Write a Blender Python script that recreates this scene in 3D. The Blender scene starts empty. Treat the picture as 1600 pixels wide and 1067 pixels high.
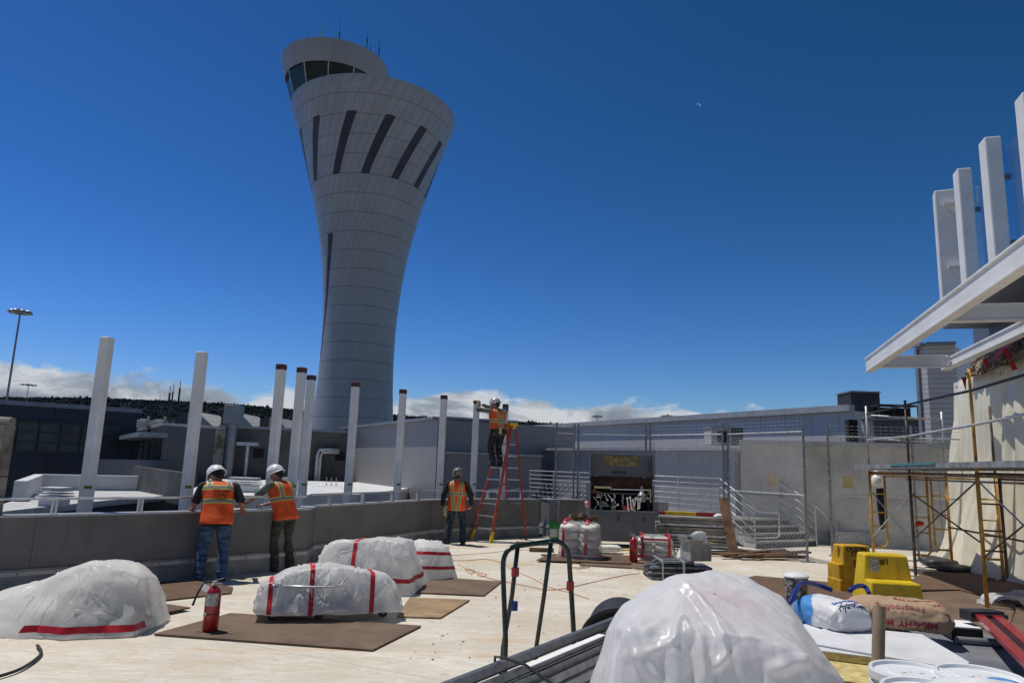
import bpy, math, random
import numpy as np
from mathutils import Vector, Matrix, Euler, noise
from mathutils.bvhtree import BVHTree
R = math.radians
rnd = random.Random(7)
SC = bpy.context.scene
COL = SC.collection

# ---------------------------------------------------------------- camera
CAM_H, FPX, PITCH, ROLL = 1.88, 1110.0, R(9.93), R(1.95)
cam = bpy.data.cameras.new('camera'); cam_o = bpy.data.objects.new('camera', cam); COL.objects.link(cam_o)
cam.sensor_fit = 'HORIZONTAL'; cam.sensor_width = 36.0; cam.lens = 36.0*FPX/1600.0
cam.clip_start = 0.05; cam.clip_end = 30000
cam_o.matrix_world = Matrix.Translation((0, 0, CAM_H)) @ Matrix.Rotation(R(90)+PITCH, 4, 'X') @ Matrix.Rotation(ROLL, 4, 'Z')
SC.camera = cam_o
# ---------------------------------------------------------------- sun, sky, exposure
SUN_EL = R(68); sd = Vector((-0.88, 0.47, 0)).normalized()
SUN = Vector((sd.x*math.cos(SUN_EL), sd.y*math.cos(SUN_EL), math.sin(SUN_EL)))
sl = bpy.data.lights.new('sun', 'SUN'); sl.energy = 4.6; sl.angle = R(0.5); sl.color = (1.0, 0.955, 0.88)
so = bpy.data.objects.new('sun', sl); COL.objects.link(so)
so.rotation_euler = SUN.to_track_quat('Z', 'Y').to_euler()
SC.view_settings.view_transform = 'Standard'; SC.view_settings.look = 'None'
SC.view_settings.exposure = -0.30; SC.view_settings.gamma = 1.0
try: SC.view_settings.use_curve_mapping = False
except Exception: pass
SC.cycles.use_denoising = True
SC.cycles.max_bounces = 8; SC.cycles.diffuse_bounces = 4; SC.cycles.transparent_max_bounces = 16

class NT:
    """small helper round a node tree"""
    def __init__(s, nt): s.nt = nt; s.n = nt.nodes; s.l = nt.links
    def node(s, t, **kw):
        n = s.n.new(t)
        for k, v in kw.items(): setattr(n, k, v)
        return n
    def put(s, sock, v):
        if hasattr(v, 'is_output') or isinstance(v, bpy.types.NodeSocket): s.l.new(v, sock)
        elif isinstance(v, (tuple, list)) and len(v) == 3 and sock.type == 'RGBA': sock.default_value = (*v, 1)
        else: sock.default_value = v
    def math(s, op, a, b=0.0, c=0.0, clamp=False):
        n = s.node('ShaderNodeMath', operation=op); n.use_clamp = clamp
        s.put(n.inputs[0], a); s.put(n.inputs[1], b)
        if op in ('MULTIPLY_ADD', 'COMPARE', 'SMOOTH_MIN', 'SMOOTH_MAX', 'WRAP'): s.put(n.inputs[2], c)
        return n.outputs[0]
    def mix(s, f, a, b):
        n = s.node('ShaderNodeMix', data_type='RGBA')
        s.put(n.inputs[0], f); s.put(n.inputs[6], a); s.put(n.inputs[7], b)
        return n.outputs[2]
    def ramp(s, f, stops, interp='LINEAR'):
        n = s.node('ShaderNodeValToRGB'); cr = n.color_ramp; cr.interpolation = interp
        while len(cr.elements) < len(stops): cr.elements.new(0.5)
        for e, (p, c) in zip(cr.elements, stops):
            e.position = p; e.color = (c, c, c, 1) if not isinstance(c, (tuple, list)) else (*c[:3], 1)
        s.put(n.inputs[0], f); return n.outputs[0]
    def noise(s, vec, scale, detail=4, rough=0.55, dist=0.0):
        n = s.node('ShaderNodeTexNoise'); s.put(n.inputs['Vector'], vec); n.inputs['Scale'].default_value = scale
        n.inputs['Detail'].default_value = detail; n.inputs['Roughness'].default_value = rough; n.inputs['Distortion'].default_value = dist
        return n.outputs[0]
    def mapping(s, vec, scale=(1, 1, 1), rot=(0, 0, 0), loc=(0, 0, 0)):
        n = s.node('ShaderNodeMapping'); s.put(n.inputs[0], vec)
        n.inputs['Scale'].default_value = scale; n.inputs['Rotation'].default_value = rot; n.inputs['Location'].default_value = loc
        return n.outputs[0]
    def sep(s, vec):
        n = s.node('ShaderNodeSeparateXYZ'); s.put(n.inputs[0], vec); return n.outputs

world = bpy.data.worlds.new('World'); SC.world = world; world.use_nodes = True
W = NT(world.node_tree); W.n.clear()
wo = W.node('ShaderNodeOutputWorld'); bg = W.node('ShaderNodeBackground'); W.l.new(bg.outputs[0], wo.inputs[0])
sky = W.node('ShaderNodeTexSky', sky_type='NISHITA'); sky.sun_disc = False
sky.sun_elevation = SUN_EL; sky.sun_rotation = math.atan2(sd.x, sd.y)
sky.altitude = 0; sky.air_density = 1.0; sky.dust_density = 0.25; sky.ozone_density = 3.5
hs = W.node('ShaderNodeHueSaturation'); hs.inputs['Saturation'].default_value = 1.28; hs.inputs['Value'].default_value = 1.0; hs.inputs['Hue'].default_value = 0.494
W.l.new(sky.outputs[0], hs.inputs['Color'])
# contrast of the deep blue Californian sky, channel by channel
sr = W.node('ShaderNodeSeparateColor'); W.l.new(hs.outputs[0], sr.inputs[0]); gm = W.node('ShaderNodeCombineColor')
for i_, (gain, pw) in enumerate(((0.94, 1.3), (1.13, 1.4), (2.2, 2.05))):
    v_ = W.math('POWER', W.math('MINIMUM', W.math('MULTIPLY', sr.outputs[i_], 0.0812), 0.85), pw)
    W.put(gm.inputs[i_], W.math('MULTIPLY', v_, gain/0.0812))
geo = W.node('ShaderNodeTexCoord'); dirv = geo.outputs['Generated']
dx, dy, dz = W.sep(dirv)
az = W.math('ARCTAN2', dx, dy)                       # 0 straight ahead
cv = W.node('ShaderNodeCombineXYZ'); W.put(cv.inputs[0], az); W.put(cv.inputs[1], W.math('MULTIPLY', dz, 2.2)); cv.inputs[2].default_value = 1.7
n1 = W.noise(cv.outputs[0], 6.5, 8, 0.6, 0.3); n2 = W.noise(cv.outputs[0], 24, 8, 0.62, 0.2)
shape = W.math('ADD', W.math('MULTIPLY', n1, 0.75), W.math('MULTIPLY', n2, 0.32))
# the cloud bank lies low over the hills, and thins out to the east
el = W.ramp(W.math('MULTIPLY', dz, 5.0), [(0.0, 1.0), (0.29, 0.96), (0.43, 0.66), (0.56, 0.36), (0.76, 0.0)])
azr = W.ramp(W.math('ADD', W.math('MULTIPLY', az, 0.5), 0.5), [(0.0, 0.85), (0.20, 1.0), (0.30, 0.90), (0.37, 0.72), (0.43, 0.90), (0.48, 1.0), (0.57, 1.0), (0.63, 0.92), (0.68, 0.62), (0.72, 0.0)])
cover = W.math('MULTIPLY', el, azr)
cm = W.math('ADD', shape, W.math('SUBTRACT', W.math('MULTIPLY', cover, 0.66), 0.875))
cmask = W.ramp(cm, [(0.0, 0.0), (0.025, 0.30), (0.08, 0.9), (0.14, 1.0)])
cbright = W.ramp(W.math('ADD', W.math('MULTIPLY', W.noise(W.mapping(cv.outputs[0], loc=(0.02, -0.05, 0)), 9, 8, 0.6, 0.4), 1.0), W.math('MULTIPLY', dz, 2.2)),
                 [(0.45, (0.24, 0.28, 0.35)), (0.59, (0.46, 0.51, 0.58)), (0.71, (0.95, 0.97, 1.0))])
cbs = W.node('ShaderNodeVectorMath', operation='SCALE'); W.l.new(cbright, cbs.inputs[0]); cbs.inputs['Scale'].default_value = 8.0
W.put(bg.inputs[0], W.mix(W.math('MULTIPLY', cmask, 0.93), gm.outputs[0], cbs.outputs[0]))
bg.inputs[1].default_value = 0.10

# ---------------------------------------------------------------- survey: photograph pixel (1600 wide) to place on a level, or at a distance
def ray(px, py):
    u, v = px-800.0, 533.5-py
    x = u*math.cos(ROLL)-v*math.sin(ROLL); y = u*math.sin(ROLL)+v*math.cos(ROLL)
    return Vector((x/FPX, math.cos(PITCH)-y*math.sin(PITCH)/FPX, math.sin(PITCH)+y*math.cos(PITCH)/FPX))
def at(px, py, z=0.0):
    d = ray(px, py); t = (z-CAM_H)/d.z; return Vector((d.x*t, d.y*t, z))
def atY(px, py, Y):
    d = ray(px, py); t = Y/d.y; return Vector((d.x*t, Y, CAM_H+d.z*t))
def V(*a): return Vector(a)

# ---------------------------------------------------------------- mesh builder
class MB:
    def __init__(s): s.v = []; s.f = []
    def add(s, vs, fs):
        b = len(s.v); s.v += [tuple(p) for p in vs]; s.f += [tuple(b+i for i in f) for f in fs]; return s
    def box(s, c, size, rz=0.0, M=None):
        hx, hy, hz = size[0]/2, size[1]/2, size[2]/2
        M = M or Matrix.Rotation(rz, 3, 'Z'); c = Vector(c)
        vs = [c + M @ Vector((x, y, z)) for x in (-hx, hx) for y in (-hy, hy) for z in (-hz, hz)]
        return s.add(vs, [(0, 1, 3, 2), (4, 6, 7, 5), (0, 4, 5, 1), (2, 3, 7, 6), (0, 2, 6, 4), (1, 5, 7, 3)])
    def beam(s, a, b, w, h, up=(0, 0, 1)):
        a, b = Vector(a), Vector(b); d = b-a; L = d.length; d.normalize()
        up = Vector(up)
        x = d.cross(up)
        if x.length < 1e-4: x = d.cross(Vector((0, 1, 0)))
        x.normalize(); z = x.cross(d)
        M = Matrix((x, d, z)).transposed()
        return s.box((a+b)/2, (w, L, h), M=M)
    def cyl(s, a, b, r0, r1=None, n=12, caps=True):
        r1 = r0 if r1 is None else r1; a, b = Vector(a), Vector(b); d = (b-a).normalized()
        x = d.orthogonal().normalized(); y = d.cross(x); vs = []
        for p, r in ((a, r0), (b, r1)):
            for i in range(n):
                t = 2*math.pi*i/n; vs.append(p+x*(r*math.cos(t))+y*(r*math.sin(t)))
        fs = [(i, (i+1) % n, n+(i+1) % n, n+i) for i in range(n)]
        if caps: fs += [tuple(range(n-1, -1, -1)), tuple(range(n, 2*n))]
        return s.add(vs, fs)
    def tube(s, pts, r, n=8, caps=True, closed=False):
        pts = [Vector(p) for p in pts]; m = len(pts)
        rr = r if isinstance(r, (list, tuple)) else [r]*m
        vs = []; x = None
        for i, p in enumerate(pts):
            d = (pts[(i+1) % m if closed else min(i+1, m-1)] - pts[(i-1) % m if closed else max(i-1, 0)]).normalized()
            if x is None: x = d.orthogonal().normalized()
            x = (x - d*x.dot(d)); x = x.normalized() if x.length > 1e-6 else d.orthogonal().normalized()
            y = d.cross(x)
            for k in range(n):
                t = 2*math.pi*k/n; vs.append(p+x*(rr[i]*math.cos(t))+y*(rr[i]*math.sin(t)))
        fs = []
        for i in range(m if closed else m-1):
            j = (i+1) % m
            fs += [(i*n+k, i*n+(k+1) % n, j*n+(k+1) % n, j*n+k) for k in range(n)]
        if caps and not closed: fs += [tuple(range(n-1, -1, -1)), tuple((m-1)*n+k for k in range(n))]
        return s.add(vs, fs)
    def lathe(s, prof, c=(0, 0, 0), n=32, M=None, caps=True):
        c = Vector(c); M = M or Matrix.Identity(3); vs = []
        for r, z in prof:
            for k in range(n):
                t = 2*math.pi*k/n; vs.append(c+M @ Vector((r*math.cos(t), r*math.sin(t), z)))
        m = len(prof)
        fs = [(i*n+k, i*n+(k+1) % n, (i+1)*n+(k+1) % n, (i+1)*n+k) for i in range(m-1) for k in range(n)]
        if caps: fs += [tuple(range(n-1, -1, -1)), tuple((m-1)*n+k for k in range(n))]
        return s.add(vs, fs)
    def prism(s, poly, z0, z1):
        n = len(poly); vs = [(p[0], p[1], z0) for p in poly]+[(p[0], p[1], z1) for p in poly]
        area = sum(poly[i][0]*poly[(i+1) % n][1]-poly[(i+1) % n][0]*poly[i][1] for i in range(n))
        fs = [(i, (i+1) % n, n+(i+1) % n, n+i) for i in range(n)]+[tuple(range(n-1, -1, -1)), tuple(range(n, 2*n))]
        if area < 0: fs = [f[::-1] for f in fs]
        return s.add(vs, fs)
    def extrude(s, poly3, vec):
        """a flat 3-D outline given thickness along vec"""
        vec = Vector(vec); n = len(poly3); poly3 = [Vector(p) for p in poly3]
        return s.add(poly3+[p+vec for p in poly3], [tuple(range(n-1, -1, -1)), tuple(range(n, 2*n))]+[(i, (i+1) % n, n+(i+1) % n, n+i) for i in range(n)])
    def clean(s):
        used = sorted({i for f in s.f for i in f}); k = {i: n for n, i in enumerate(used)}; s.v = [s.v[i] for i in used]; s.f = [tuple(k[i] for i in f) for f in s.f]; return s
    def grid(s, P):
        """P[i][j] points"""
        a, b = len(P), len(P[0]); vs = [p for r in P for p in r]
        return s.add(vs, [(i*b+j, (i+1)*b+j, (i+1)*b+j+1, i*b+j+1) for i in range(a-1) for j in range(b-1)])

def mesh_obj(name, mb, m, parent=None, smooth=False, bevel=0.0, uv=True, solid=0.0):
    me = bpy.data.meshes.new(name); me.from_pydata(mb.v, [], mb.f); me.update()
    if uv:
        ul = me.uv_layers.new(name='UVMap'); data = np.zeros(len(me.loops)*2, dtype=np.float32)
        for p in me.polygons:
            nrm = p.normal
            if abs(nrm.z) > 0.75: t1, t2 = Vector((1, 0, 0)), Vector((0, 1, 0))
            else:
                t1 = Vector((0, 0, 1)).cross(nrm).normalized(); t2 = Vector((0, 0, 1))
            for li in p.loop_indices:
                co = me.vertices[me.loops[li].vertex_index].co
                data[2*li] = co.dot(t1); data[2*li+1] = co.dot(t2)
        ul.data.foreach_set('uv', data)
    if smooth: me.polygons.foreach_set('use_smooth', [True]*len(me.polygons))
    me.materials.append(m)
    o = bpy.data.objects.new(name, me); COL.objects.link(o)
    if parent is not None:
        o.parent = parent
    if bevel:
        b = o.modifiers.new('edge', 'BEVEL'); b.width = bevel; b.segments = 2; b.limit_method = 'ANGLE'; b.angle_limit = R(35)
    if solid:
        b = o.modifiers.new('thick', 'SOLIDIFY'); b.thickness = solid; b.offset = 0
    return o
def thing(name, label, cat, loc=(0, 0, 0), rz=0.0, group=None):
    o = bpy.data.objects.new(name, None); COL.objects.link(o); o.location = loc; o.rotation_euler = (0, 0, rz)
    o.empty_display_size = 0.1
    return tag(o, label, cat, group)
def tag(o, label, cat, group=None):
    o['label'] = label; o['category'] = cat
    if group: o['group'] = group
    return o
def struct(o, kind='structure'): o['kind'] = kind; return o
def dup(root, loc, rz, label):
    r = root.copy(); COL.objects.link(r); r.location = loc; r.rotation_euler = (0, 0, rz); r['label'] = label
    for ch in list(root.children):
        c = ch.copy(); COL.objects.link(c); c.parent = r
        for g in ch.children:
            d = g.copy(); COL.objects.link(d); d.parent = c
    return r
def rel(o_loc, pts): return [Vector(p)-Vector(o_loc) for p in pts]

# ---------------------------------------------------------------- materials
def mat(name, col, rough=0.6, metal=0.0, var=0.12, vs=3.0, col2=None, bump=0.0, bs=40.0, stretch=(1, 1, 1), spec=0.5, coat=0.0, trans=0.0, f2=None, uvc=False, subs=0.0):
    m = bpy.data.materials.new(name); m.use_nodes = True; N = NT(m.node_tree); bs_ = N.n['Principled BSDF']
    tc = N.node('ShaderNodeTexCoord'); vec = tc.outputs['UV' if uvc else 'Object']
    vec = N.mapping(vec, scale=stretch)
    c2 = col2 if col2 is not None else tuple(max(0, c*(1-2.2*var)) for c in col)
    c1 = col if col2 is not None else tuple(min(1, c*(1+var)) for c in col)
    nz = N.noise(vec, vs, 6, 0.6)
    k = N.ramp(nz, [(0.32, 0.0), (0.68, 1.0)])
    base = N.mix(k, c1, c2)
    if f2: base = f2(N, tc, base)
    N.put(bs_.inputs['Base Color'], base)
    N.put(bs_.inputs['Roughness'], N.math('ADD', rough-0.06, N.math('MULTIPLY', nz, 0.14)))
    bs_.inputs['Metallic'].default_value = metal; bs_.inputs['Specular IOR Level'].default_value = spec
    if coat: bs_.inputs['Coat Weight'].default_value = coat; bs_.inputs['Coat Roughness'].default_value = 0.15
    if trans: bs_.inputs['Transmission Weight'].default_value = trans
    if bump:
        b = N.node('ShaderNodeBump'); b.inputs['Strength'].default_value = min(1.0, bump); b.inputs['Distance'].default_value = 0.02
        N.put(b.inputs['Height'], N.noise(vec, bs, 6, 0.65)); N.l.new(b.outputs[0], bs_.inputs['Normal'])
    return m
def seams(pu, pv, wu, wv, dark, off=0.0, twist=0.0):
    """joint lines of a cladding, from the UV map in metres"""
    def f(N, tc, base):
        u, v, _ = N.sep(tc.outputs['UV'])
        parts = []
        if pu:
            parts.append(N.math('LESS_THAN', N.math('FRACT', N.math('ADD', N.math('DIVIDE', u, pu), off)), wu/pu))
        if pv:
            parts.append(N.math('LESS_THAN', N.math('FRACT', N.math('DIVIDE', v, pv)), wv/pv))
        k = parts[0] if len(parts) == 1 else N.math('MAXIMUM', parts[0], parts[1])
        return N.mix(k, base, dark)
    return f
M = {}
M['galv'] = mat('galvanised steel', (0.55, 0.56, 0.57), 0.45, 0.35, 0.2, 14)
M['galv_dark'] = mat('weathered galvanised steel', (0.28, 0.30, 0.32), 0.5, 0.6, 0.25, 18)
M['alu'] = mat('aluminium', (0.62, 0.63, 0.64), 0.35, 0.8, 0.1, 10)
M['chrome'] = mat('bright steel', (0.75, 0.75, 0.76), 0.18, 1.0, 0.1, 10)
M['white_paint'] = mat('white paint', (0.76, 0.755, 0.735), 0.42, 0, 0.05, 1.5, bump=0.05, bs=6, f2=lambda N, tc, b: N.mix(N.math('MULTIPLY', N.ramp(N.noise(N.mapping(tc.outputs['Object'], scale=(1, 1, 4)), 2.5, 8, .8), [(0.54, 0.0), (0.72, 1.0)]), .4), b, (0.50, 0.47, 0.42)))
M['post_paint'] = mat('post primer', (0.76, 0.755, 0.735), 0.5, 0, 0.07, 2.5, bump=0.08, bs=9, f2=lambda N, tc, b: N.mix(N.math('MULTIPLY', N.ramp(N.noise(tc.outputs['Object'], 3.5, 8, .8), [(0.58, 0.0), (0.70, 1.0)]), .55), b, (0.45, 0.40, 0.34)))
M['brown_cap'] = mat('brown tape', (0.10, 0.042, 0.032), 0.7, 0, 0.2, 20)
M['blue_tape'] = mat('blue tape', (0.03, 0.13, 0.36), 0.7)
M['green_tape'] = mat('green mark', (0.13, 0.19, 0.02), 0.8)
M['black'] = mat('black rubber', (0.018, 0.018, 0.02), 0.6, 0, 0.2, 12)
M['dark_steel'] = mat('dark steel', (0.05, 0.054, 0.062), 0.45, 0.6, 0.3, 9, bump=0.1)
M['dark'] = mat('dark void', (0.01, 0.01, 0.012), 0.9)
M['blue_plastic'] = mat('blue plastic', (0.01, 0.03, 0.22), 0.35, 0, 0.1)
M['red_tape'] = mat('red tape', (0.50, 0.008, 0.018), 0.42, 0, 0.15, 12, bump=0.2, bs=30)
M['red_paint'] = mat('red enamel', (0.36, 0.010, 0.016), 0.28, 0, 0.12, 8, coat=0.3)
M['ladder_red'] = mat('red fibreglass', (0.40, 0.055, 0.035), 0.5, 0, 0.25, 9)
M['yellow'] = mat('yellow polymer', (0.72, 0.50, 0.012), 0.45, 0, 0.12, 5, bump=0.12, bs=60)
M['ochre'] = mat('ochre polymer', (0.62, 0.35, 0.01), 0.5, 0, 0.15, 5, bump=0.12, bs=60)
M['green_paint'] = mat('dark green paint', (0.006, 0.024, 0.016), 0.32, 0, 0.25, 30, coat=0.2)
M['green_plastic'] = mat('green plastic', (0.006, 0.18, 0.045), 0.35)
M['orange_glove'] = mat('orange glove', (0.75, 0.05, 0.012), 0.7)
M['tan'] = mat('tan tag', (0.55, 0.46, 0.24), 0.8)
M['pink'] = mat('pink tape roll', (0.75, 0.25, 0.27), 0.6)
M['paper'] = mat('paper', (0.80, 0.79, 0.77), 0.7, 0, 0.05)
M['foam'] = mat('foam board edge', (0.62, 0.50, 0.20), 0.8, 0, 0.2, 20, bump=0.3)
M['board_white'] = mat('white board', (0.66, 0.66, 0.67), 0.6, 0, 0.08, 3)
M['table_grey'] = mat('grey table sheet', (0.20, 0.21, 0.23), 0.5, 0, 0.15, 3)
M['card'] = mat('cardboard', (0.33, 0.24, 0.15), 0.85, 0, 0.15, 5)
M['card_grey'] = mat('pale carton', (0.36, 0.36, 0.34), 0.8, 0, 0.12, 5)
M['glass_dark'] = mat('dark glass', (0.02, 0.035, 0.045), 0.06, 0, 0.1, 0.5, spec=0.9)
M['skin'] = mat('skin', (0.36, 0.17, 0.11), 0.5, 0, 0.12, 25)
M['denim'] = mat('blue denim', (0.055, 0.115, 0.21), 0.85, 0, 0.4, 9, bump=0.5, bs=22, stretch=(1, 1, 2.2))
M['denim_dark'] = mat('dark denim', (0.028, 0.048, 0.085), 0.85, 0, 0.4, 9, bump=0.5, bs=22, stretch=(1, 1, 2.2))
M['olive'] = mat('olive work cloth', (0.055, 0.052, 0.036), 0.85, 0, 0.35, 9, bump=0.6, bs=20, stretch=(1, 1, 2.2))
M['charcoal'] = mat('charcoal cloth', (0.020, 0.022, 0.026), 0.85, 0, 0.35, 9, bump=0.5, bs=20)
M['black_cloth'] = mat('black cloth', (0.012, 0.012, 0.015), 0.85, 0, 0.3, 9, bump=0.4, bs=20)
M['grey_green'] = mat('grey green cloth', (0.13, 0.14, 0.11), 0.85, 0, 0.3, 9, bump=0.5, bs=20)
M['boot'] = mat('boot leather', (0.03, 0.022, 0.016), 0.6)
M['hair'] = mat('dark hair', (0.012, 0.010, 0.009), 0.6, bump=0.5, bs=90)
M['helmet'] = mat('white helmet', (0.80, 0.80, 0.80), 0.25, 0, 0.03)
M['helmet_grey'] = mat('grey helmet', (0.50, 0.50, 0.49), 0.25, 0.1, 0.1)
def camo(N, tc, base):
    return N.ramp(N.noise(tc.outputs['Object'], 22, 3, 0.6), [(0.0, (0.03, 0.03, 0.025)), (0.45, (0.10, 0.09, 0.07)), (0.52, (0.28, 0.26, 0.23)), (0.60, (0.05, 0.045, 0.035)), (0.7, (0.35, 0.34, 0.32))], 'CONSTANT')
M['camo'] = mat('camouflage helmet', (0.1, 0.1, 0.1), 0.35, f2=camo)
M['glove'] = mat('work glove', (0.42, 0.36, 0.24), 0.9)

def roof_f(N, tc, base):
    o = tc.outputs['Object']
    a = N.noise(N.mapping(o, scale=(0.6, 2.2, 1), rot=(0, 0, 0.12)), 3.6, 10, 0.78, 1.4)      # brushed streaks
    c = N.mix(N.ramp(a, [(0.40, 0.0), (0.60, 1.0)]), base, (0.60, 0.54, 0.43))
    f_ = N.node('ShaderNodeTexVoronoi'); f_.inputs['Scale'].default_value = 2.3; N.put(f_.inputs['Vector'], N.mapping(o, scale=(1, 1.5, 1))); sp_ = N.noise(o, 5.5, 6, .75, .5)
    c = N.mix(N.math('MULTIPLY', N.math('MULTIPLY', N.math('LESS_THAN', f_.outputs['Distance'], .16), N.ramp(sp_, [(.5, 0.0), (.62, 1.0)])), .5), c, (0.22, 0.19, 0.15))
    c = N.mix(N.math('MULTIPLY', N.ramp(N.noise(o, .32, 5, .65, .4), [(0.42, 0.0), (0.62, 1.0)]), .45), c, (0.50, 0.43, 0.33))
    b = N.noise(N.mapping(o, scale=(0.8, 1.6, 1)), 0.55, 8, 0.72, 0.8)
    c = N.mix(N.math('MULTIPLY', N.ramp(b, [(0.50, 0.0), (0.66, 1.0)]), 0.6), c, (0.50, 0.42, 0.30))
    d = N.noise(N.mapping(o, scale=(0.5, 2.2, 1), loc=(3.3, 1.2, 0)), 0.8, 6, 0.65, 1.0)
    c = N.mix(N.math('MULTIPLY', N.ramp(d, [(0.58, 0.0), (0.66, 1.0)]), 0.55), c, (0.56, 0.36, 0.14))
    g = N.noise(N.mapping(o, scale=(.5, 1.2, 1)), 26, 6, 0.75, .6); c = N.mix(N.math('MULTIPLY', N.ramp(g, [(0.52, 0.0), (0.68, 1.0)]), 0.42), c, (0.25, 0.22, 0.18))
    x, y, z = N.sep(N.mapping(o, rot=(0, 0, 0.45)))
    lap = N.math('LESS_THAN', N.math('FRACT', N.math('DIVIDE', N.math('ADD', y, N.math('MULTIPLY', b, 0.03)), 2.9)), 0.0045)
    lap2 = N.math('LESS_THAN', N.math('FRACT', N.math('ADD', N.math('DIVIDE', y, 2.9), 0.045)), 0.002)
    return N.mix(N.math('MULTIPLY', N.math('MAXIMUM', lap, lap2), 0.45), c, (0.2, 0.18, 0.15))
M['roof'] = mat('roof membrane', (0.77, 0.72, 0.625), 0.62, 0, 0.1, 0.9, f2=roof_f, bump=0.30, bs=3.2, stretch=(1.2, 2.6, 1))
M['white_roof'] = mat('white roof', (0.66, 0.66, 0.65), 0.6, 0, 0.1, 0.4)
M['tarmac'] = mat('apron concrete', (0.27, 0.26, 0.24), 0.9, 0, 0.3, 0.02)
def wall_f(N, tc, base):
    s_ = N.noise(N.mapping(tc.outputs['Object'], scale=(1, 1, 0.15)), 7, 6, 0.7)
    base = N.mix(N.math('MULTIPLY', N.ramp(s_, [(0.5, 0.0), (0.75, 1.0)]), 0.35), base, (0.055, 0.05, 0.045))
    u, v, _ = N.sep(tc.outputs['UV'])
    return N.mix(N.math('LESS_THAN', N.math('FRACT', N.math('DIVIDE', u, 2.75)), 0.003), base, (0.03, 0.03, 0.03))
M['parapet'] = mat('parapet paint', (0.150, 0.148, 0.145), 0.55, 0, 0.12, 1.3, f2=wall_f, bump=0.1, bs=8)
M['curb'] = mat('membrane upstand', (0.24, 0.24, 0.235), 0.6, 0, 0.2, 4, bump=0.25, bs=12)
M['coping'] = mat('coping metal', (0.42, 0.42, 0.42), 0.4, 0.2, 0.1, 3)
def ply_f(N, tc, base):
    g = N.noise(N.mapping(tc.outputs['Object'], scale=(1.2, 14, 1)), 3, 8, 0.7, 0.5)
    base = N.mix(N.ramp(g, [(0.4, 0.0), (0.65, 1.0)]), base, (0.10, 0.055, 0.03))
    s_ = N.noise(tc.outputs['Object'], 2.2, 6, 0.7)
    return N.mix(N.math('MULTIPLY', N.ramp(s_, [(0.55, 0.0), (0.7, 1.0)]), 0.6), base, (0.30, 0.22, 0.14))
M['ply_dark'] = mat('old plywood', (0.145, 0.085, 0.052), 0.85, 0, 0.2, 2, f2=ply_f, bump=0.15)
def ply2_f(N, tc, base):
    g = N.noise(N.mapping(tc.outputs['Object'], scale=(1.2, 14, 1)), 3, 8, 0.7, 0.5)
    return N.mix(N.ramp(g, [(0.4, 0.0), (0.7, 1.0)]), base, (0.13, 0.08, 0.045))
M['ply'] = mat('plywood', (0.42, 0.29, 0.155), 0.8, 0, 0.2, 2, f2=ply2_f, bump=0.12)
M['ply_grey'] = mat('grey brown plywood', (0.17, 0.115, 0.08), 0.85, 0, 0.2, 2, f2=ply2_f, bump=0.12)
M['lumber'] = mat('weathered timber', (0.30, 0.27, 0.23), 0.85, 0, 0.3, 3, stretch=(1, 1, 9), bump=0.2)
M['lumber_brown'] = mat('brown timber', (0.17, 0.095, 0.05), 0.85, 0, 0.3, 4, bump=0.2)
M['tower'] = mat('tower cladding', (0.225, 0.245, 0.265), 0.42, 0.35, 0.06, 0.25, f2=None)
def tower_f(N, tc, base):
    u, v, _ = N.sep(tc.outputs['UV'])
    a = N.math('LESS_THAN', N.math('FRACT', u), 0.07)
    b = N.math('LESS_THAN', N.math('FRACT', v), 0.055)
    pid = N.node('ShaderNodeTexWhiteNoise', noise_dimensions='2D')
    cx = N.node('ShaderNodeCombineXYZ'); N.put(cx.inputs[0], N.math('FLOOR', u)); N.put(cx.inputs[1], N.math('FLOOR', v)); N.l.new(cx.outputs[0], pid.inputs['Vector'])
    base = N.mix(N.math('MULTIPLY', pid.outputs[0], 0.16), base, (0.17, 0.185, 0.205))
    return N.mix(N.math('MULTIPLY', N.math('MAXIMUM', a, b), 0.48), base, (0.06, 0.065, 0.075))
M['tower'] = mat('tower cladding', (0.315, 0.325, 0.34), 0.45, 0.25, 0.05, 0.25, f2=tower_f)
M['tower_plain'] = mat('tower roof cladding', (0.55, 0.54, 0.52), 0.45, 0.2, 0.05, 0.25, f2=tower_f)
M['slit'] = mat('slit window', (0.05, 0.05, 0.065), 0.4, 0, 0.15, 0.4, spec=0.2)
M['navy'] = mat('navy panel cladding', (0.022, 0.032, 0.052), 0.5, 0.1, 0.1, 0.3, f2=seams(4.2, 0.62, 0.07, 0.035, (0.006, 0.008, 0.012)))
M['grey_siding'] = mat('grey ribbed cladding', (0.10, 0.11, 0.12), 0.5, 0.1, 0.1, 0.4, f2=seams(2.4, 0.30, 0.03, 0.03, (0.07, 0.075, 0.08)))
M['concrete_dark'] = mat('dark concrete', (0.095, 0.097, 0.095), 0.85, 0, 0.22, 0.6, f2=seams(2.6, 2.4, 0.03, 0.03, (0.07, 0.07, 0.07)), bump=0.1)
M['concrete'] = mat('concrete panel', (0.50, 0.49, 0.45), 0.85, 0, 0.14, 1.2, f2=seams(5.2, 0, 0.015, 0, (0.15, 0.15, 0.14)), bump=0.15, bs=5)
M['column_concrete'] = mat('stained concrete', (0.30, 0.27, 0.23), 0.85, 0, 0.3, 2.2, f2=seams(9, 1.1, 0.01, 0.03, (0.12, 0.10, 0.09)), bump=0.2)
M['clad'] = mat('blue grey cladding', (0.56, 0.53, 0.51), 0.5, 0.1, 0.05, 0.15, f2=seams(1.5, 0, 0.022, 0, (0.25, 0.245, 0.25)))
M['clad_low'] = mat('panel cladding of the low building', (0.30, 0.30, 0.31), 0.5, 0.1, 0.05, 0.15, f2=seams(1.35, 0, 0.022, 0, (0.15, 0.155, 0.17)))
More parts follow.
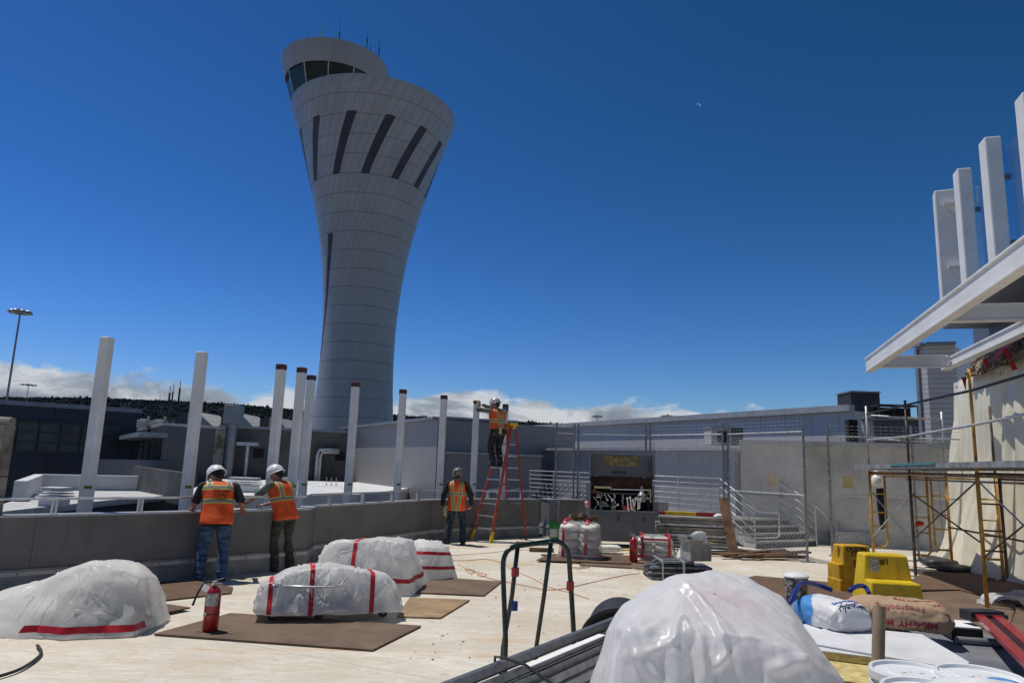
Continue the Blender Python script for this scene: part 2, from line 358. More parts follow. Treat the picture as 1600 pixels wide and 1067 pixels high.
M['clad_fine'] = mat('fine ribbed cladding', (0.255, 0.25, 0.25), 0.5, 0.1, 0.05, 0.15, f2=seams(0.45, 0, 0.02, 0, (0.20, 0.20, 0.205)))
M['clad_dark'] = mat('dark blue cladding', (0.105, 0.125, 0.175), 0.5, 0.1, 0.05, 0.15, f2=seams(0.9, 0, 0.02, 0, (0.07, 0.08, 0.11)))
M['cladR'] = mat('tall grey siding', (0.50, 0.48, 0.46), 0.5, 0.1, 0.08, 0.3, f2=seams(0, 0.16, 0, 0.02, (0.20, 0.20, 0.21)))
M['trim_grey'] = mat('grey trim', (0.22, 0.24, 0.28), 0.5, 0.2)
M['louvre'] = mat('dark louvre', (0.035, 0.04, 0.05), 0.6, 0.2, 0.2, 2, f2=seams(0, 0.14, 0, 0.05, (0.01, 0.01, 0.012)))
M['beige'] = mat('beige unit', (0.42, 0.41, 0.35), 0.6)
M['scaf_yellow'] = mat('worn yellow scaffold paint', (0.64, 0.34, 0.045), 0.55, 0, 0.2, 6, f2=lambda N, tc, b: N.mix(N.ramp(N.noise(tc.outputs['Object'], 7, 6, 0.75), [(0.54, 0.0), (0.64, 1.0)]), b, (0.12, 0.07, 0.04)))
M['scaf_rust'] = mat('rusty scaffold steel', (0.12, 0.075, 0.05), 0.7, 0.2, 0.3, 6, f2=lambda N, tc, b: N.mix(N.ramp(N.noise(tc.outputs['Object'], 6, 6, 0.75), [(0.50, 0.0), (0.62, 1.0)]), b, (0.26, 0.22, 0.18)))
M['deck_plank'] = mat('grey deck plank', (0.27, 0.28, 0.28), 0.6, 0.2, 0.2, 5, stretch=(1, 1, 1))
M['teal'] = mat('teal paint', (0.05, 0.24, 0.28), 0.6)
M['rubble'] = mat('broken mortar', (0.34, 0.29, 0.22), 0.95, 0, 0.3, 6, f2=lambda N, tc, b: N.mix(N.ramp(N.noise(tc.outputs['Object'], 9, 5, 0.7), [(0.48, 0.0), (0.58, 1.0)]), b, (0.13, 0.055, 0.03)), bump=0.6)
M['foliage'] = mat('far forest', (0.025, 0.035, 0.038), 0.95, 0, 0.4, 0.02, spec=0)
M['hill'] = mat('hill ground', (0.020, 0.030, 0.036), 0.95, 0, 0.4, 0.01, spec=0)
M['cord'] = mat('orange cord', (0.50, 0.22, 0.06), 0.6)
M['extinguisher_label'] = mat('label', (0.45, 0.45, 0.44), 0.5, 0, 0.35, 30)
M['sandbag'] = mat('black bag', (0.035, 0.037, 0.042), 0.5, 0, 0.2, 6, bump=0.4, bs=9)

def glass_mat(name, tint, alpha):
    m = bpy.data.materials.new(name); m.use_nodes = True; N = NT(m.node_tree); N.n.clear()
    out = N.node('ShaderNodeOutputMaterial'); tr = N.node('ShaderNodeBsdfTransparent'); tr.inputs[0].default_value = (*tint, 1)
    gl = N.node('ShaderNodeBsdfGlossy'); gl.inputs['Roughness'].default_value = 0.02; gl.inputs[0].default_value = (0.9, 0.95, 1, 1)
    fr = N.node('ShaderNodeLayerWeight'); fr.inputs[0].default_value = .5; mx = N.node('ShaderNodeMixShader')
    N.put(mx.inputs[0], N.math('ADD', N.math('MULTIPLY', N.math('POWER', fr.outputs[1], 4.0), .5), alpha)); N.l.new(tr.outputs[0], mx.inputs[1]); N.l.new(gl.outputs[0], mx.inputs[2]); N.l.new(mx.outputs[0], out.inputs[0])
    return m
M['glass'] = glass_mat('clear glass', (0.78, 0.90, 0.96), 0.05)

def plastic_mat(name, col, alpha, transl, rough=0.28, tint2=None, crk=0.42):
    """thin polythene sheet: diffuse, lit through, a little see-through, glossy folds"""
    m = bpy.data.materials.new(name); m.use_nodes = True; N = NT(m.node_tree); N.n.clear()
    tc = N.node('ShaderNodeTexCoord'); ob = tc.outputs['Object']
    out = N.node('ShaderNodeOutputMaterial')
    p = N.node('ShaderNodeBsdfPrincipled'); p.inputs['Roughness'].default_value = rough; p.inputs['Specular IOR Level'].default_value = 0.4
    c2 = tint2 or tuple(c*0.93 for c in col)
    base = N.mix(N.ramp(N.noise(ob, 3.2, 5, 0.6), [(0.35, 0.0), (0.7, 1.0)]), col, c2)
    N.put(p.inputs['Base Color'], base)
    # crinkles: flat facets meeting in sharp creases
    wv = N.node('ShaderNodeVectorMath', operation='ADD'); nn_ = N.node('ShaderNodeTexNoise'); N.put(nn_.inputs['Vector'], ob); nn_.inputs['Scale'].default_value = 5; nn_.inputs['Detail'].default_value = 3
    sc_ = N.node('ShaderNodeVectorMath', operation='SCALE'); N.l.new(nn_.outputs[1], sc_.inputs[0]); sc_.inputs['Scale'].default_value = .22; N.l.new(sc_.outputs[0], wv.inputs[1]); N.put(wv.inputs[0], N.mapping(ob, scale=(1.0, 1.0, .55)))
    vo = N.node('ShaderNodeTexVoronoi'); vo.feature = 'F1'; vo.distance = 'EUCLIDEAN'; vo.inputs['Scale'].default_value = 6.5; N.l.new(wv.outputs[0], vo.inputs['Vector'])
    vo2 = N.node('ShaderNodeTexVoronoi'); vo2.feature = 'F1'; vo2.inputs['Scale'].default_value = 17; N.l.new(wv.outputs[0], vo2.inputs['Vector'])
    hgt = N.math('ADD', vo.outputs['Distance'], N.math('MULTIPLY', vo2.outputs['Distance'], .28))
    b = N.node('ShaderNodeBump'); b.inputs['Strength'].default_value = crk; b.inputs['Distance'].default_value = 0.06; N.put(b.inputs['Height'], hgt)
    N.l.new(b.outputs[0], p.inputs['Normal'])
    t = N.node('ShaderNodeBsdfTranslucent'); N.put(t.inputs[0], base); N.l.new(b.outputs[0], t.inputs['Normal'])
    m1 = N.node('ShaderNodeMixShader'); m1.inputs[0].default_value = transl; N.l.new(p.outputs[0], m1.inputs[1]); N.l.new(t.outputs[0], m1.inputs[2])
    tr = N.node('ShaderNodeBsdfTransparent'); tr.inputs[0].default_value = (0.95, 0.95, 0.95, 1)
    m2 = N.node('ShaderNodeMixShader'); m2.inputs[0].default_value = 1-alpha
    N.l.new(m1.outputs[0], m2.inputs[1]); N.l.new(tr.outputs[0], m2.inputs[2]); N.l.new(m2.outputs[0], out.inputs[0])
    return m
M['poly'] = plastic_mat('polythene sheet', (0.97, 0.97, 0.95), 0.90, 0.55, .28, crk=.16)
M['poly_clear'] = plastic_mat('thin polythene sheet', (0.96, 0.96, 0.94), 0.80, 0.55, .26, crk=.16)
M['poly_big'] = plastic_mat('grey white polythene', (0.95, 0.945, 0.95), 0.88, 0.45, 0.30, crk=.10)
M['poly_wall'] = plastic_mat('hung polythene', (0.95, 0.91, 0.76), 0.97, 0.30, 0.35, (0.88, 0.82, 0.62), crk=.07)  # second, yellower tint puts shadow into the sheet colour
M['poly_bag'] = plastic_mat('clear bag', (0.75, 0.75, 0.76), 0.55, 0.3, 0.15)
# ================================================================ setting
def quad_sheet(name, pts, m, z=None):
    mb = MB(); mb.add(pts, [tuple(range(len(pts)))]); return mesh_obj(name, mb, m)
g = MB(); g.box((0, 2000, -9.25), (16000, 12000, 0.5)); struct(mesh_obj('ground', g, M['tarmac']))
# roof deck of the terrace: one slab, its outer edge follows the parapet
WA = [V(-12.0, 3.9, 0), V(-6.6, 9.65, 0), V(-3.5, 12.95, 0), V(-3.6, 13.75, 0), V(-1.80, 17.75, 0), V(-0.90, 18.80, 0), V(0.90, 20.05, 0)]
deck = [(p.x, p.y) for p in WA]+[(3.0, 21.5), (30, 21.5), (30, -8), (-12, -8)]
d = MB(); d.prism(deck, -0.6, 0.0); struct(mesh_obj('roof_deck', d, M['roof']))

# ---- parapet wall of one run: body, upstand, flashing strip, coping
def parapet(pts, label, h=1.0, th=0.24):
    t = thing('parapet_wall', label, 'wall', pts[0])
    L = [p-pts[0] for p in pts]
    def off(i, k):
        a = L[max(i-1, 0)]; b = L[min(i+1, len(L)-1)]; dd = (b-a).normalized(); return L[i]+V(dd.y, -dd.x, 0)*k
    def strip(name, k0, k1, z0, z1, m, bev=0):
        mb = MB(); n = len(L); vs = []
        for i in range(n):
            a, b = off(i, k0), off(i, k1)
            vs += [(a.x, a.y, z0), (b.x, b.y, z0), (b.x, b.y, z1), (a.x, a.y, z1)]
        fs = []
        for i in range(n-1):
            for k in range(4): fs.append((4*i+k, 4*i+(k+1) % 4, 4*(i+1)+(k+1) % 4, 4*(i+1)+k))
        fs += [(3, 2, 1, 0), tuple(4*(n-1)+k for k in range(4))]
        mb.add(vs, [f[::-1] for f in fs]); return mesh_obj(name, mb, m, t, bevel=bev)
    strip('wall_face', -th, 0, 0.32, h-0.012, M['parapet'])
    strip('upstand', -th+0.01, 0.028, 0.0, 0.317, M['curb'])
    strip('flashing', 0.0, 0.040, 0.235, 0.285, M['coping'])
    strip('coping', -th-0.03, 0.022, h-0.012, h+0.012, M['coping'])
    # fixing screws of the flashing
    mb = MB(); tot = 0
    for i in range(len(L)-1):
        a, b = off(i, 0.042), off(i+1, 0.042); n = int((b-a).length/0.42)
        for k in range(n):
            p = a.lerp(b, (k+0.5)/n); dd = (b-a).normalized(); nn = V(dd.y, -dd.x, 0)
            mb.cyl(p+V(0, 0, 0.262)-nn*0.004, p+V(0, 0, 0.262)+nn*0.006, 0.012, n=6)
    mesh_obj('screw_row', mb, M['dark_steel'], t)
    return t
parapet(WA[:4], 'long grey parapet wall behind the two workers in white helmets')
parapet(WA[3:], 'grey parapet wall behind the stepladder and the camouflage helmet worker')
parapet([V(.98, 20.75, 0), V(1.20, 20.15, 0)], 'short sunlit light grey parapet return beside the green bucket', th=0.2)
parapet([V(1.50, 20.5, 0), V(4.7, 21.1, 0)], 'low grey wall behind the open steel tool chest')

# ---- handrail along the top of the parapet
def handrail(pts, label, ph=0.98, rh=1.22):
    t = thing('handrail', label, 'railing', pts[0]); L = [p-pts[0] for p in pts]
    def o(i):
        a = L[max(i-1, 0)]; b = L[min(i+1, len(L)-1)]; dd = (b-a).normalized(); return L[i]+V(dd.y, -dd.x, 0)*-0.12
    Q = [o(i) for i in range(len(L))]
    mb = MB()
    for a, b in zip(Q, Q[1:]): mb.beam(a+V(0, 0, rh), b+V(0, 0, rh), 0.075, 0.03)
    mesh_obj('rail', mb, M['alu'], t, bevel=0.004)
    for a, b in zip(Q, Q[1:]):
        n = max(1, int(round((b-a).length/1.05))); dd = (b-a).normalized()
        for k in range(n):
            p = a.lerp(b, (k+0.5)/n)
            m2 = MB(); m2.beam(p+V(0, 0, ph+0.03), p+V(0, 0, rh-0.015), 0.012, 0.07, up=V(dd.y, -dd.x, 0)); m2.beam(p+V(0, 0, ph+0.03)+dd*0.05, p+V(0, 0, rh-0.015)+dd*0.05, 0.012, 0.07, up=V(dd.y, -dd.x, 0))
            m2.box(p+V(0, 0, ph+0.022)+dd*0.025, (0.14, 0.1, 0.012), rz=math.atan2(dd.y, dd.x))
            mesh_obj('baluster', m2, M['alu'], t)
    return t
handrail(WA[:3], 'low aluminium handrail on the parapet behind the white helmet workers')
handrail(WA[3:], 'low aluminium handrail on the parapet beside the stepladder')

# ---- the ten steel posts outside the parapet
post_xy = [(168, 525), (316, 548), (440, 568), (472, 573), (487, 585), (556, 596), (630, 607), (694, 616), (745, 624), (790, 630)]
post_lab = ['uncapped white steel post nearest the navy building', 'uncapped white steel post behind the worker with printed vest', 'brown capped steel post beside the second white helmet worker',
            'brown capped steel post, front one of the close pair', 'brown capped steel post, rear one of the close pair', 'brown capped steel post in front of the control tower base',
            'brown capped steel post just right of the control tower', 'brown capped steel post behind the camouflage helmet worker', 'brown capped steel post gripped by the worker on the ladder', 'steel post with blue and brown tape behind the stepladder top']
def make_post(i, src=None):
    px = post_xy[i]; p = at(px[0], px[1]+2, 3.66 if i != 3 else 3.68); ztop = p.z; base = V(p.x, p.y, -0.6)
    t = thing('steel_post', post_lab[i], 'post', base, R(-9), 'white steel posts along the parapet')
    H_ = ztop+0.6-(0.0 if i < 2 else 0.09)
    mb = MB(); mb.box((0, 0, H_/2), (0.158, 0.158, H_)); mesh_obj('shaft', mb, M['post_paint'], t, bevel=0.018)
    if i >= 2:
        mb = MB()
        if i == 9:
            mb.box((0, 0, H_+0.035-0.09), (0.166, 0.166, 0.09)); mesh_obj('blue_tape_band', mb, M['blue_tape'], t, bevel=0.012); mb = MB()
        mb.box((0, 0, H_+0.045), (0.165, 0.165, 0.11)); mesh_obj('end_cap', mb, M['brown_cap'], t, bevel=0.014)
    mb = MB(); mb.box((0.04, -0.080, 1.95), (0.06, 0.006, 0.045)); mb.box((0.080, -0.045, 1.95), (0.006, 0.08, 0.045)); mesh_obj('green_mark', mb, M['green_tape'], t)
for i in range(10): make_post(i)

# ================================================================ control tower
D_T = 92.0; a_ = R(-12.35); TC = V(math.sin(a_)*D_T, math.cos(a_)*D_T, -9)
Zt = [-9, -4, 0, 4, 8, 12, 16, 20, 24, 28, 32, 36, 40, 43, 45, 46.5, 47.9]
Rt = [6.6, 6.1, 5.65, 5.24, 4.92, 4.68, 4.60, 4.69, 5.0, 5.52, 6.29, 7.28, 8.35, 9.25, 9.93, 10.45, 10.87]
def rad(z):
    # smooth (Catmull) profile
    k = max(0, min(len(Zt)-2, next((i for i in range(len(Zt)-1) if z <= Zt[i+1]), len(Zt)-2)))
    t = (z-Zt[k])/(Zt[k+1]-Zt[k]); p0 = Rt[max(k-1, 0)]; p1 = Rt[k]; p2 = Rt[k+1]; p3 = Rt[min(k+2, len(Rt)-1)]
    return 0.5*((2*p1)+(-p0+p2)*t+(2*p0-5*p1+4*p2-p3)*t*t+(-p0+3*p1-3*p2+p3)*t*t*t)
def twist(z): return 3.27*z if z < 32 else 3.27*32+2.42*(z-32)
def polar_mesh(name, zs, rf, m, parent, n=200, useams=50.0, vper=2.28, tw=True, c=(0, 0, 0)):
    vs = []; fs = []; me = bpy.data.meshes.new(name)
    for z in zs:
        for k in range(n):
            th = 2*math.pi*k/n; vs.append((c[0]+rf(z)*math.sin(th), c[1]-rf(z)*math.cos(th), c[2]+z+9))
    for i in range(len(zs)-1):
        for k in range(n): fs.append((i*n+k, i*n+(k+1) % n, (i+1)*n+(k+1) % n, (i+1)*n+k))
    me.from_pydata(vs, [], fs); me.update(); ul = me.uv_layers.new(name='UVMap'); uv = np.zeros(len(me.loops)*2, dtype=np.float32)
    q = 0
    for i in range(len(zs)-1):
        for k in range(n):
            for (ii, kk) in ((i, k), (i, k+1), (i+1, k+1), (i+1, k)):
                z = zs[ii]; th = 360.0*kk/n - (twist(z)-twist(40) if tw else 0)
                uv[q] = th/360*useams+100; uv[q+1] = (z-36.6)/vper+100; q += 2
    ul.data.foreach_set('uv', uv); me.polygons.foreach_set('use_smooth', [True]*len(me.polygons)); me.materials.append(m)
    o = bpy.data.objects.new(name, me); COL.objects.link(o); o.parent = parent; return o
tower = thing('control_tower', 'tall grey flared airport control tower with an offset glass cab', 'tower', TC)
zs = [-9+56.9*i/110 for i in range(111)]
polar_mesh('shaft', zs, rad, M['tower'], tower)
# inner rim and deck of the flared top
mb = MB(); mb.lathe([(10.87, 47.9+9), (10.55, 47.9+9), (10.5, 46.6+9), (0.5, 46.6+9)], n=120, caps=False); mesh_obj('top_deck', mb, M['tower_plain'], tower, smooth=False)
def slit(th_top, z0, z1, wdeg, slope=2.42, name='slit_window', wtop=None):
    vs = []; n = 14
    for i in range(n+1):
        z = z0+(z1-z0)*i/n; th = th_top-(z1-z)*slope; w = wdeg if wtop is None else wdeg*(wtop+(1-wtop)*(0)) * (0.35+0.65*i/n)
        for k in range(4):
            t = R(th+(k/3-0.5)*w); r = rad(z)+0.03; vs.append((r*math.sin(t), -r*math.cos(t), z+9))
    fs = [(i*4+k, i*4+k+1, (i+1)*4+k+1, (i+1)*4+k) for i in range(n) for k in range(3)]
    m_ = MB(); m_.add(vs, fs); return mesh_obj(name, m_, M['slit'], tower, smooth=True)
for th in (-92, -64.5, -35.2, -4.3, 24.3, 53, 80.5, 108): slit(th, 36.6, 43.75, 7.6)
slit(-36, 14.5, 29.7, 9.0, slope=1.92, wtop=1.0)
# cab: sits to the west of the axis
a2 = R(-15.85); CC = V(math.sin(a2)*D_T, math.cos(a2)*D_T, 0)-V(TC.x, TC.y, 0)
nside = 12
def ngon(r, z, n=nside, ph=0.13): return [(CC.x+r*math.sin(2*math.pi*k/n+ph), CC.y-r*math.cos(2*math.pi*k/n+ph), z+9) for k in range(n)]
gl = MB(); lo, hi = ngon(4.9, 47.2), ngon(6.25, 51.45)
gl.add(lo+hi, [(i, (i+1) % nside, nside+(i+1) % nside, nside+i) for i in range(nside)]); cab = mesh_obj('cab_glass', gl, mat('cab glass', (0.010, 0.024, 0.022), 0.12, 0, 0.3, 0.35, spec=.3), tower)
for i in range(nside):
    m_ = MB(); m_.beam(V(*lo[i])*1.0, V(*hi[i]), 0.14, 0.16); mesh_obj('mullion', m_, M['coping'], cab)
m_ = MB(); m_.lathe([(0.3, 56.4), (4.65, 56.4), (4.65, 56.2)], c=(CC.x, CC.y, 0), n=48); m_.lathe([(3.0, 56.2), (3.0, 60.2)], c=(CC.x, CC.y, 0), n=24); mesh_obj('cab_core', m_, M['dark'], tower)
prof = lambda z: 6.3+(z-51.3)*0.30 if z < 52.8 else 6.75+(z-52.8)*0.21
polar_mesh('cab_roof_band', [51.3, 51.8, 52.3, 52.8, 53.3, 53.8, 54.1], prof, M['tower_plain'], tower, n=144, useams=36, vper=400, tw=False, c=(CC.x, CC.y, 0))
m_ = MB(); m_.lathe([(7.02, 54.1+9), (6.7, 54.25+9), (1, 54.6+9)], c=(CC.x, CC.y, 0), n=72); mesh_obj('cab_roof', m_, M['tower_plain'], tower)
m_ = MB(); m_.lathe([(6.32, 51.3+9), (5.9, 51.35+9)], c=(CC.x, CC.y, 0), n=72, caps=False); mesh_obj('cab_soffit', m_, M['slit'], tower)
for dxx, dyy, h_, r_, mm in ((-3.1, -3.2, 3.0, 0.05, 'dark_steel'), (-2.7, -3.2, 1.9, 0.05, 'dark_steel'), (-1.2, -4.0, 4.6, 0.07, 'alu'), (1.3, -4.0, 4.4, 0.05, 'dark_steel'), (1.0, -4.2, 2.7, 0.10, 'alu'), (4.6, -2.6, 4.4, 0.05, 'dark_steel'), (5.0, -2.2, 2.2, 0.08, 'dark_steel'), (6.0, -1.4, 3.8, 0.05, 'dark_steel'), (2.8, -4.2, 1.4, 0.04, 'alu')):
    m_ = MB(); b = V(CC.x+dxx, CC.y+dyy, 54.3+9-0.2); m_.cyl(b, b+V(0, 0, h_*0.55), r_, n=8); m_.cyl(b+V(0, 0, h_*0.55), b+V(0, 0, h_), r_*0.45, n=6); m_.cyl(b+V(0, 0, h_*0.5), b+V(0, 0, h_*0.62), r_*1.7, n=8)
    mesh_obj('antenna', m_, M[mm], tower)

# ================================================================ far hills with their forest
def ridge(x): return 1.0+0.25*math.sin(x*0.0011+1)+0.18*math.sin(x*0.0031+0.4)+0.07*math.sin(x*0.009)
hy = 3600; P = []
xs = [-5200+52*i for i in range(200)]
def hz(x):
    b_ = 262 if x < -1500 else max(130, 262-(x+1500)*.035)
    return b_*(.90+.12*ridge(x))
for j in range(8):
    row = []
    for x in xs:
        k = j/5.0; zz = hz(x)*(1-(1-min(k, 1))**2) if j <= 5 else hz(x)*(1-(j-5)*0.18)
        row.append((x*(1+0.02*j), hy-900+j*180, -9+zz+6*noise.noise(V(x*0.01, j*1.3, 0))))
    P.append(row)
h = MB(); h.grid(P); struct(mesh_obj('hills', h, M['hill'], smooth=True))
fm = MB()
rr = random.Random(3)
for k in range(14000):
    x = rr.uniform(-4300, 3000); j = 5-rr.random()**1.3*3.4; y = hy-900+j*180; kk = j/5.0; z = -9+hz(x)*(1-(1-min(kk, 1))**2)
    x2 = x*(1+0.02*j); s_ = rr.uniform(6, 13) if rr.random() > 0.04 else rr.uniform(13, 21); w_ = s_*rr.uniform(0.8, 1.6)
    n = 5; a0 = rr.random()*6
    vs = [(x2+w_*0.5*math.cos(a0+2*math.pi*i/n)*rr.uniform(.6, 1.3), y+w_*0.5*math.sin(a0+2*math.pi*i/n), z+s_*rr.uniform(.1, .5)) for i in range(n)]+[(x2+rr.uniform(-2, 2), y, z+s_), (x2, y, z-3)]
    fm.add(vs, [(i, (i+1) % n, n) for i in range(n)]+[((i+1) % n, i, n+1) for i in range(n)])
fo = mesh_obj('forest', fm, M['foliage'], uv=False); fo['kind'] = 'stuff'
# ================================================================ buildings round the terrace
def wall_slab(mb, a, b, z0, z1, th):
    """upright slab whose front face runs a->b, body going away from the camera"""
    a, b = V(a[0], a[1], 0), V(b[0], b[1], 0); dd = (b-a).normalized(); nn = V(-dd.y, dd.x, 0)
    if nn.y < 0: nn = -nn
    mb.prism([(a.x, a.y), (b.x, b.y), ((b+nn*th).x, (b+nn*th).y), ((a+nn*th).x, (a+nn*th).y)], z0, z1); return nn
def window_grid(parent, a, b, z0, z1, nu, rows, out=-0.06, glass='glass_dark', fr='dark_steel', name='window'):
    a, b = V(a[0], a[1], 0), V(b[0], b[1], 0); dd = (b-a).normalized(); nn = V(dd.y, -dd.x, 0); 
    if nn.y > 0: nn = -nn
    for i in range(nu):
        p, q = a.lerp(b, i/nu)+nn*0.05, a.lerp(b, (i+1)/nu)+nn*0.05
        mb = MB(); mb.beam(p+V(0, 0, (z0+z1)/2), q+V(0, 0, (z0+z1)/2), 0.06, z1-z0-0.04); w = mesh_obj(name, mb, M[glass], parent)
        mb = MB(); mb.beam(p+nn*0.05+V(0, 0, z0), p+nn*0.05+V(0, 0, z1), 0.10, 0.08)
        for z in rows: mb.beam(p+nn*0.06+V(0, 0, z), q+nn*0.06+V(0, 0, z), 0.08, 0.07)
        mesh_obj('frame', mb, M[fr], w)
# navy building with the window band
a, b = atY(-60, 628, 38), atY(223, 640, 43); zt = (a.z+b.z)/2
t = thing('terminal_building', 'dark navy panelled terminal building with a long teal window band', 'building', V(a.x, a.y, -9))
mb = MB(); nn = wall_slab(mb, a-V(a.x, a.y, 0), b-V(a.x, a.y, 0), 0, zt+9, 22); mesh_obj('wall', mb, M['navy'], t)
mb = MB(); wall_slab(mb, a-V(a.x, a.y, 0)-nn*0.12-V(0, 0, 0), b-V(a.x, a.y, 0)-nn*0.12, zt+8.9, zt+9.15, 0.7); mesh_obj('roof_edge', mb, M['trim_grey'], t)
wa, wb = atY(28, 655, 40), atY(190, 663, 42.2); zw0 = atY(100, 708, 41).z; zw1 = (wa.z+wb.z)/2
dd = (b-a); dd.z = 0; dd.normalize()
ta, tb = V(a.x, a.y, 0)+dd*((wa-a).dot(dd)), V(a.x, a.y, 0)+dd*((wb-a).dot(dd))
tg = mat('teal window', (0.020, 0.062, 0.072), 0.12, 0, 0.4, 0.5, spec=0.35); M['teal_glass'] = tg
window_grid(t, ta-V(a.x, a.y, 0), tb-V(a.x, a.y, 0), zw0+9, zw1+9, 5, [zw0+9+0.04, zw0+9.55, zw0+10.1, zw0+10.65, zw1+9-0.04], glass='teal_glass')
m_ = MB(); c = ta.lerp(tb, 0.62)-V(a.x, a.y, 0)+V(0, -0.02, 0)
mb = MB(); mb.beam(ta.lerp(tb, 0.30)-V(a.x, a.y, 0)-nn*0.03+V(0, 0, zw1+8.6), ta.lerp(tb, 0.52)-V(a.x, a.y, 0)-nn*0.03+V(0, 0, zw0+9.1), 0.03, 0.16); mb.beam(ta.lerp(tb, 0.60)-V(a.x, a.y, 0)-nn*0.03+V(0, 0, zw1+8.9), ta.lerp(tb, 0.60)-V(a.x, a.y, 0)-nn*0.03+V(0, 0, zw0+9.1), 0.34, 0.03, up=nn); mesh_obj('brace', mb, M['trim_grey'], t)
# grey wing between the navy building and the concrete block
def block(name, label, cat, P, m, zt_, depth, z0=-9, cap='coping', caph=0.12, parts=None, wallname='wall'):
    """P = front corner points left to right (world, from the survey)"""
    o = V(P[0].x, P[0].y, z0); t = thing(name, label, cat, o); Q = [V(p.x-o.x, p.y-o.y, 0) for p in P]
    d0 = (Q[-1]-Q[0]).normalized(); nn = V(-d0.y, d0.x, 0); nn = nn if nn.y > 0 else -nn
    poly = [(p.x, p.y) for p in Q]+[((Q[-1]+nn*depth).x, (Q[-1]+nn*depth).y), ((Q[0]+nn*depth).x, (Q[0]+nn*depth).y)]
    mb = MB(); mb.prism(poly, 0, zt_-z0); mesh_obj(wallname, mb, m, t)
    if cap:
        mb = MB()
        for p, q in zip(Q, Q[1:]): mb.beam(p-nn*0.03+V(0, 0, zt_-z0+caph/2-0.02), q-nn*0.03+V(0, 0, zt_-z0+caph/2-0.02), 0.4, caph)
        mesh_obj('coping', mb, M[cap], t)
    return t, o, Q, nn
p0, p1, p2 = atY(214, 690, 44), atY(258, 684, 33), atY(342, 668, 35)
zt = atY(258, 664, 33).z
t, o, Q, nn = block('terminal_wing', 'grey ribbed wing with dark entrance glass and antennas on its roof', 'building', [p0, p1, p2], M['grey_siding'], zt, 9, cap='coping')
window_grid(t, Q[0]+(Q[1]-Q[0])*0.06, Q[0]+(Q[1]-Q[0])*0.93, 9+atY(258, 722, 33).z, 9+atY(258, 684, 33).z, 4, [])
mb = MB(); e = V(-(Q[1]-Q[0]).y, (Q[1]-Q[0]).x, 0).normalized()
e = e if e.dot(V(-1, -1, 0)) > 0 else -e
mb.beam(Q[0]+e*0.5+V(0, 0, 9+atY(258, 680, 33).z), Q[1]+e*0.5+V(0, 0, 9+atY(258, 680, 33).z), 1.2, 0.22); mesh_obj('canopy', mb, M['trim_grey'], t)
ant = [(237, 630, 657, .05), (243, 625, 659, .04), (250, 621, 657, .05), (266, 608, 657, .06), (271, 606, 658, .05), (282, 600, 659, .06)]
for i, (x, y0, y1, r_) in enumerate(ant):
    A, B = atY(x, y0, 38.5), atY(x-4, y1, 38.5); B = V(A.x, A.y, zt-0.3)
    mb = MB(); mb.cyl(V(0, 0, 0), (A-B)*0.92, r_*0.9, n=6); mb.cyl((A-B)*0.9, (A-B)*1.07, r_*0.3, n=5); mb.cyl(V(0, 0, 0), V(0, 0, 0.5), r_*1.8, n=6)
    tag(mesh_obj('roof_antenna', mb, M['dark_steel']), ['shortest dark roof antenna nearest the navy building', 'slim dark roof antenna, second from the navy building', 'dark roof antenna, third from the navy building', 'dark roof antenna, fourth from the navy building, first of the tall trio', 'slim dark roof antenna in the middle of the tall trio', 'tallest dark roof antenna beside the second steel post'][i], 'antenna', 'antennas on the grey wing roof').location = B
A = atY(247, 656, 37)
for k, (x, y, w) in enumerate(((226, 652, 1.0), (250, 657, 1.3))):
    A = atY(x, y, 36.5); mb = MB(); mb.box((0, 0, .2), (w*.5, .5, .4)); mb.box((0.1, -.26, .25), (.2, .03, .15)); mb.cyl((w*.2, 0, .4), (w*.2, 0, .6), .07, n=10); mb.box((0, 0, .43), (w*.3, .3, .06))
    tag(mesh_obj('roof_unit', mb, M['beige'], bevel=0.02), ['small pale roof unit beside the navy building corner', 'pale roof unit under the antennas'][k], 'roof unit').location = V(A.x, A.y, zt-0.05)
# concrete block with pipes
c0, c1 = atY(342, 668, 35.3), atY(543, 677, 37.5)
zt = atY(440, 671, 36).z
t, o, Q, nn = block('concrete_building', 'dark concrete plant building with wall pipes behind the close post pair', 'building', [c0, c1], M['concrete_dark'], zt, 10, cap='trim_grey')
f = -nn
def onwall(px, py):
    # point on that front wall
    r_ = ray(px, py); a3, b3 = V(c0.x, c0.y, 0), V(c1.x, c1.y, 0); n3 = V(-(b3-a3).y, (b3-a3).x, 0).normalized()
    s_ = (a3.dot(n3))/(r_.x*n3.x+r_.y*n3.y); return V(r_.x*s_, r_.y*s_, CAM_H+r_.z*s_)
def lw(px, py): return onwall(px, py)-o
mb = MB(); A, B = lw(342, 700), lw(358, 700); mb.beam(A+f*0.2+V(0, 0, -A.z), A+f*0.2+V(0, 0, zt-A.z+9.02-0.0), 0.5, 0.4, up=f); 
mesh_obj('pilaster', mb, M['column_concrete'], t)
mb = MB(); A = lw(360, 700); mb.cyl(V(A.x, A.y, 4)+f*0.5, V(A.x, A.y, zt+9.3)+f*0.5, 0.24, n=14); mb.box(V(A.x, A.y, zt+9.6)+f*0.5, (0.75, 0.7, 0.9)); mesh_obj('flue_pipe', mb, M['galv_dark'], t, bevel=0.02)
mb = MB(); mb.beam(lw(396, 708)+f*0.03, lw(412, 708.5)+f*0.03, 0.1, 0.45); mesh_obj('vent_slot', mb, M['dark'], t)
mb = MB(); mb.beam(lw(524, 712)+f*0.03, lw(538, 713)+f*0.03, 0.1, 0.45); mesh_obj('vent_slot', mb, M['dark'], t)
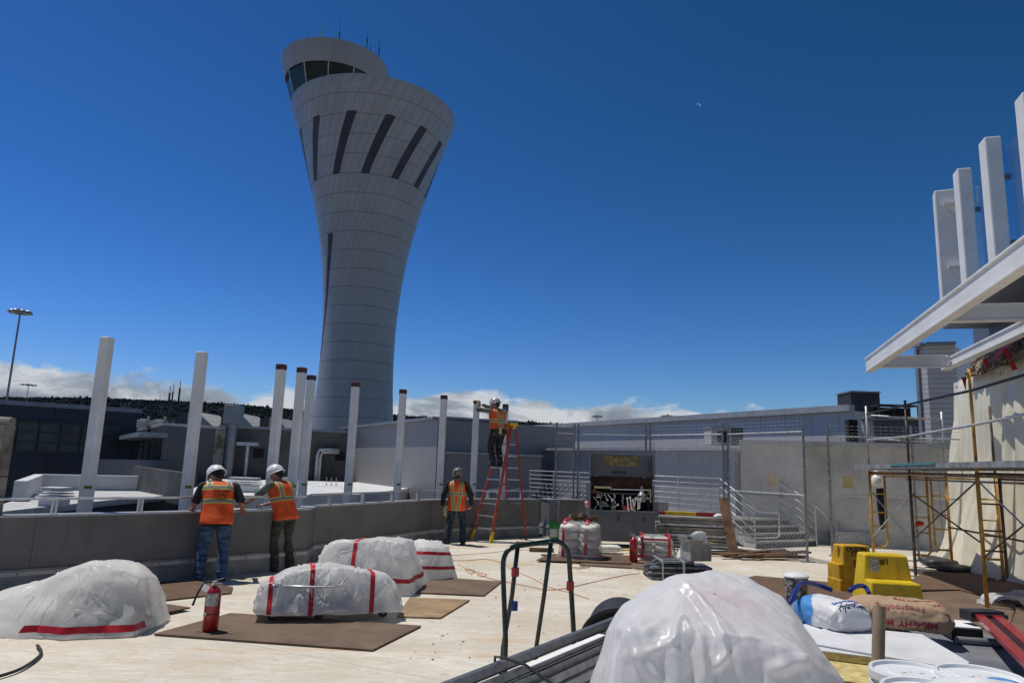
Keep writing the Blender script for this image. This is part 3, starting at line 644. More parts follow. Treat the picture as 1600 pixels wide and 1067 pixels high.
for k, (x0, yy) in enumerate(((489, 702), (494, 706))):
    mb = MB(); A, B, C_ = lw(x0, 790)+f*.3, lw(x0, yy)+f*.3, lw(529, yy+1)+f*.3
    B = V(A.x, A.y, B.z); mb.tube([V(A.x, A.y, A.z), V(B.x, B.y, B.z-.3), B+(C_-B)*.06, C_], 0.10-0.02*k, n=8); mesh_obj('wall_pipe', mb, M['galv'], t, smooth=True)
mb = MB(); A = lw(387, 697)+f*.6; mb.cyl(V(A.x, A.y, A.z-4), A, 0.08, n=8); mb.box(A+V(0, 0, .1), (1.0, .35, .16)); tag(mesh_obj('lamp_post', mb, M['galv']), 'slim lamp post standing against the dark concrete building', 'lamp post').location = o
# north-light monitors on its roof
for k, (xl, yl, xr, yr, w) in enumerate(((294, 643, 347, 667, 0), (361, 645, 411, 671, 1), (421, 652, 457, 672, 1))):
    Yk = 42+k; A = atY(xl, yl, Yk); B = atY(xr, yr, Yk); zb = zt-0.4; x0 = A.x; zp = A.z-zb
    poly = [V(0, 0, 0), V(0, 0, zp), V(0.55, 0, zp), V(B.x-x0, 0, 0.25), V(B.x-x0, 0, 0)]
    tt = thing('roof_monitor', ['white sloping roof monitor beside the second steel post', 'white sloping roof monitor above the concrete pilaster', 'white sloping roof monitor right of the third steel post'][k], 'roof monitor', V(x0, Yk, zb), 0, 'white roof monitors')
    mb = MB(); mb.extrude(poly[::-1], V(0, 3.2, 0)); mesh_obj('body', mb, mat('monitor white', (0.42, 0.42, 0.41), 0.6), tt)
    mb = MB(); mb.box((-0.3, 1.2, zp*0.5), (0.6, 2.2, zp*0.95)); mesh_obj('louvre', mb, M['concrete_dark'], tt)
# white lower roof with its parapets
zr = .25
near = [at(-60, 806, zr), at(20, 797, zr), at(170, 781, zr), at(300, 771, zr)]
far = [V(at(300, 771, zr).x-1, 31, 0), at(285, 762, zr), at(62, 762, zr), at(28, 780, zr)]
z2 = .82; hi_ = [at(282, 775, z2), at(560, 772, z2), V(at(560, 772, z2).x+1.5, 37.2, 0), V(atY(335, 700, 34.8).x, 34.8, 0)]
mb = MB(); mb.prism([(p.x, p.y) for p in hi_], z2-.9, z2); tag(mesh_obj('upper_roof', mb, M['white_roof']), 'white flat roof in front of the dark concrete building', 'roof')
mb = MB(); mb.prism([(p.x, p.y) for p in near+far[::1]], zr-7.8, zr); o_ = mesh_obj('lower_roof', mb, mat('lower roof wall', (0.50, 0.50, 0.49), 0.7)); tag(o_, 'white lower roof seen over the parapet wall', 'roof')
mb = MB()
for p, q in zip(near, near[1:]): mb.beam(p+V(0, -0.1, -4.05), q+V(0, -0.1, -4.05), 0.12, 7.7)
tag(mesh_obj('lower_wall', mb, M['navy']), 'dark navy wall dropping below the white lower roof', 'wall')
pp = [at(28, 783, zr), at(58, 765, zr), at(285, 767, zr)]
mb = MB()
for p, q in zip(pp, pp[1:]): mb.beam(p+V(0, 0, .32), q+V(0, 0, .32), 0.35, 0.64)
tag(mesh_obj('roof_parapet', mb, M['white_roof'], bevel=0.02), 'low white parapet edging the lower roof', 'wall')
# grey ramp walls at the foot of the wing
A, B = at(158, 722, -2.0+0.0), atY(300, 730, 31)
mb = MB(); A = atY(150, 712, 36); B = atY(262, 714, 33); mb.beam(V(A.x, A.y, A.z-0.7), V(B.x, B.y, B.z-0.7), 0.4, 1.1); tag(mesh_obj('walkway_wall', mb, M['grey_siding']), 'dark grey bridge wall between the navy building and the wing', 'wall')
mb = MB(); A = atY(214, 728, 33); B = atY(300, 757, 27); mb.beam(V(A.x, A.y, A.z-0.6), V(B.x, B.y, B.z-0.2), 0.3, 1.2); tag(mesh_obj('ramp_wall', mb, M['concrete_dark']), 'sloping grey ramp wall above the white lower roof', 'wall')
def roof_vent(px, py, Y_, s, lab):
    zz_ = zr if px < 290 else z2; A = at(px, py, zz_); t = thing('roof_vent', lab, 'roof vent', V(A.x, A.y, zz_), 0, 'louvred vents on the lower roof')
    mb = MB(); mb.box((0, 0, .2*s), (1.0*s, .9*s, .4*s)); mesh_obj('base', mb, M['white_roof'], t, bevel=.02)
    for k in range(4):
        mb = MB(); mb.box((0, 0, (.46+.13*k)*s), (1.25*s-.04*k, 1.1*s-.04*k, .06*s)); mesh_obj('blade', mb, M['white_roof'], t)
roof_vent(84, 790, 0, .62, 'largest louvred white vent nearest the first steel post')
roof_vent(372, 768, 0, .5, 'small white louvred vent beside the printed vest')
roof_vent(389, 769, 0, .5, 'small white louvred vent between the two white helmet workers')
roof_vent(452, 764, 0, .45, 'small white louvred vent behind the close post pair')
# railings seen low behind posts
mb = MB(); A = atY(508, 780, 30)
for k in range(3): mb.cyl((k*.2, 0, 0), (k*.2, 0, 1.1), .015, n=6)
for k in range(3): mb.cyl((-.4, 0, .2+.3*k), (.8, 0, .2+.3*k), .014, n=6)
tag(mesh_obj('ladder_rail', mb, M['galv']), 'small white access rail in front of the concrete building', 'railing').location = A-V(0, 0, .2)
# concrete column with a pipe cap, far left
A = atY(17, 668, 9.6); t = thing('concrete_column', 'stained concrete column with capped pipe at the parapet end', 'column', V(A.x-0.62, 9.6, -4))
mb = MB(); mb.box((0.14, 0.1, (A.z+4)/2), (0.80, 0.22, A.z+4)); mesh_obj('shaft', mb, M['column_concrete'], t, bevel=.01)
mb = MB(); mb.cyl((-.1, 0.1, A.z+4.10), (0.56, 0.1, A.z+4.07), .07, n=14); mb.box((.3, 0.1, A.z+4.01), (.5, .2, .05)); mesh_obj('pipe_cap', mb, M['column_concrete'], t, smooth=False)

# ---------------- cladding buildings across the middle and right
s0, s1 = atY(538, 668, 37), atY(685, 654.5, 27.5)
zt = s1.z
t, o, Q, nn = block('clad_building', 'pale grey fine ribbed building behind the capped posts', 'building', [atY(538, 668, 39), s1, atY(700, 654.5, 27.8)], M['clad_fine'], zt, 6, cap='trim_grey', caph=.1)
zt2 = atY(760, 657, 30).z
t, o, Q, nn = block('plant_building', 'upper building with shade-darkened blue cladding behind the worker on the ladder', 'building', [atY(686, 660, 29.5), atY(806, 660, 31.0)], M['clad_dark'], zt2, 12, cap='trim_grey', caph=.1)  # this face lies in shade; the darker cladding colour carries that shade
t, o, Q, nn = block('low_building', 'low pale clad building with bright coping behind the stepladder', 'building', [atY(696, 710, 27.8), atY(846, 711, 28.4)], M['clad_fine'], atY(760, 710, 28.0).z, 1.2, cap='coping', caph=.08)
u0, u1 = atY(804, 670, 58), atY(1332, 645, 31)
t, o, Q, nn = block('long_building', 'long blue grey hangar like building rising above the chain link fence', 'building', [u0, u1], M['clad'], (u0.z+u1.z)/2, 14, cap='coping', caph=.28)
t, o, Q, nn = block('store_building', 'blue grey panelled low building behind the ramp railings', 'building', [atY(845, 704, 30.5), atY(1148, 702, 21.6)], M['clad_low'], atY(1000, 703, 25.3).z, 6, cap='coping', caph=.1)
t, o, Q, nn = block('concrete_screen_wall', 'tall light concrete panel wall with white coping behind the metal stairs', 'wall', [atY(1156, 697, 21.4), atY(1400, 697, 20.2), atY(1640, 700, 19.0)], M['concrete'], atY(1300, 697, 20.7).z, .4, z0=-.6, cap='coping', caph=.14)
# roof plant on those buildings
def ac(px, py, Y_, w, dpt, h_, m, lab, nm='air_handler'):
    A = atY(px, py, Y_); t = thing(nm, lab, 'roof unit', V(A.x, A.y, A.z))
    mb = MB(); mb.box((0, dpt/2, h_/2), (w, dpt, h_)); mesh_obj('casing', mb, M[m], t, bevel=.02)
    mb = MB(); mb.box((0, dpt/2, h_+.03), (w+.08, dpt+.08, .06)); mesh_obj('lid', mb, M['trim_grey'], t)
    mb = MB(); mb.box((w*.12, -.01, h_*.5), (w*.6, .03, h_*.7)); mesh_obj('grille', mb, M['louvre'], t)
    return t
ac(1127, 695, 27, .75, 1.0, .62, 'beige', 'pale front unit on the roof behind the fence'); ac(1148, 695, 27.6, .7, 1.0, .62, 'concrete_dark', 'dark unit beside the pale unit on the roof behind the fence')
ac(1354, 655, 33, 1.35, 1.4, 1.25, 'louvre', 'dark louvred air handler above the right end of the long building')
t2 = thing('plant_screen', 'open dark steel plant frame beside the louvred air handler', 'roof frame', atY(1405, 656, 31))
for k, x in enumerate((-.85, -.2, .45, .85)):
    mb = MB(); mb.beam((x, 0, 0), (x, 0, .62), .06, .06); mesh_obj('frame_post', mb, M['dark_steel'], t2)
mb = MB(); mb.box((0, .3, .64), (1.8, .7, .06)); mesh_obj('frame_roof', mb, M['dark_steel'], t2)
mb = MB(); mb.box((0, .6, .3), (1.7, .04, .56)); mesh_obj('screen', mb, M['dark'], t2)
b0, b1 = atY(1346, 656, 27.5), atY(1440, 656, 26.5)
t, o, Q, nn = block('siding_building', 'grey horizontal sided building below the louvred air handler', 'building', [b0, b1], M['grey_siding'], (b0.z+b1.z)/2, 4, cap='trim_grey', caph=.08)
mb = MB(); mb.box((0, 0, 0), (.35, .3, 3.0)); mesh_obj('downpipe', mb, M['dark'], t).location = V(-.35, 0.1, 9+b0.z-1.5)
mb = MB(); mb.box((0, 0, 0), (.42, .2, 2.9)); mesh_obj('corner_panel', mb, M['coping'], t).location = V(.2, -.1, 9+b0.z-1.35)
q0, q1, q2 = atY(1432, 540, 23.0), atY(1446, 540, 22.6), atY(1492, 540, 22.3)
t, o, Q, nn = block('stair_tower', 'tall light grey sided stair tower behind the white canopy beams', 'building', [q0, q1, q2], M['cladR'], q1.z, 3, cap='trim_grey', caph=.1)
mb = MB(); mb.box((0, 0, 0), (.16, .16, q1.z+8.9)); mesh_obj('corner_trim', mb, M['trim_grey'], t).location = V(.02, -.02, (q1.z+9)/2)
# light masts
def mast(px, py, Y_, zb, lab, n=8, r=.78, rp=.16):
    A = atY(px, py, Y_); t = thing('light_mast', lab, 'light mast', V(A.x, A.y, zb), 0, 'high mast lights round the apron')
    h_ = A.z-zb; mb = MB(); mb.cyl((0, 0, 0), (0, 0, h_), rp, rp*.55, n=10); mesh_obj('pole', mb, M['galv_dark'], t)
    mb = MB(); mb.cyl((0, 0, h_-.3), (0, 0, h_+.3), rp*1.8, n=10); mb.tube([(r*.75*math.cos(k*math.pi/8), r*.75*math.sin(k*math.pi/8), h_) for k in range(16)], .08, n=5, closed=True)
    for k in range(n):
        a = 2*math.pi*k/n; mb.beam((0, 0, h_), (r*.8*math.cos(a), r*.8*math.sin(a), h_), .08, .08)
    hd = mesh_obj('head_frame', mb, M['galv_dark'], t)
    for k in range(n):
        a = 2*math.pi*k/n; mb = MB(); mb.lathe([(.12, .18), (.34, .05), (.40, -.16), (.3, -.2)], c=(r*math.cos(a), r*math.sin(a), h_-.02), n=8); mesh_obj('floodlight', mb, M['galv_dark'], hd)
mast(32, 487, 75, -9, 'tall dark high mast light rising above the navy building')
mast(45, 601, 190, -9, 'distant smaller high mast light right of the tall one', r=1.6)
mast(933, 650, 150, -9, 'high mast light peeking over the roof above the tool chest')
mast(1043, 650, 140, -9, 'high mast light head over the roof, middle one of three', n=5, r=1.1)
mast(1153, 650, 150, -9, 'high mast light head over the roof above the fence double post')
# moon
m_ = bpy.data.materials.new('moon'); m_.use_nodes = True; mb = MB(); vs = []
for k in range(17):
    a = math.pi*k/16; vs.append((math.cos(a), 0, math.sin(a)))
for k in range(17):
    a = math.pi*k/16; vs.append((math.cos(a), 0, math.sin(a)*.72))
mb.add([(x, y-.3, z) for x, y, z in vs]+[(x, y+.3, z) for x, y, z in vs], [(k, k+1, 18+k, 17+k) for k in range(16)]+[(34+k, 51+k, 52+k, 35+k) for k in range(16)])
mm_ = mat('moon surface', (0.30, 0.36, 0.42), 0.9, var=.02); mm_.node_tree.nodes['Principled BSDF'].inputs['Emission Color'].default_value = (0.11, 0.22, 0.44, 1); mm_.node_tree.nodes['Principled BSDF'].inputs['Emission Strength'].default_value = 1.0  # emission stands in for sunlight that the flat crescent does not catch
mo = mesh_obj('moon', mb, mm_); tag(mo, 'thin pale crescent moon high in the blue sky', 'moon'); A = atY(1091, 166, 9000); mo.location = A; mo.scale = (38, 38, 34); mo.rotation_euler = (0, R(35), 0)
# ================================================================ chain link fence
def fence_panel(a, b, label, rails=(2.88,), posts=(0, 1), ph=3.15, mesh_z=(0.08, 2.86), barb=3, mid=None):
    a, b = V(a[0], a[1], 0), V(b[0], b[1], 0); t = thing('chain_link_fence', label, 'fence', a, 0, 'chain link fence panels'); d_ = b-a; L = d_.length; u = d_.normalized()
    for k in posts:
        mb = MB(); p = u*(0 if k == 0 else L); mb.cyl(p, p+V(0, 0, ph), 0.028, n=10); mb.cyl(p+V(0, 0, ph), p+V(0, 0, ph+.03), 0.034, n=10); mb.box(p+V(0, 0, .006), (.3, .14, .012), rz=math.atan2(u.y, u.x)+R(70)); mesh_obj('fence_post', mb, M['galv_dark'], t)
    for z in rails:
        mb = MB(); mb.cyl(V(0, 0, z), u*L+V(0, 0, z), 0.021, n=8); mesh_obj('top_rail', mb, M['galv'], t)
    if mid:
        mb = MB(); mb.cyl(V(0, 0, mid), u*L+V(0, 0, mid), 0.018, n=8); mesh_obj('mid_rail', mb, M['galv'], t)
    mb = MB(); z0, z1 = mesh_z; Hh = z1-z0; s = 0.092; n = int((L+Hh)/s)+1; r = .0031
    nn = V(-u.y, u.x, 0)*r*2
    for sgn in (1, -1):
        for k in range(n):
            x0 = -Hh+k*s
            # line x = x0 + t, z = t ; clip to 0..L
            t0 = max(0, -x0); t1 = min(Hh, L-x0)
            if t1-t0 < .03: continue
            xa, xb = x0+t0, x0+t1; za, zb = (z0+t0, z0+t1) if sgn == 1 else (z1-t0, z1-t1)
            A, B = u*xa+V(0, 0, za), u*xb+V(0, 0, zb); dd = (B-A).normalized(); w = dd.cross(V(-u.y, u.x, 0))*r
            mb.add([A+w, A-w*.5+nn*.5, A-w*.5-nn*.5, B+w, B-w*.5+nn*.5, B-w*.5-nn*.5], [(0, 1, 4, 3), (1, 2, 5, 4), (2, 0, 3, 5)])
    o = mesh_obj('wire_mesh', mb, M['galv'], t, uv=False); o['kind'] = 'stuff' if False else 'thing'
    del o['kind']
    for k in range(barb):
        z = 2.88+.085*(k+1); mb = MB(); mb.cyl(V(0, 0, z), u*L+V(0, 0, z-.01), .003, n=3)
        for q in range(int(L/.13)):
            p = u*(q+.5)*.13+V(0, 0, z); mb.cyl(p-V(.0, .012, .014), p+V(0, .012, .014), .002, n=3)
        mesh_obj('barbed_wire', mb, M['galv_dark'], t, uv=False)
    return t
F0 = at(866, 834); F1 = V(1.95, 21.3, 0); F2 = V(3.95, 20.6, 0); F3 = at(1132, 857); F4 = at(1262, 878); F5 = at(1301, 868); F6 = V(F5.x+.9, F5.y+2.1, 0)
fence_panel(F0, F1, 'narrow chain link fence panel left of the tool chest')
fence_panel((F1.x+.12, F1.y), F2, 'chain link fence panel right behind the tool chest')
fence_panel((F2.x+.12, F2.y), F3, 'chain link fence panel behind the stacked planks', mesh_z=(.08, 2.86))
fence_panel((F3.x+.12, F3.y-.05), F4, 'chain link fence panel with a tan tag in front of the metal stairs', mid=1.45)
G1 = at(1360, 872, 0); G1 = V(F5.x+1.15, F5.y-.15, 0)
fence_panel(F5, (F5.x+1.9, F5.y-.35), 'chain link fence panel with a tan tag behind the yellow step stools', mid=1.45, mesh_z=(.08, 2.86))
fence_panel((F5.x+1.95, F5.y-.36), (F5.x+4.0, F5.y-.7), 'chain link fence panel behind the scaffold', mid=1.45, posts=(1,), mesh_z=(.08, 2.86))
def fence_tag(px, py, Y_, lab, w):
    A = atY(px, py, Y_); mb = MB(); n = 6
    for sgn in (1, -1):
        for k in range(-n, n+1):
            x0 = k*w/n; a = max(-w/2, x0-w/2); 
            t0 = max(-w/2, x0-w/2 if sgn == 1 else x0-w/2); 
            lo = max(-w/2, x0-w/2); hi = min(w/2, x0+w/2)
            if hi-lo < .02: continue
            za, zb = (lo-x0)*sgn, (hi-x0)*sgn
            mb.beam((lo, 0.004*sgn, za), (hi, 0.004*sgn, zb), .004, .030, up=(0, 0, 1))
    o = mesh_obj('fence_tag', mb, M['tan'], uv=False); tag(o, lab, 'fence tag'); o.location = A
fence_tag(1208, 750, F3.y*.45+F4.y*.55-.03, 'tan woven tag on the fence over the metal stairs', .27)
fence_tag(1325, 753, F5.y-.16, 'frayed tan woven tag on the fence near the scaffold', .27)

# ================================================================ metal stairs and ramp with railings
S0, S1 = at(1180, 857), at(1276, 853)          # foot of the stairs
su = (S1-S0).normalized(); sn = V(-su.y, su.x, 0); sw = (S1-S0).length
st = thing('metal_stairs', 'galvanised metal stairs with pale tread edges behind the fence', 'stairs', S0)
rise, run, ns = .165, .29, 4
wdr = V(-.53, .85, 0).normalized()
for k in range(ns):
    mb = MB(); p = su*(sw/2)+sn*(run*(k+.5)+(0 if k < ns-1 else .0))+V(0, 0, rise*(k+1)-.02); mb.beam(p-su*sw/2, p+su*sw/2, run+.02, .04); tr = mesh_obj('tread', mb, M['galv_dark'], st)
    mb = MB(); q = p-sn*(run/2-.02)+V(0, 0, .024); mb.beam(q-su*sw*.47, q+su*sw*.47, .05, .012); mesh_obj('nosing', mb, M['tan'], tr)
    mb = MB(); q = p-sn*(run/2-.0)+V(0, 0, -.095); mb.beam(q-su*sw/2, q+su*sw/2, .01, .15); mesh_obj('riser', mb, M['dark_steel'], st)
for s_ in (0, sw):
    mb = MB(); a = su*s_; mb.extrude([a-sn*.02, a-sn*.02+V(0, 0, .2), a+sn*(run*ns)+V(0, 0, rise*ns+.02), a+sn*(run*ns)+V(0, 0, rise*ns-.28), a+sn*.3], su*.02); mesh_obj('stringer', mb, M['galv'], st)
# landing and ramp to the left
land = MB(); zl = rise*ns; a = sn*(run*ns)
land.prism([(p.x, p.y) for p in (a+su*sw, a+su*sw+sn*1.3, a+su*sw+sn*1.3+wdr*9.5, a+wdr*9.5, a)], zl-.06, zl); mesh_obj('landing', land, M['galv_dark'], st)
for k in range(5):
    for q in (0.1, sw-.1):
        p = a+su*q+wdr*(1.9*k+.3); mb = MB(); mb.cyl(V(p.x, p.y, 0), V(p.x, p.y, zl-.06), .03, n=6); mesh_obj('support', mb, M['galv_dark'], st)
def railing(pts, label, hgt=1.07, rows=5, sp=1.3, ext=None, name='stair_railing', slope=True):
    """pts: foot points (3-D) of the run; rails parallel to it, posts upright"""
    o = Vector(pts[0]); t = thing(name, label, 'railing', o, 0, 'galvanised railings round the stairs and ramp'); Q = [Vector(p)-o for p in pts]
    mb = MB(); mb.tube([q+V(0, 0, hgt) for q in Q]+([Vector(e)-o for e in ext] if ext else []), .021, n=8); mesh_obj('handrail', mb, M['galv'], t, smooth=True)
    for k in range(1, rows):
        mb = MB(); z = hgt*(k)/rows; mb.tube([q+V(0, 0, z) for q in Q], .017, n=6); mesh_obj('rail', mb, M['galv'], t, smooth=True)
    for a, b in zip(Q, Q[1:]):
        n = max(1, int(round((b-a).length/sp)))
        for k in range(n+1):
            if k == n and b is not Q[-1]: continue
            p = a.lerp(b, k/n); mb = MB(); mb.cyl(p, p+V(0, 0, hgt), .021, n=8); mesh_obj('rail_post', mb, M['galv'], t)
top = sn*(run*ns)+V(0, 0, zl)
gr = S1+su*.05
railing([S0, S0+top], 'sloping railing on the left flank of the metal stairs', ext=None)
railing([S1, S1+top], 'sloping railing on the right flank of the metal stairs')
mb = MB(); e0 = S1+V(0, 0, 1.07); e1 = e0+su*.55-sn*.0+V(0, 0, -.42); mb.tube([e0+V(0, 0, 0), e0+su*.22-sn*.1+V(0, 0, -.2), e1, e1+su*.42, e1+su*.5+V(0, 0, -.08), e1+su*.5+V(0, 0, -.55)], .019, n=8); tag(mesh_obj('grab_rail', mb, M['galv'], smooth=True), 'short bent grab rail at the foot of the metal stairs', 'railing')
mb = MB(); e0 = S0+V(0, 0, .92)+su*.02; mb.tube([e0+top*.35, e0+su*.12, e0+su*.85-sn*.02+V(0, 0, -.03), e0+su*.92+V(0, 0, -.1), e0+su*.92+V(0, 0, -.62), e0+su*.8+V(0, 0, -.66), e0+V(0, 0, -.66)], .019, n=8); tag(mesh_obj('loop_rail', mb, M['galv'], smooth=True), 'bent loop handrail between the flanks of the metal stairs', 'railing')
L0 = S0+top; L1 = S1+top; back = 1.45
railing([L0, L0+wdr*9.4], 'long front railing of the ramp behind the tool chest', sp=1.6, rows=7)
railing([L1, L1+sn*back, L1+sn*back+wdr*10], 'long rear railing of the ramp along the blue grey wall', sp=1.6, rows=7)
# far stair seen through the fence: sloping rails
FS = atY(845, 783, 24.6)
t = thing('far_railing', 'steep far stair railing of many slanting bars behind the stepladder', 'railing', V(FS.x, FS.y, .2))
for k in range(7):
    mb = MB(); o_ = V(-.9+.23*k*.6, 0, 0); mb.cyl((-1.0+.17*k, 0, .05), (.1+.17*k, 0, 1.15), .02, n=6); mesh_obj('slanting_bar', mb, M['galv_dark'], t)
for k in range(6):
    mb = MB(); mb.cyl((.35+.17*k, 0, .05), (1.35+.17*k, 0, 1.05), .02, n=6); mesh_obj('slanting_bar', mb, M['galv_dark'], t)
# kerb and pipe line along the concrete wall on the right
mb = MB(); A, B = at(1300, 838, .25), at(1500, 842, .25); mb.beam(A, B, .3, .3); tag(mesh_obj('kerb_wall', mb, M['galv_dark']), 'low grey kerb along the foot of the concrete wall', 'kerb')
mb = MB(); A, B = at(1285, 824, .35), at(1500, 834, .35)
for k in range(2): mb.cyl(A+V(0, -.1*k, .16*k), B+V(0, -.1*k, .16*k), .035, n=8)
tag(mesh_obj('conduit', mb, M['galv']), 'pair of grey conduits along the foot of the concrete wall', 'conduit')

# ================================================================ job site tool chest with open lid
BX = at(921, 853); BW = 1.62; BD = .78
bu = V(1, .02, 0).normalized(); t = thing('tool_chest', 'open dark grey steel tool chest with its lid raised and hand tools inside', 'tool chest', BX, math.atan2(bu.y, bu.x))
dg = mat('chest enamel', (0.105, 0.112, 0.125), 0.42, 0.2, 0.10, 3, bump=0.1, bs=9, f2=lambda N, tc, b: N.mix(N.ramp(N.noise(tc.outputs['Object'], 5, 8, 0.8), [(0.66, 0.0), (0.72, 1.0)]), b, (0.03, 0.022, 0.018)))
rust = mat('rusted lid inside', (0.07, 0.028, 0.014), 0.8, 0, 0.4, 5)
def panel(nm, c, s, m, par=t, bev=.008):
    mb = MB(); mb.box(c, s); return mesh_obj(nm, mb, m, par, bevel=bev)
z0 = .13; zs_ = .86; zt_ = 1.52
front = panel('front_panel', (BW/2, -.012, (z0+zs_)/2), (BW, .024, zs_-z0), dg)
panel('side_panel', (.012, BD/2, (z0+zt_)/2), (.024, BD-.03, zt_-z0), dg); panel('side_panel', (BW-.012, BD/2, (z0+zt_)/2), (.024, BD-.03, zt_-z0), dg)
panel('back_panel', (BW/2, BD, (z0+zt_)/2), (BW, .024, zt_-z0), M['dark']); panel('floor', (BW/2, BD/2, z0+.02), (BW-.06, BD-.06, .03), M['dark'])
panel('sill', (BW/2, -.002, zs_+.012), (BW-.02, .05, .022), M['galv_dark']); panel('shelf', (BW/2, BD*.62, 1.27), (BW-.06, BD*.5, .025), M['dark_steel'])
panel('skid', (.15, BD/2, .065), (.1, BD, .13), M['dark_steel']); panel('skid', (BW-.15, BD/2, .065), (.1, BD, .13), M['dark_steel'])
# raised lid: a sloped front flap then the upright top
lid = panel('lid', (BW/2+.03, BD*.45, 1.98), (BW+.03, .03, .58), dg)
mb = MB(); mb.add([(.02, .02+.30, 1.70), (BW+.02, .02+.30, 1.70), (BW-.02, .22, 1.44), (.05, .22, 1.44)], [(3, 2, 1, 0)]); 
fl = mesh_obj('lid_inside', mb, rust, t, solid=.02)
for x in (.02, BW+.02):
    panel('lid_side', (x, BD*.3, 1.95), (.02, .24, .6), dg)
panel('lid_handle', (BW*.48, BD*.45-.05, 1.80), (.30, .03, .025), M['dark_steel'], lid); panel('handle_end', (BW*.48-.15, BD*.45-.04, 1.80), (.02, .06, .08), M['dark_steel'], lid); panel('handle_end', (BW*.48+.15, BD*.45-.04, 1.80), (.02, .06, .08), M['dark_steel'], lid)
panel('latch', (.18, BD*.45-.03, 1.72), (.06, .03, .05), M['galv_dark'], lid); panel('latch', (BW-.2, BD*.45-.03, 1.72), (.06, .03, .05), M['galv_dark'], lid)
panel('hasp', (BW*.44, -.035, .70), (.05, .02, .16), M['dark_steel'], front); panel('hasp', (BW*.83, -.035, .68), (.03, .02, .14), M['dark_steel'], front)
def text(name, s, size, m, par, loc, rot, ext=.002, align='CENTER', bold=.0, sx=1.0):
    cu = bpy.data.curves.new('t', 'FONT'); cu.body = s; cu.size = size; cu.align_x = align; cu.align_y = 'CENTER'; cu.extrude = ext; cu.offset = bold; cu.resolution_u = 3
    ob = bpy.data.objects.new('t', cu); COL.objects.link(ob); dg_ = bpy.context.evaluated_depsgraph_get(); me = bpy.data.meshes.new_from_object(ob.evaluated_get(dg_))
    bpy.data.objects.remove(ob); bpy.data.curves.remove(cu)
    me.name = name; me.materials.clear(); me.materials.append(m); o = bpy.data.objects.new(name, me); COL.objects.link(o); o.parent = par; o.location = loc; o.rotation_euler = rot; o.scale = (sx, 1, 1); return o
sg = mat('faded sign', (0.26, 0.21, 0.10), 0.7, 0, 0.35, 14); pl = panel('name_plate', (BW*.505, BD*.45-.019, 2.10), (.90, .006, .25), sg, lid, 0)
ink = mat('dark ink', (0.02, 0.018, 0.016), 0.8); gold = mat('gold lettering', (0.42, 0.34, 0.10), 0.6)
text('lettering', 'Olson & Co. Steel', .125, ink, lid, (BW*.505+.006, BD*.45-.0245, 2.125), (R(90), 0, 0), bold=.004)
text('lettering', 'Olson & Co. Steel', .125, gold, lid, (BW*.505, BD*.45-.0265, 2.13), (R(90), 0, 0), bold=-.0005)
text('lettering', 'STRUCTURAL & MISC.', .045, ink, lid, (BW*.505, BD*.45-.0235, 2.025), (R(90), 0, 0))
text('lettering', 'R-407', .10, ink, lid, (BW*.965, BD*.45-.0185, 1.97), (R(90), R(90), 0), ext=.001)
# things in the chest
def inchest(name, lab, cat, m, fn, x, z, y=.1, grp='hand tools in the open tool chest'):
    mb = MB(); fn(mb); o = mesh_obj(name, mb, m, smooth=False, bevel=0); tag(o, lab, cat, grp); o.location = BX+V(x, y, z); return o
def wrench(mb, L=.24, a=.4):
    mb.beam((0, 0, 0), (L*math.sin(a), 0, -L*math.cos(a)), .012, .026); mb.lathe([(.03, -.008), (.03, .008)], n=10, M=Matrix.Rotation(R(90), 3, 'X')); mb.cyl((L*math.sin(a), -.01, -L*math.cos(a)), (L*math.sin(a), .01, -L*math.cos(a)), .028, n=8)
def shackle(mb, r=.035):
    mb.tube([(r*math.cos(k*math.pi/8), 0, r*math.sin(k*math.pi/8)) for k in range(9)]+[(-r*1.1, 0, -r), ], .010, n=6); mb.tube([(r, 0, 0), (r*1.1, 0, -r)], .010, n=6); mb.cyl((-r*1.6, 0, -r), (r*1.6, 0, -r), .012, n=6)
def chain(mb, n=7):
    for k in range(n):
        Mx = Matrix.Rotation(R(90*(k % 2)+20), 3, 'Z'); c = V(.012*math.sin(k*1.7), 0, -.042*k)
        mb.tube([c+Mx @ V(.018*math.cos(q*math.pi/5), 0, .03*math.sin(q*math.pi/5)) for q in range(10)], .006, n=5, closed=True)
rt = random.Random(5)
for k, x in enumerate((.93, 1.0, 1.07, 1.14, 1.20, 1.26)): inchest('wrench', ['leftmost bright wrench of the hanging row in the open chest', 'second bright wrench from the left in the hanging row', 'third bright wrench from the left in the hanging row', 'fourth bright wrench from the left in the hanging row', 'fifth bright wrench from the left in the hanging row', 'rightmost bright wrench of the hanging row in the open chest'][k], 'wrench', M['chrome'], lambda mb: wrench(mb, rt.uniform(.2, .3), rt.uniform(-.2, .2)), x, 1.16+rt.uniform(-.03, .05), .04, 'row of hanging wrenches')
inchest('chain', 'bright chain hanging left of the wrenches in the chest', 'chain', M['chrome'], lambda mb: chain(mb, 9), .62, 1.26)
inchest('chain', 'bright chain hanging beside the wrenches in the chest', 'chain', M['chrome'], lambda mb: chain(mb, 7), .83, 1.24)
inchest('shackle', 'bright shackle high in the left of the chest', 'shackle', M['chrome'], shackle, .22, 1.22)
inchest('shackle', 'bright shackle low in the left of the chest', 'shackle', M['chrome'], shackle, .40, 1.02)
inchest('level_bar', 'pale bar lying along the top left of the chest', 'bar', M['tan'], lambda mb: mb.box((0, 0, 0), (.42, .05, .05)), .32, 1.43, .06)
inchest('level_bar', 'long thin steel bar lying along the top of the chest', 'bar', M['galv'], lambda mb: mb.cyl((-.5, 0, 0), (.5, 0, .01), .012, n=8), 1.0, 1.39, .06)
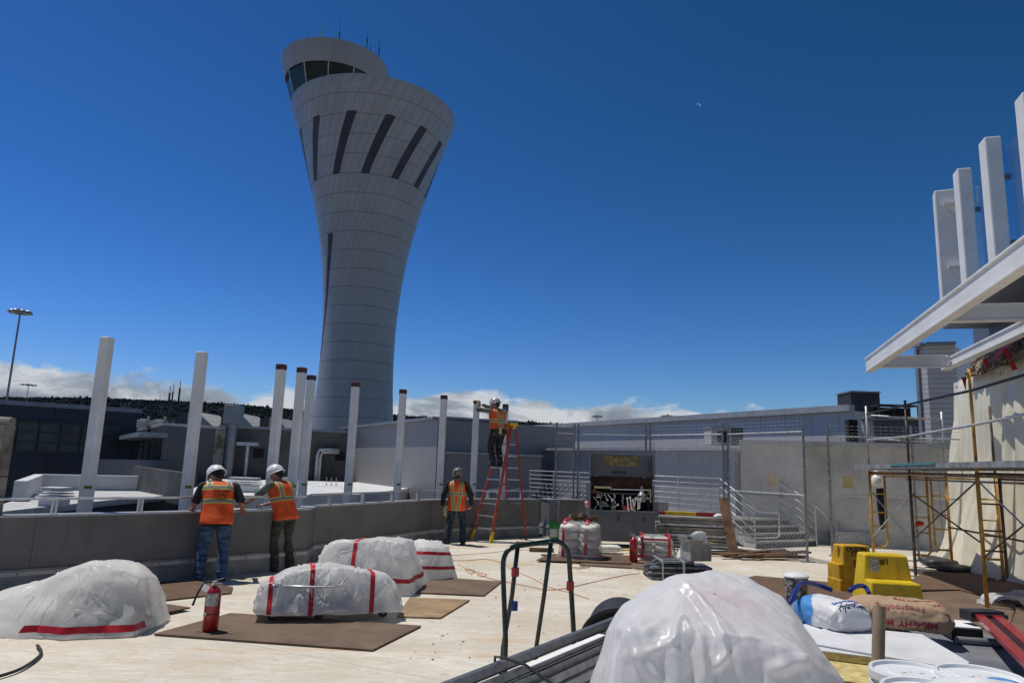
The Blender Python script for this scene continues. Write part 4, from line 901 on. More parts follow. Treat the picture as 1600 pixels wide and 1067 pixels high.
inchest('oil_can', 'dark oil can with a cone spout at the right of the chest', 'can', M['galv_dark'], lambda mb: mb.lathe([(.11, 0), (.12, .02), (.12, .17), (.05, .26), (.03, .36), (.015, .40)], n=16), 1.33, 1.1, .2)
inchest('drill', 'grey power drill lying at the left of the chest', 'drill', M['galv_dark'], lambda mb: (mb.cyl((-.1, 0, 0), (.12, 0, 0), .035, n=10), mb.beam((-.05, 0, 0), (-.08, 0, -.15), .045, .05), mb.cyl((.12, 0, 0), (.2, 0, 0), .01, n=6)), .35, .98, .12)
inchest('red_tool_case', 'red tool case low at the middle of the chest', 'case', M['red_paint'], lambda mb: (mb.box((0, 0, 0), (.3, .2, .11)), mb.box((0, 0, .07), (.1, .03, .03))), .98, .94, .14)
inchest('clamp', 'yellow tipped clamp at the right wall of the chest', 'clamp', M['tan'], lambda mb: (mb.box((0, 0, 0), (.02, .03, .3)), mb.box((-.04, 0, .15), (.1, .03, .02)), mb.box((-.04, 0, -.05), (.1, .03, .02))), 1.52, 1.25, .05)
for k in range(12):
    x_, z_ = rt.uniform(.15, 1.45), rt.uniform(.92, 1.22); sh2 = rt.random()
    o_ = inchest('hand_tool', ['socket bar lying', 'pipe tool lying', 'steel clamp lying', 'ratchet handle lying', 'pry bar end lying', 'bolt cutter jaw lying', 'spud bar lying', 'drift pin lying', 'cold chisel lying', 'torque bar lying', 'chain hook lying', 'pipe sleeve lying'][k]+' in the clutter of the open chest', 'hand tool', M[['chrome', 'galv', 'galv_dark', 'alu'][k % 4]], lambda mb: (mb.beam((-.09, 0, 0), (.09, 0, 0), .02, .02), mb.cyl((.09, -.02, 0), (.09, .02, 0), .03, n=10)), x_, z_, rt.uniform(.06, .2)); o_.rotation_euler = (0, rt.uniform(-1.4, 1.4), rt.uniform(-.6, .6))
inchest('grinder', 'copper coloured grinder high at the left of the chest', 'grinder', M['lumber_brown'], lambda mb: (mb.cyl((0, 0, 0), (.16, 0, -.03), .03, n=10), mb.cyl((-.02, 0, -.04), (-.02, 0, .04), .055, n=12)), .12, 1.33, .08)

# ================================================================ scaffold
fr_d = V(.25, .97, 0).normalized(); fr_n = V(.97, -.25, 0)
A0, B0, C0 = at(1366, 884), at(1431, 901), at(1543, 951)
frameW = 1.52
def tubes(name, pts, m, par, r=.021, smooth=True): 
    mb = MB(); mb.tube(pts, r, n=8); return mesh_obj(name, mb, m, par, smooth=smooth)
def scaf_frame(base, lab, m1, m2, hgt=2.03, dirn=fr_n, guard=1.45, w=frameW, gm_=None):
    t = thing('scaffold_frame', lab, 'scaffold frame', base, 0, 'walk-through scaffold frames'); u = dirn
    for s_, gz in ((0, guard), (w, guard-.1)):
        p = u*s_; tubes('leg', [p+V(0, 0, .03), p+V(0, 0, hgt)], m1 if s_ == 0 else m2, t, .031)
        mb = MB(); mb.box(p+V(0, 0, .012), (.13, .13, .014)); mesh_obj('base_plate', mb, M['galv_dark'], t)
        tubes('guard_post', [p+V(0, 0, hgt), p+V(0, 0, hgt+gz)], gm_ or (M['galv'] if m1 is M['scaf_yellow'] else M['scaf_rust']), t, .024)
        q = p+u*(.30 if s_ == 0 else -.30); k_ = 1 if s_ == 0 else -1
        tubes('inner_leg', [p+V(0, 0, .42), q-u*.06*k_+V(0, 0, .42), q+V(0, 0, .50), q+V(0, 0, hgt-.08)], m2, t, .023)
        for z in (.85, 1.15, 1.55): tubes('rung', [p+V(0, 0, z), q+V(0, 0, z)], m2, t, .014)
    tubes('top_bar', [V(0, 0, hgt-.02), u*w+V(0, 0, hgt-.02)], m2, t, .021); tubes('cross_bar', [u*.3+V(0, 0, hgt-.1), u*(w-.3)+V(0, 0, hgt-.1)], m2, t, .017)
    return t
scaf_frame(A0, 'far yellow scaffold frame at the end of the platform', M['scaf_yellow'], M['scaf_yellow'])
scaf_frame(B0, 'middle rusty scaffold frame behind the numbered yellow step stool', M['scaf_rust'], M['scaf_yellow'])
scaf_frame(C0, 'nearest scaffold frame with a yellow top beside the red folded ladder', M['scaf_yellow'], M['scaf_rust'], guard=1.62, gm_=M['scaf_yellow'])
def brace(p, q, lab, m='galv', r=.0125):
    mb = MB(); mb.cyl((0, 0, 0), Vector(q)-Vector(p), r, n=8); mb.cyl(V(0, -.03, 0), V(0, .03, 0), .02, n=8); o = mesh_obj('cross_brace', mb, M[m]); tag(o, lab, 'brace', 'scaffold cross braces'); o.location = p
up_ = lambda p, z: p+V(0, 0, z)
brace(up_(A0, 1.62), up_(B0, .62), 'light steel brace falling from the far frame to the middle frame'); brace(up_(A0, .62), up_(B0, 1.62), 'light steel brace rising from the far frame to the middle frame')
brace(up_(B0, 1.62), up_(C0, .95), 'brown brace falling from the middle frame to the nearest frame', 'scaf_rust', .014); brace(up_(B0, .72), up_(C0, 1.9), 'dark brace rising from the middle frame to the nearest frame', 'dark_steel', .014)
D0 = C0-fr_d*3.0
brace(up_(C0, 1.9), up_(D0, .75), 'light steel brace running out of view from the nearest frame top'); brace(up_(C0, .75), up_(D0, 1.9), 'rusty brace rising out of view from the foot of the nearest frame', 'scaf_rust')
scaf_frame(D0, 'scaffold frame beyond the right edge carrying the platform end', M['scaf_yellow'], M['scaf_rust'])
# platform planks
zd = 2.10
e0 = A0-fr_d*-.25; LD = (D0-e0).length+.5; fd = (D0-A0).normalized()
for k in range(4):
    mb = MB(); a = e0+fr_n*(-.10+.36*k)+fd*(.0 if k else .05); b = D0+fd*.4+fr_n*(-.10+.36*k)
    t = thing('platform_plank', ['outermost grey platform plank with teal edge strip', 'second grey platform plank of the scaffold', 'third grey platform plank of the scaffold', 'innermost grey platform plank of the scaffold'][k], 'plank', V(a.x, a.y, zd), 0, 'scaffold platform planks')
    a_ = V(0, 0, .02); b_ = V(b.x-a.x, b.y-a.y, .02)
    mb.beam(a_, b_, .33, .04); mesh_obj('deck_board', mb, M['ply_grey'], t, bevel=.004)
    for s_ in (-.168, .168):
        mb = MB(); mb.beam(a_+fr_n*s_, b_+fr_n*s_, .022, .085); mesh_obj('side_rail', mb, M['deck_plank'], t)
    if k == 0:
        mb = MB(); mb.beam(a_+(b_-a_)*.30+fr_n*-.19+V(0, 0, .03), a_+(b_-a_)*.56+fr_n*-.19+V(0, 0, .03), .012, .03); mesh_obj('teal_strip', mb, M['teal'], t)
# ledgers under the platform
for k, (q, z_, m_) in enumerate(((.02, 1.98, 'scaf_rust'), (1.5, 1.98, 'scaf_rust'), (1.5, .9, 'scaf_rust'), (.75, 1.88, 'galv_dark'))):
    mb = MB(); a = A0+fr_n*q; b = D0+fr_n*q; mb.cyl((0, 0, 0), b-a, .019, n=8); o_ = mesh_obj('ledger', mb, M[m_], smooth=True); tag(o_, ['rusty ledger tube under the outer edge of the platform', 'rusty ledger tube under the inner edge of the platform', 'low rusty ledger tube on the building side of the scaffold', 'grey ledger tube under the middle of the platform'][k], 'scaffold tube', 'scaffold ledger tubes'); o_.location = a+V(0, 0, z_)
# guard rails
def grail(pts, lab, m='galv', r=.02):
    mb = MB(); mb.tube(pts, r, n=8); tag(mesh_obj('guard_rail', mb, M[m], smooth=True), lab, 'guard rail', 'scaffold guard rails')
grail([up_(A0, 3.30), up_(B0, 3.38), up_(C0, 3.30), up_(D0, 3.3)], 'upper outer guard rail running the length of the scaffold', 'dark_steel', .022)
grail([up_(A0, 2.72), up_(B0, 2.74), up_(C0, 2.76), up_(D0, 2.8)], 'lower outer guard rail running the length of the scaffold', 'galv', .022)
grail([up_(A0, 3.28), up_(A0+fr_n*frameW, 3.2)], 'upper end guard rail across the far frame'); grail([up_(A0, 2.75), up_(A0+fr_n*frameW, 2.7)], 'lower end guard rail across the far frame')
mb = MB(); A = V(0, 0, 0); mb.tube([(0.05*math.sin(k), .03*math.cos(k*2.1), .02*math.sin(k*3)) for k in range(9)], .022, n=6); tag(mesh_obj('rag', mb, M['paper'], smooth=True), 'small white rag tied on the middle frame at platform level', 'rag').location = up_(B0, 2.16)+V(-.02, -.03, 0)
# ================================================================ canopy, upper glass screen, hung sheeting, broken roof edge
def ibeam(name, a, b, hgt, lab, cat='canopy beam', parent=None, loc=None, up=(0, 0, 1), w=.2):
    o = Vector(a); t = thing(name, lab, cat, o, 0, 'white canopy beams'); d_ = Vector(b)-o
    mb = MB(); mb.beam((0, 0, 0), d_, w*.70, hgt-.02); mesh_obj('web', mb, M['white_paint'], t, bevel=.004)
    for s_ in (1, -1):
        mb = MB(); mb.beam(V(0, 0, s_*(hgt/2-.018)), d_+V(0, 0, s_*(hgt/2-.018)), w, .036); mesh_obj('flange', mb, M['white_paint'], t, bevel=.006)
    return t
zB = 4.33
cd_ = V(.29, 1, 0).normalized(); cn_ = V(.96, -.28, 0).normalized()
E0 = atY(1357, 571, 16.2); zB = E0.z
far_end = V(E0.x, E0.y, zB)
ibeam('canopy_beam', far_end, far_end-cd_*13.5, .33, 'long white outer fascia beam of the canopy rising to the upper right', w=.16)
mb = MB(); mb.box((0, 0, 0), (.02, .14, .30)); 
inn = far_end+cn_*1.58
ibeam('canopy_beam', inn+cd_*.1, inn-cd_*13, .22, 'white inner canopy beam close to the plastic sheeting', w=.16)
for k, s_ in enumerate((.55, 5.6, 10.6)):
    p = far_end-cd_*s_+cn_*.09; q = p+cn_*1.38+V(0, 0, 0)
    t = ibeam('cross_beam', p, q, .27, ['white cross beam at the far end of the canopy', 'white cross beam in the middle of the canopy', 'white cross beam nearest the camera on the canopy'][k], w=.14)
    for e_ in (.98,):
        mb = MB(); c = (q-p)*e_; mb.box(c+V(0, -.08, 0), (.03, .05, .2), rz=math.atan2(cn_.y, cn_.x)); mb.cyl(c+V(-.03, -.12, .09), c+V(-.03, -.04, .09), .018, n=6); mb.cyl(c+V(-.03, -.12, -.09), c+V(-.03, -.04, -.09), .018, n=6); mesh_obj('bolt_plate', mb, M['white_paint'], t)
# square white columns and glass screen on the upper level
colp = [(1475, 300, 15.6), (1503, 267, 14.2), (1546, 219, 12.2), (1606, 150, 10.3)]
cols = []
for k, (x, y, Yk) in enumerate(colp):
    A = atY(x, y, Yk); cols.append(A); zb = zB+.95
    t = thing('screen_column', ['widest white column at the far end of the glass screen', 'second white column of the glass screen', 'tall white column in the middle of the glass screen', 'nearest white column of the glass screen'][k], 'column', V(A.x, A.y, zb), math.atan2(cn_.y, cn_.x) if k else R(-25), 'white columns of the upper glass screen')
    mb = MB(); w = .30 if k else .44; mb.box((0, 0, (A.z-zb)/2), (w*.9 if k else w, .34, A.z-zb)); mesh_obj('shaft', mb, M['white_paint'], t, bevel=.03)
    if k == 0:
        for z in (.42, 1.9):
            mb = MB(); zz = A.z-zb-z; mb.extrude([V(.0, -.19, zz), V(.30, -.19, zz), V(.30, -.19, zz-.5), V(.22, -.19, zz-.3), V(.1, -.19, zz-.16)][::-1], V(0, -.03, 0)); mb.box((.12, -.26, zz+.02), (.36, .2, .03)); mesh_obj('bracket', mb, M['white_paint'], t)
mb = MB(); ledge = [V(c_.x, c_.y, 0)-cn_*.20 for c_ in (cols[0]+cd_*.1, cols[1], cols[2], cols[3], cols[3]-cd_*4.0)]
mb.prism([(p.x, p.y) for p in ledge]+[((p+cn_*.95).x, (p+cn_*.95).y) for p in ledge[::-1]], zB+.82, zB+.945)
tag(mesh_obj('roof_ledge', mb, M['clad_dark']), 'dark roof ledge carrying the white columns of the glass screen', 'roof ledge')
for k in range(1, 4):
    a, b = cols[k], (cols[k+1] if k < 3 else cols[3]-cd_*2.0); a = V(a.x, a.y, 0)+cn_*.22; b = V(b.x, b.y, 0)+cn_*.22
    ztop = cols[k].z-.35+(.1 if k > 1 else 0); zb = zB+.9
    t = thing('glass_pane', ['tinted clear glass pane behind the second and third white columns', 'tall clear glass pane between the middle and nearest white columns', 'clear glass pane beyond the nearest white column'][k-1], 'glass pane', V(a.x, a.y, zb), 0, 'panes of the upper glass screen')
    mb = MB(); d_ = b-a; g_ = d_.normalized()*.02; mb.beam(g_+V(0, 0, (ztop-zb)/2), d_-g_+V(0, 0, (ztop-zb)/2), .018, ztop-zb); mesh_obj('sheet', mb, M['glass'], t)
    for z in ((ztop-zb)*.80, (ztop-zb)*.30):
        mb = MB(); mb.box(g_+V(-.03, -.0, z), (.14, .05, .10), rz=math.atan2(cn_.y, cn_.x)); mb.cyl(g_+V(.02, 0, z-.04), g_+V(.02, 0, z+.06), .03, n=8); mesh_obj('clamp', mb, M['galv_dark'], t)
mb = MB(); P0_ = cols[3]; mb.tube([P0_+cn_*.25+V(-.35+.25*(1-math.cos(k*.16)), -.2, -3.0+1.5*math.sin(k*.157)) for k in range(11)], .03, n=8)
tag(mesh_obj('bent_pipe', mb, M['galv_dark'], smooth=True), 'dark curved pipe behind the glass beside the nearest white column', 'pipe')
# upper facade (dark blue) and broken roof edge behind the canopy
fw = inn+cn_*1.1
U0, U1 = inn+cn_*.9+cd_*1.0, inn+cn_*.9-cd_*13
mb = MB(); mb.prism([(U0.x, U0.y), (U1.x, U1.y), ((U1+cn_*4).x, (U1+cn_*4).y), ((U0+cn_*4).x, (U0+cn_*4).y)][::-1], zB-.3, zB+1.05)
tag(mesh_obj('upper_building', mb, M['clad_dark']), 'dark blue upper building wall above the torn roof edge', 'building')
mb = MB(); rs = random.Random(11); P = []
nI, nJ = 150, 12
for i in range(nI):
    s_ = -1.0+14*i/(nI-1); row = []
    for j in range(nJ):
        q = j/(nJ-1); zz = zB-.22+.85*q; outw = -.42+.34*q**.7
        p = inn+cn_*(1.05+outw)-cd_*s_; nz = noise.fractal(V(s_*2.6, q*4, .3), 1, 2, 5)*.14
        nb = noise.noise(V(s_*7, q*22, 4))*.07
        row.append(V(p.x, p.y, zz+.05*noise.noise(V(s_*3, q*3, 9)))-cn_*(nz+nb))
    P.append(row)
mb.grid(P); t = thing('torn_roof_edge', 'rough torn mortar and brown rubble along the roof edge behind the canopy', 'roof edge'); mesh_obj('mortar', mb, M['rubble'], t)
mb = MB()
for k in range(900):
    s_ = rs.uniform(-1, 13); q = rs.random(); p = inn+cn_*(.62+.36*q**.7)-cd_*s_; c = V(p.x, p.y, zB-.20+.83*q)
    mb.box(c, (rs.uniform(.04, .16), rs.uniform(.04, .12), rs.uniform(.015, .05)), M=Euler((rs.uniform(-.5, .5), rs.uniform(-.5, .5), rs.uniform(0, 3))).to_matrix())
mesh_obj('rubble', mb, M['rubble'], t)['kind'] = 'stuff'
for k, (s0_, s1_, z0_, z1_) in enumerate(((1.3, 3.0, -.55, -.12), (5.8, 9.5, -.5, .15))):
    mb = MB(); a, b = inn+cn_*.52-cd_*s0_, inn+cn_*.62-cd_*s1_; a.z = zB+z0_+.5; b.z = zB+z1_+.5
    mb.beam(a, b, .01, .11); m_ = a.lerp(b, .3); mb.beam(m_, m_+V(.1, -.1, -.45), .01, .09)
    tag(mesh_obj('red_tape_strip', mb, M['red_tape']), ['red tape strip hanging at the far end of the torn roof edge', 'long red tape strip along the middle of the torn roof edge'][k], 'tape')
# hung polythene wall: pleated sheet on the building side of the scaffold
SH0 = at(1478, 872); 
shd = cd_; sh_top = zB-.12
P = []; nI, nJ = 420, 130
sb = V(SH0.x-.05, SH0.y, 0)
for i in range(nI):
    s_ = 12.5*i/(nI-1); row = []
    for j in range(nJ):
        q = j/(nJ-1); z = q*sh_top
        w_ = .25*noise.noise(V(s_*1.3, q*2.2, 7)); rm = noise.ridged_multi_fractal(V((s_+w_+.25*q)*1.5, q*.9, 3.3), 1.0, 2.0, 1, 1.0, 2.0)-.9; r2 = noise.ridged_multi_fractal(V(s_*3.1+2.2*q, q*3.5-s_, 8.1), 1.0, 2.2, 3, 1.0, 2.0)-1.0
        fold = .16*rm+.003*r2+.22*noise.noise(V(s_*.8, q*1.2, 2.0))+.12*noise.noise(V(s_*3.0+1.6*q, q*.8, 6.0))+.03*noise.noise(V(s_*9-4*q, q*2.5, 2.0))
        fold *= (.45+.65*max(0, math.sin(min(1, q*1.02)*math.pi))**.5)
        flare = .55*(max(0, .22-q)/.22)**2
        p = sb-shd*s_+cn_*(.50*q-flare*(.25+.3*math.sin(s_*2.3))+fold*1.0)
        if i < 50: p = p+cn_*(.28*(1-i/50)**2*math.sin(q*3.1))
        row.append(V(p.x, p.y, z+.02))
    P.append(row)
mb = MB(); mb.grid(P); t = thing('hung_sheeting', 'tall cream polythene sheeting hung behind the scaffold', 'plastic sheeting'); mesh_obj('sheet', mb, M['poly_wall'], t, smooth=True)
mb = MB(); a, b = sb+cn_*.52+V(0, 0, sh_top-.03), sb-shd*12.5+cn_*.52+V(0, 0, sh_top-.03); mb.beam(a, b, .06, .09); mesh_obj('batten', mb, M['white_paint'], t)
mb = MB(); a = sb+cn_*1.5; b = sb-shd*12.8+cn_*1.5; mb.beam(V(a.x, a.y, 1.9), V(b.x, b.y, 1.9), .3, 3.8); tag(mesh_obj('inner_wall', mb, M['concrete']), 'pale wall hidden behind the hung polythene sheeting', 'wall')
for k, (x, y, Yk, dz_) in enumerate(((1540, 562, 12.6, .22), (1506, 590, 14.6, .28))):
    A = atY(x, y, Yk); mb = MB(); mb.add([(-.05, 0, 0), (.05, 0, .02), (.01, -.02, -dz_)], [(0, 1, 2)]); o = mesh_obj('red_tape_scrap', mb, M['red_tape'], solid=.006); tag(o, ['small red tape scrap pointing down on the polythene', 'red tape scrap at the far top corner of the polythene'][k], 'tape'); o.location = A
# ================================================================ people
def capsule(mb, a, b, r0, r1, n=14):
    a, b = Vector(a), Vector(b); d = b-a; L = max(d.length, 1e-4); d.normalize(); x = d.orthogonal().normalized(); y = d.cross(x)
    prof = [(-r0*math.cos(t), r0*math.sin(t)) for t in (R(8), R(35), R(62))]+[(0, r0), (L*.5, (r0+r1)/2), (L, r1)]+[(L+r1*math.sin(t), r1*math.cos(t)) for t in (R(28), R(55), R(82))]
    Mx = Matrix((x, y, d)).transposed()
    mb.lathe([(r, z) for z, r in prof], c=a, n=n, M=Mx)
def ellipsoid(mb, c, s, Mx=None, n=20):
    Mx = Mx or Matrix.Identity(3); prof = [(math.sin(t)*1.0, -math.cos(t)) for t in [R(4+172*k/12) for k in range(13)]]
    vs = MB(); vs.lathe(prof, n=n); c = Vector(c)
    mb.add([c+Mx @ Vector((p[0]*s[0], p[1]*s[1], p[2]*s[2])) for p in vs.v], vs.f)
def loft(mb, rings, n=28, Mx=None, c=(0, 0, 0), pw=2.3, jit=0.0, seed=0):
    """rings: (z, rx, ry, cx, cy) in a local frame"""
    Mx = Mx or Matrix.Identity(3); c = Vector(c); vs = []
    for z, rx, ry, cx, cy in rings:
        for k in range(n):
            t = 2*math.pi*k/n; ct, s_ = math.cos(t), math.sin(t)
            px = math.copysign(abs(ct)**(2/pw), ct)*rx; py = math.copysign(abs(s_)**(2/pw), s_)*ry
            j = 1+jit*noise.noise(V(px*9+seed, py*9, z*6))
            vs.append(c+Mx @ Vector((cx+px*j, cy+py*j, z)))
    m = len(rings); fs = [(i*n+k, i*n+(k+1) % n, (i+1)*n+(k+1) % n, (i+1)*n+k) for i in range(m-1) for k in range(n)]
    fs += [tuple(range(n-1, -1, -1)), tuple((m-1)*n+k for k in range(n))]; mb.add(vs, fs)
def remesh(o, vox, smooth=2):
    m_ = o.modifiers.new('body', 'REMESH'); m_.mode = 'VOXEL'; m_.voxel_size = vox; m_.use_smooth_shade = True
    if smooth: s_ = o.modifiers.new('soft', 'SMOOTH'); s_.iterations = smooth; s_.factor = .5
    return o
def ik(a, t, l1, l2, hint):
    a, t, hint = Vector(a), Vector(t), Vector(hint); d = t-a; L = d.length
    if L > (l1+l2)*.999: t = a+d.normalized()*(l1+l2)*.999; d = t-a; L = d.length
    u = d.normalized(); q = (l1*l1-l2*l2+L*L)/(2*L); h = math.sqrt(max(l1*l1-q*q, 0)); w = (hint-u*hint.dot(u)).normalized()
    return a+u*q+w*h, t
def hand(mb, w, d, nrm, side, curl=.5):
    """w wrist, d pointing direction of the hand, nrm direction the palm faces"""
    d = Vector(d).normalized(); nrm = Vector(nrm); nrm = (nrm-d*nrm.dot(d)).normalized(); s_ = d.cross(nrm)*side
    w = Vector(w)
    for k in (-1, 0, 1): capsule(mb, w+s_*.018*k+d*.01, w+s_*.024*k+d*.078, .017, .015, 8)
    for k, (off, L) in enumerate(((.031, .072), (.0105, .080), (-.0105, .075), (-.030, .060))):
        p = w+s_*off+d*.083; a = curl*.5
        for seg, q in ((.44, a), (.32, a+curl*.9), (.24, a+curl*1.6)):
            dd = d*math.cos(q)+nrm*math.sin(q); e = p+dd*L*seg; capsule(mb, p, e, .0092, .0082, 8); p = e
    p = w+s_*.030+d*.022; e = p+(s_*.75+d*.55+nrm*.35).normalized()*.042; capsule(mb, p, e, .012, .010, 8); capsule(mb, e, e+(d*.8+nrm*.55+s_*.15).normalized()*.034, .010, .008, 8)
def vest_mat(nm, H, Vb, text_=False):
    def f(N, tc, base):
        x, y, z = N.sep(tc.outputs['Object']); ax = N.math('ABSOLUTE', x)
        def band(c, v_, w): return N.math('LESS_THAN', N.math('ABSOLUTE', N.math('SUBTRACT', v_, c)), w)
        sil = None; yel = None
        def mx(a, b): return b if a is None else N.math('MAXIMUM', a, b)
        for c in H: sil = mx(sil, band(c, z, .022)); yel = mx(yel, band(c, z, .038))
        for c, lo, hi, k in Vb:
            cc = N.math('ADD', c, N.math('MULTIPLY', N.math('SUBTRACT', z, .3), k))
            g_ = N.math('MULTIPLY', N.math('GREATER_THAN', z, lo), N.math('LESS_THAN', z, hi))
            d_ = N.math('ABSOLUTE', N.math('SUBTRACT', ax, cc))
            sil = mx(sil, N.math('MULTIPLY', N.math('LESS_THAN', d_, .020), g_)); yel = mx(yel, N.math('MULTIPLY', N.math('LESS_THAN', d_, .034), g_))
        c_ = N.mix(yel, base, (0.62, 0.55, 0.12)); return N.mix(sil, c_, (0.24, 0.23, 0.19))
    return mat(nm, (0.90, 0.105, 0.012), 0.7, 0, 0.14, 8, f2=f, bump=0.5, bs=9)
vm1 = vest_mat('orange vest, two bands', (.225, .435), ((.115, .44, .6, 0),))
vm2 = vest_mat('orange vest, waist band', (.215,), ((.105, .22, .6, .05),))
vm3 = vest_mat('orange vest, crossed bands', (.235,), ((.085, -.2, .6, .10),))
vm4 = vest_mat('orange vest, centre band', (.215,), ((.05, -.2, .6, .09),))
def person(label, loc, yaw, lean=0.0, headp=(0, 0), hands=None, feet=None, up='black_cloth', legs='denim', vest=None, hat='helmet', sleeves=True, scale=1.0, wide=1.16, pelvis_z=.95, gloves=False, hint=None, side_lean=0.0, curl=.6, hatstripe=False, hdir=None, hem=-.10):
    t = thing('person', label, 'person', loc, yaw); t.scale = (wide, wide, scale)
    T = Matrix.Rotation(-lean, 3, 'X') @ Matrix.Rotation(side_lean, 3, 'Y')      # lean forward (+y)
    pel = V(0, 0, pelvis_z); P_ = lambda x, y, z: pel+T @ V(x, y, z)
    neck = P_(0, -.01, .53); sh = {s_: P_(.185*s_, -.005, .475) for s_ in (-1, 1)}
    hp, hy_ = headp; HM = Matrix.Rotation(hy_, 3, 'Z') @ Matrix.Rotation(-hp, 3, 'X')
    hc = neck+V(0, 0, .05)+HM @ V(0, .025, .105)
    b = MB()
    # torso, neck, head with a face
    loft(b, [(-.10, .13, .09, 0, 0), (0, .155, .105, 0, 0), (.12, .135, .10, 0, 0), (.3, .155, .11, 0, .005), (.42, .165, .10, 0, 0), (.50, .12, .07, 0, 0), (.54, .06, .055, 0, 0)], Mx=T, c=pel)
    capsule(b, neck-V(0, 0, .03), hc-V(0, 0, .05), .06, .055)
    ellipsoid(b, hc, (.077, .097, .108), HM); ellipsoid(b, hc+HM @ V(0, .030, -.065), (.056, .066, .058), HM)
    capsule(b, hc+HM @ V(0, .092, .005), hc+HM @ V(0, .113, -.030), .010, .014, 8)      # nose
    ellipsoid(b, hc+HM @ V(0, .088, .028), (.05, .014, .012), HM); ellipsoid(b, hc+HM @ V(0, .088, -.066), (.026, .012, .009), HM)   # brow, lips
    for s_ in (-1, 1): ellipsoid(b, hc+HM @ V(.078*s_, -.005, -.010), (.010, .022, .032), HM)    # ears
    # legs
    ft = feet or {-1: (-.11, 0, 0), 1: (.11, 0, 0)}; knees = {}; ank = {}
    for s_ in (-1, 1):
        hpj = P_(.09*s_, 0, -.03); f_ = V(*ft[s_]); a = f_+V(0, -.03, .085); k_, a = ik(hpj, a, .44, .43, V(.12*s_, 1, 0)); knees[s_] = k_; ank[s_] = a
        capsule(b, hpj, k_, .080, .055); capsule(b, k_, a, .052, .036); capsule(b, a, f_+V(.01*s_, .08, .04), .036, .03)
    hds = hands; wr = {}; elb = {}
    for s_ in (-1, 1):
        hv = V(*hds[s_]); dd_ = V(*(hdir or {}).get(s_, (0, .3, -1))).normalized(); wt = hv-dd_*.08
        e_, w_ = ik(sh[s_], wt, .29, .26, V(*(hint or {}).get(s_, (.25*s_, -1, -.8)))); elb[s_] = e_; wr[s_] = w_
        capsule(b, sh[s_], e_, .048, .040); capsule(b, e_, w_, .039, .026)
        if not gloves: hand(b, w_, dd_, V(-s_*.8, .2, -.3) if abs(dd_.z) > .7 else V(0, 0, -1), s_, curl)
    remesh(mesh_obj('body', b, M['skin'], t, uv=False), .0062, 2)
    if gloves:
        for s_ in (-1, 1):
            g = MB(); dd_ = V(*(hdir or {}).get(s_, (0, .3, -1))).normalized(); capsule(g, wr[s_]-dd_*.02, wr[s_]+dd_*.01, .036, .034); hand(g, wr[s_], dd_, V(-s_, .2, -.3), s_, curl)
            remesh(mesh_obj('glove', g, M['glove'], t, uv=False), .006, 1)
    # trousers: cloth tubes over the legs with a seat
    tr = MB(); loft(tr, [(-.13, .15, .115, 0, 0), (-.04, .172, .128, 0, -.01), (.06, .162, .118, 0, 0), (.13, .150, .110, 0, 0)], Mx=T, c=pel)
    for s_ in (-1, 1):
        hpj = P_(.088*s_, -.005, -.05); k_, a = knees[s_], ank[s_]; m1 = hpj.lerp(k_, .5)
        capsule(tr, hpj, m1, .100, .090); capsule(tr, m1, k_, .090, .074); m2 = k_.lerp(a, .45)+V(0, -.012, 0); capsule(tr, k_, m2, .072, .069); capsule(tr, m2, a+V(0, 0, .0), .068, .064)
        for q in range(4):
            c_ = k_.lerp(a, .25+.22*q); ellipsoid(tr, c_, (.074+.004*(q % 2), .076, .018), Matrix.Rotation(.25*(-1)**q, 3, 'X'))
        ellipsoid(tr, k_+V(0, -.02, -.02), (.070, .070, .02), Matrix.Rotation(.3, 3, 'Y'))
        ellipsoid(tr, a+V(0, .012, .01), (.066, .072, .022))
    remesh(mesh_obj('trousers', tr, M[legs], t, uv=False), .010, 2)
    # boots
    for s_ in (-1, 1):
        bt = MB(); f_ = V(*ft[s_]); a = ank[s_]; ellipsoid(bt, f_+V(0, .05, .048), (.048, .135, .048)); capsule(bt, f_+V(0, -.03, .05), a+V(0, 0, .03), .046, .046); bt.box(f_+V(0, .045, .012), (.088, .27, .024))
        remesh(mesh_obj('boot', bt, M['boot'], t, uv=False), .008, 1)
    # shirt: short body plus sleeves
    s2 = MB(); loft(s2, [(-.15, .172, .128, 0, 0), (-.02, .172, .128, 0, 0), (.12, .158, .118, 0, 0), (.3, .178, .128, 0, .005), (.42, .188, .115, 0, 0), (.50, .14, .082, 0, 0), (.55, .075, .068, 0, .0)], Mx=T, c=pel)
    for s_ in (-1, 1):
        capsule(s2, sh[s_], sh[s_].lerp(elb[s_], .8 if not sleeves else 1), .066, .060)
        if sleeves: capsule(s2, elb[s_], elb[s_].lerp(wr[s_], .92), .056, .044)
        for q in range(3):
            c_ = sh[s_].lerp(elb[s_], .35+.28*q); ellipsoid(s2, c_, (.062, .062, .014), Matrix.Rotation(.4*(-1)**q, 3, 'Y'))
    remesh(mesh_obj('shirt', s2, M[up], t, uv=False), .009, 2)
    # vest: its own local frame, so the bands follow the back
    v_ = MB(); loft(v_, [(hem, .205, .160, 0, -.004), (hem+.03, .200, .156, 0, -.003), (.04, .192, .146, 0, 0), (.14, .188, .140, 0, 0), (.25, .194, .146, 0, .003), (.34, .200, .148, 0, .004), (.41, .205, .142, 0, 0), (.465, .206, .126, 0, 0), (.505, .175, .105, 0, 0), (.535, .12, .088, 0, 0), (.548, .09, .078, 0, 0)], n=48, jit=.10, seed=label.__len__(), pw=2.25)
    vo = mesh_obj('vest', v_, vest, t, smooth=True, uv=False); vo.location = pel; vo.rotation_euler = T.to_euler(); sb_ = vo.modifiers.new('s', 'SUBSURF'); sb_.levels = sb_.render_levels = 1
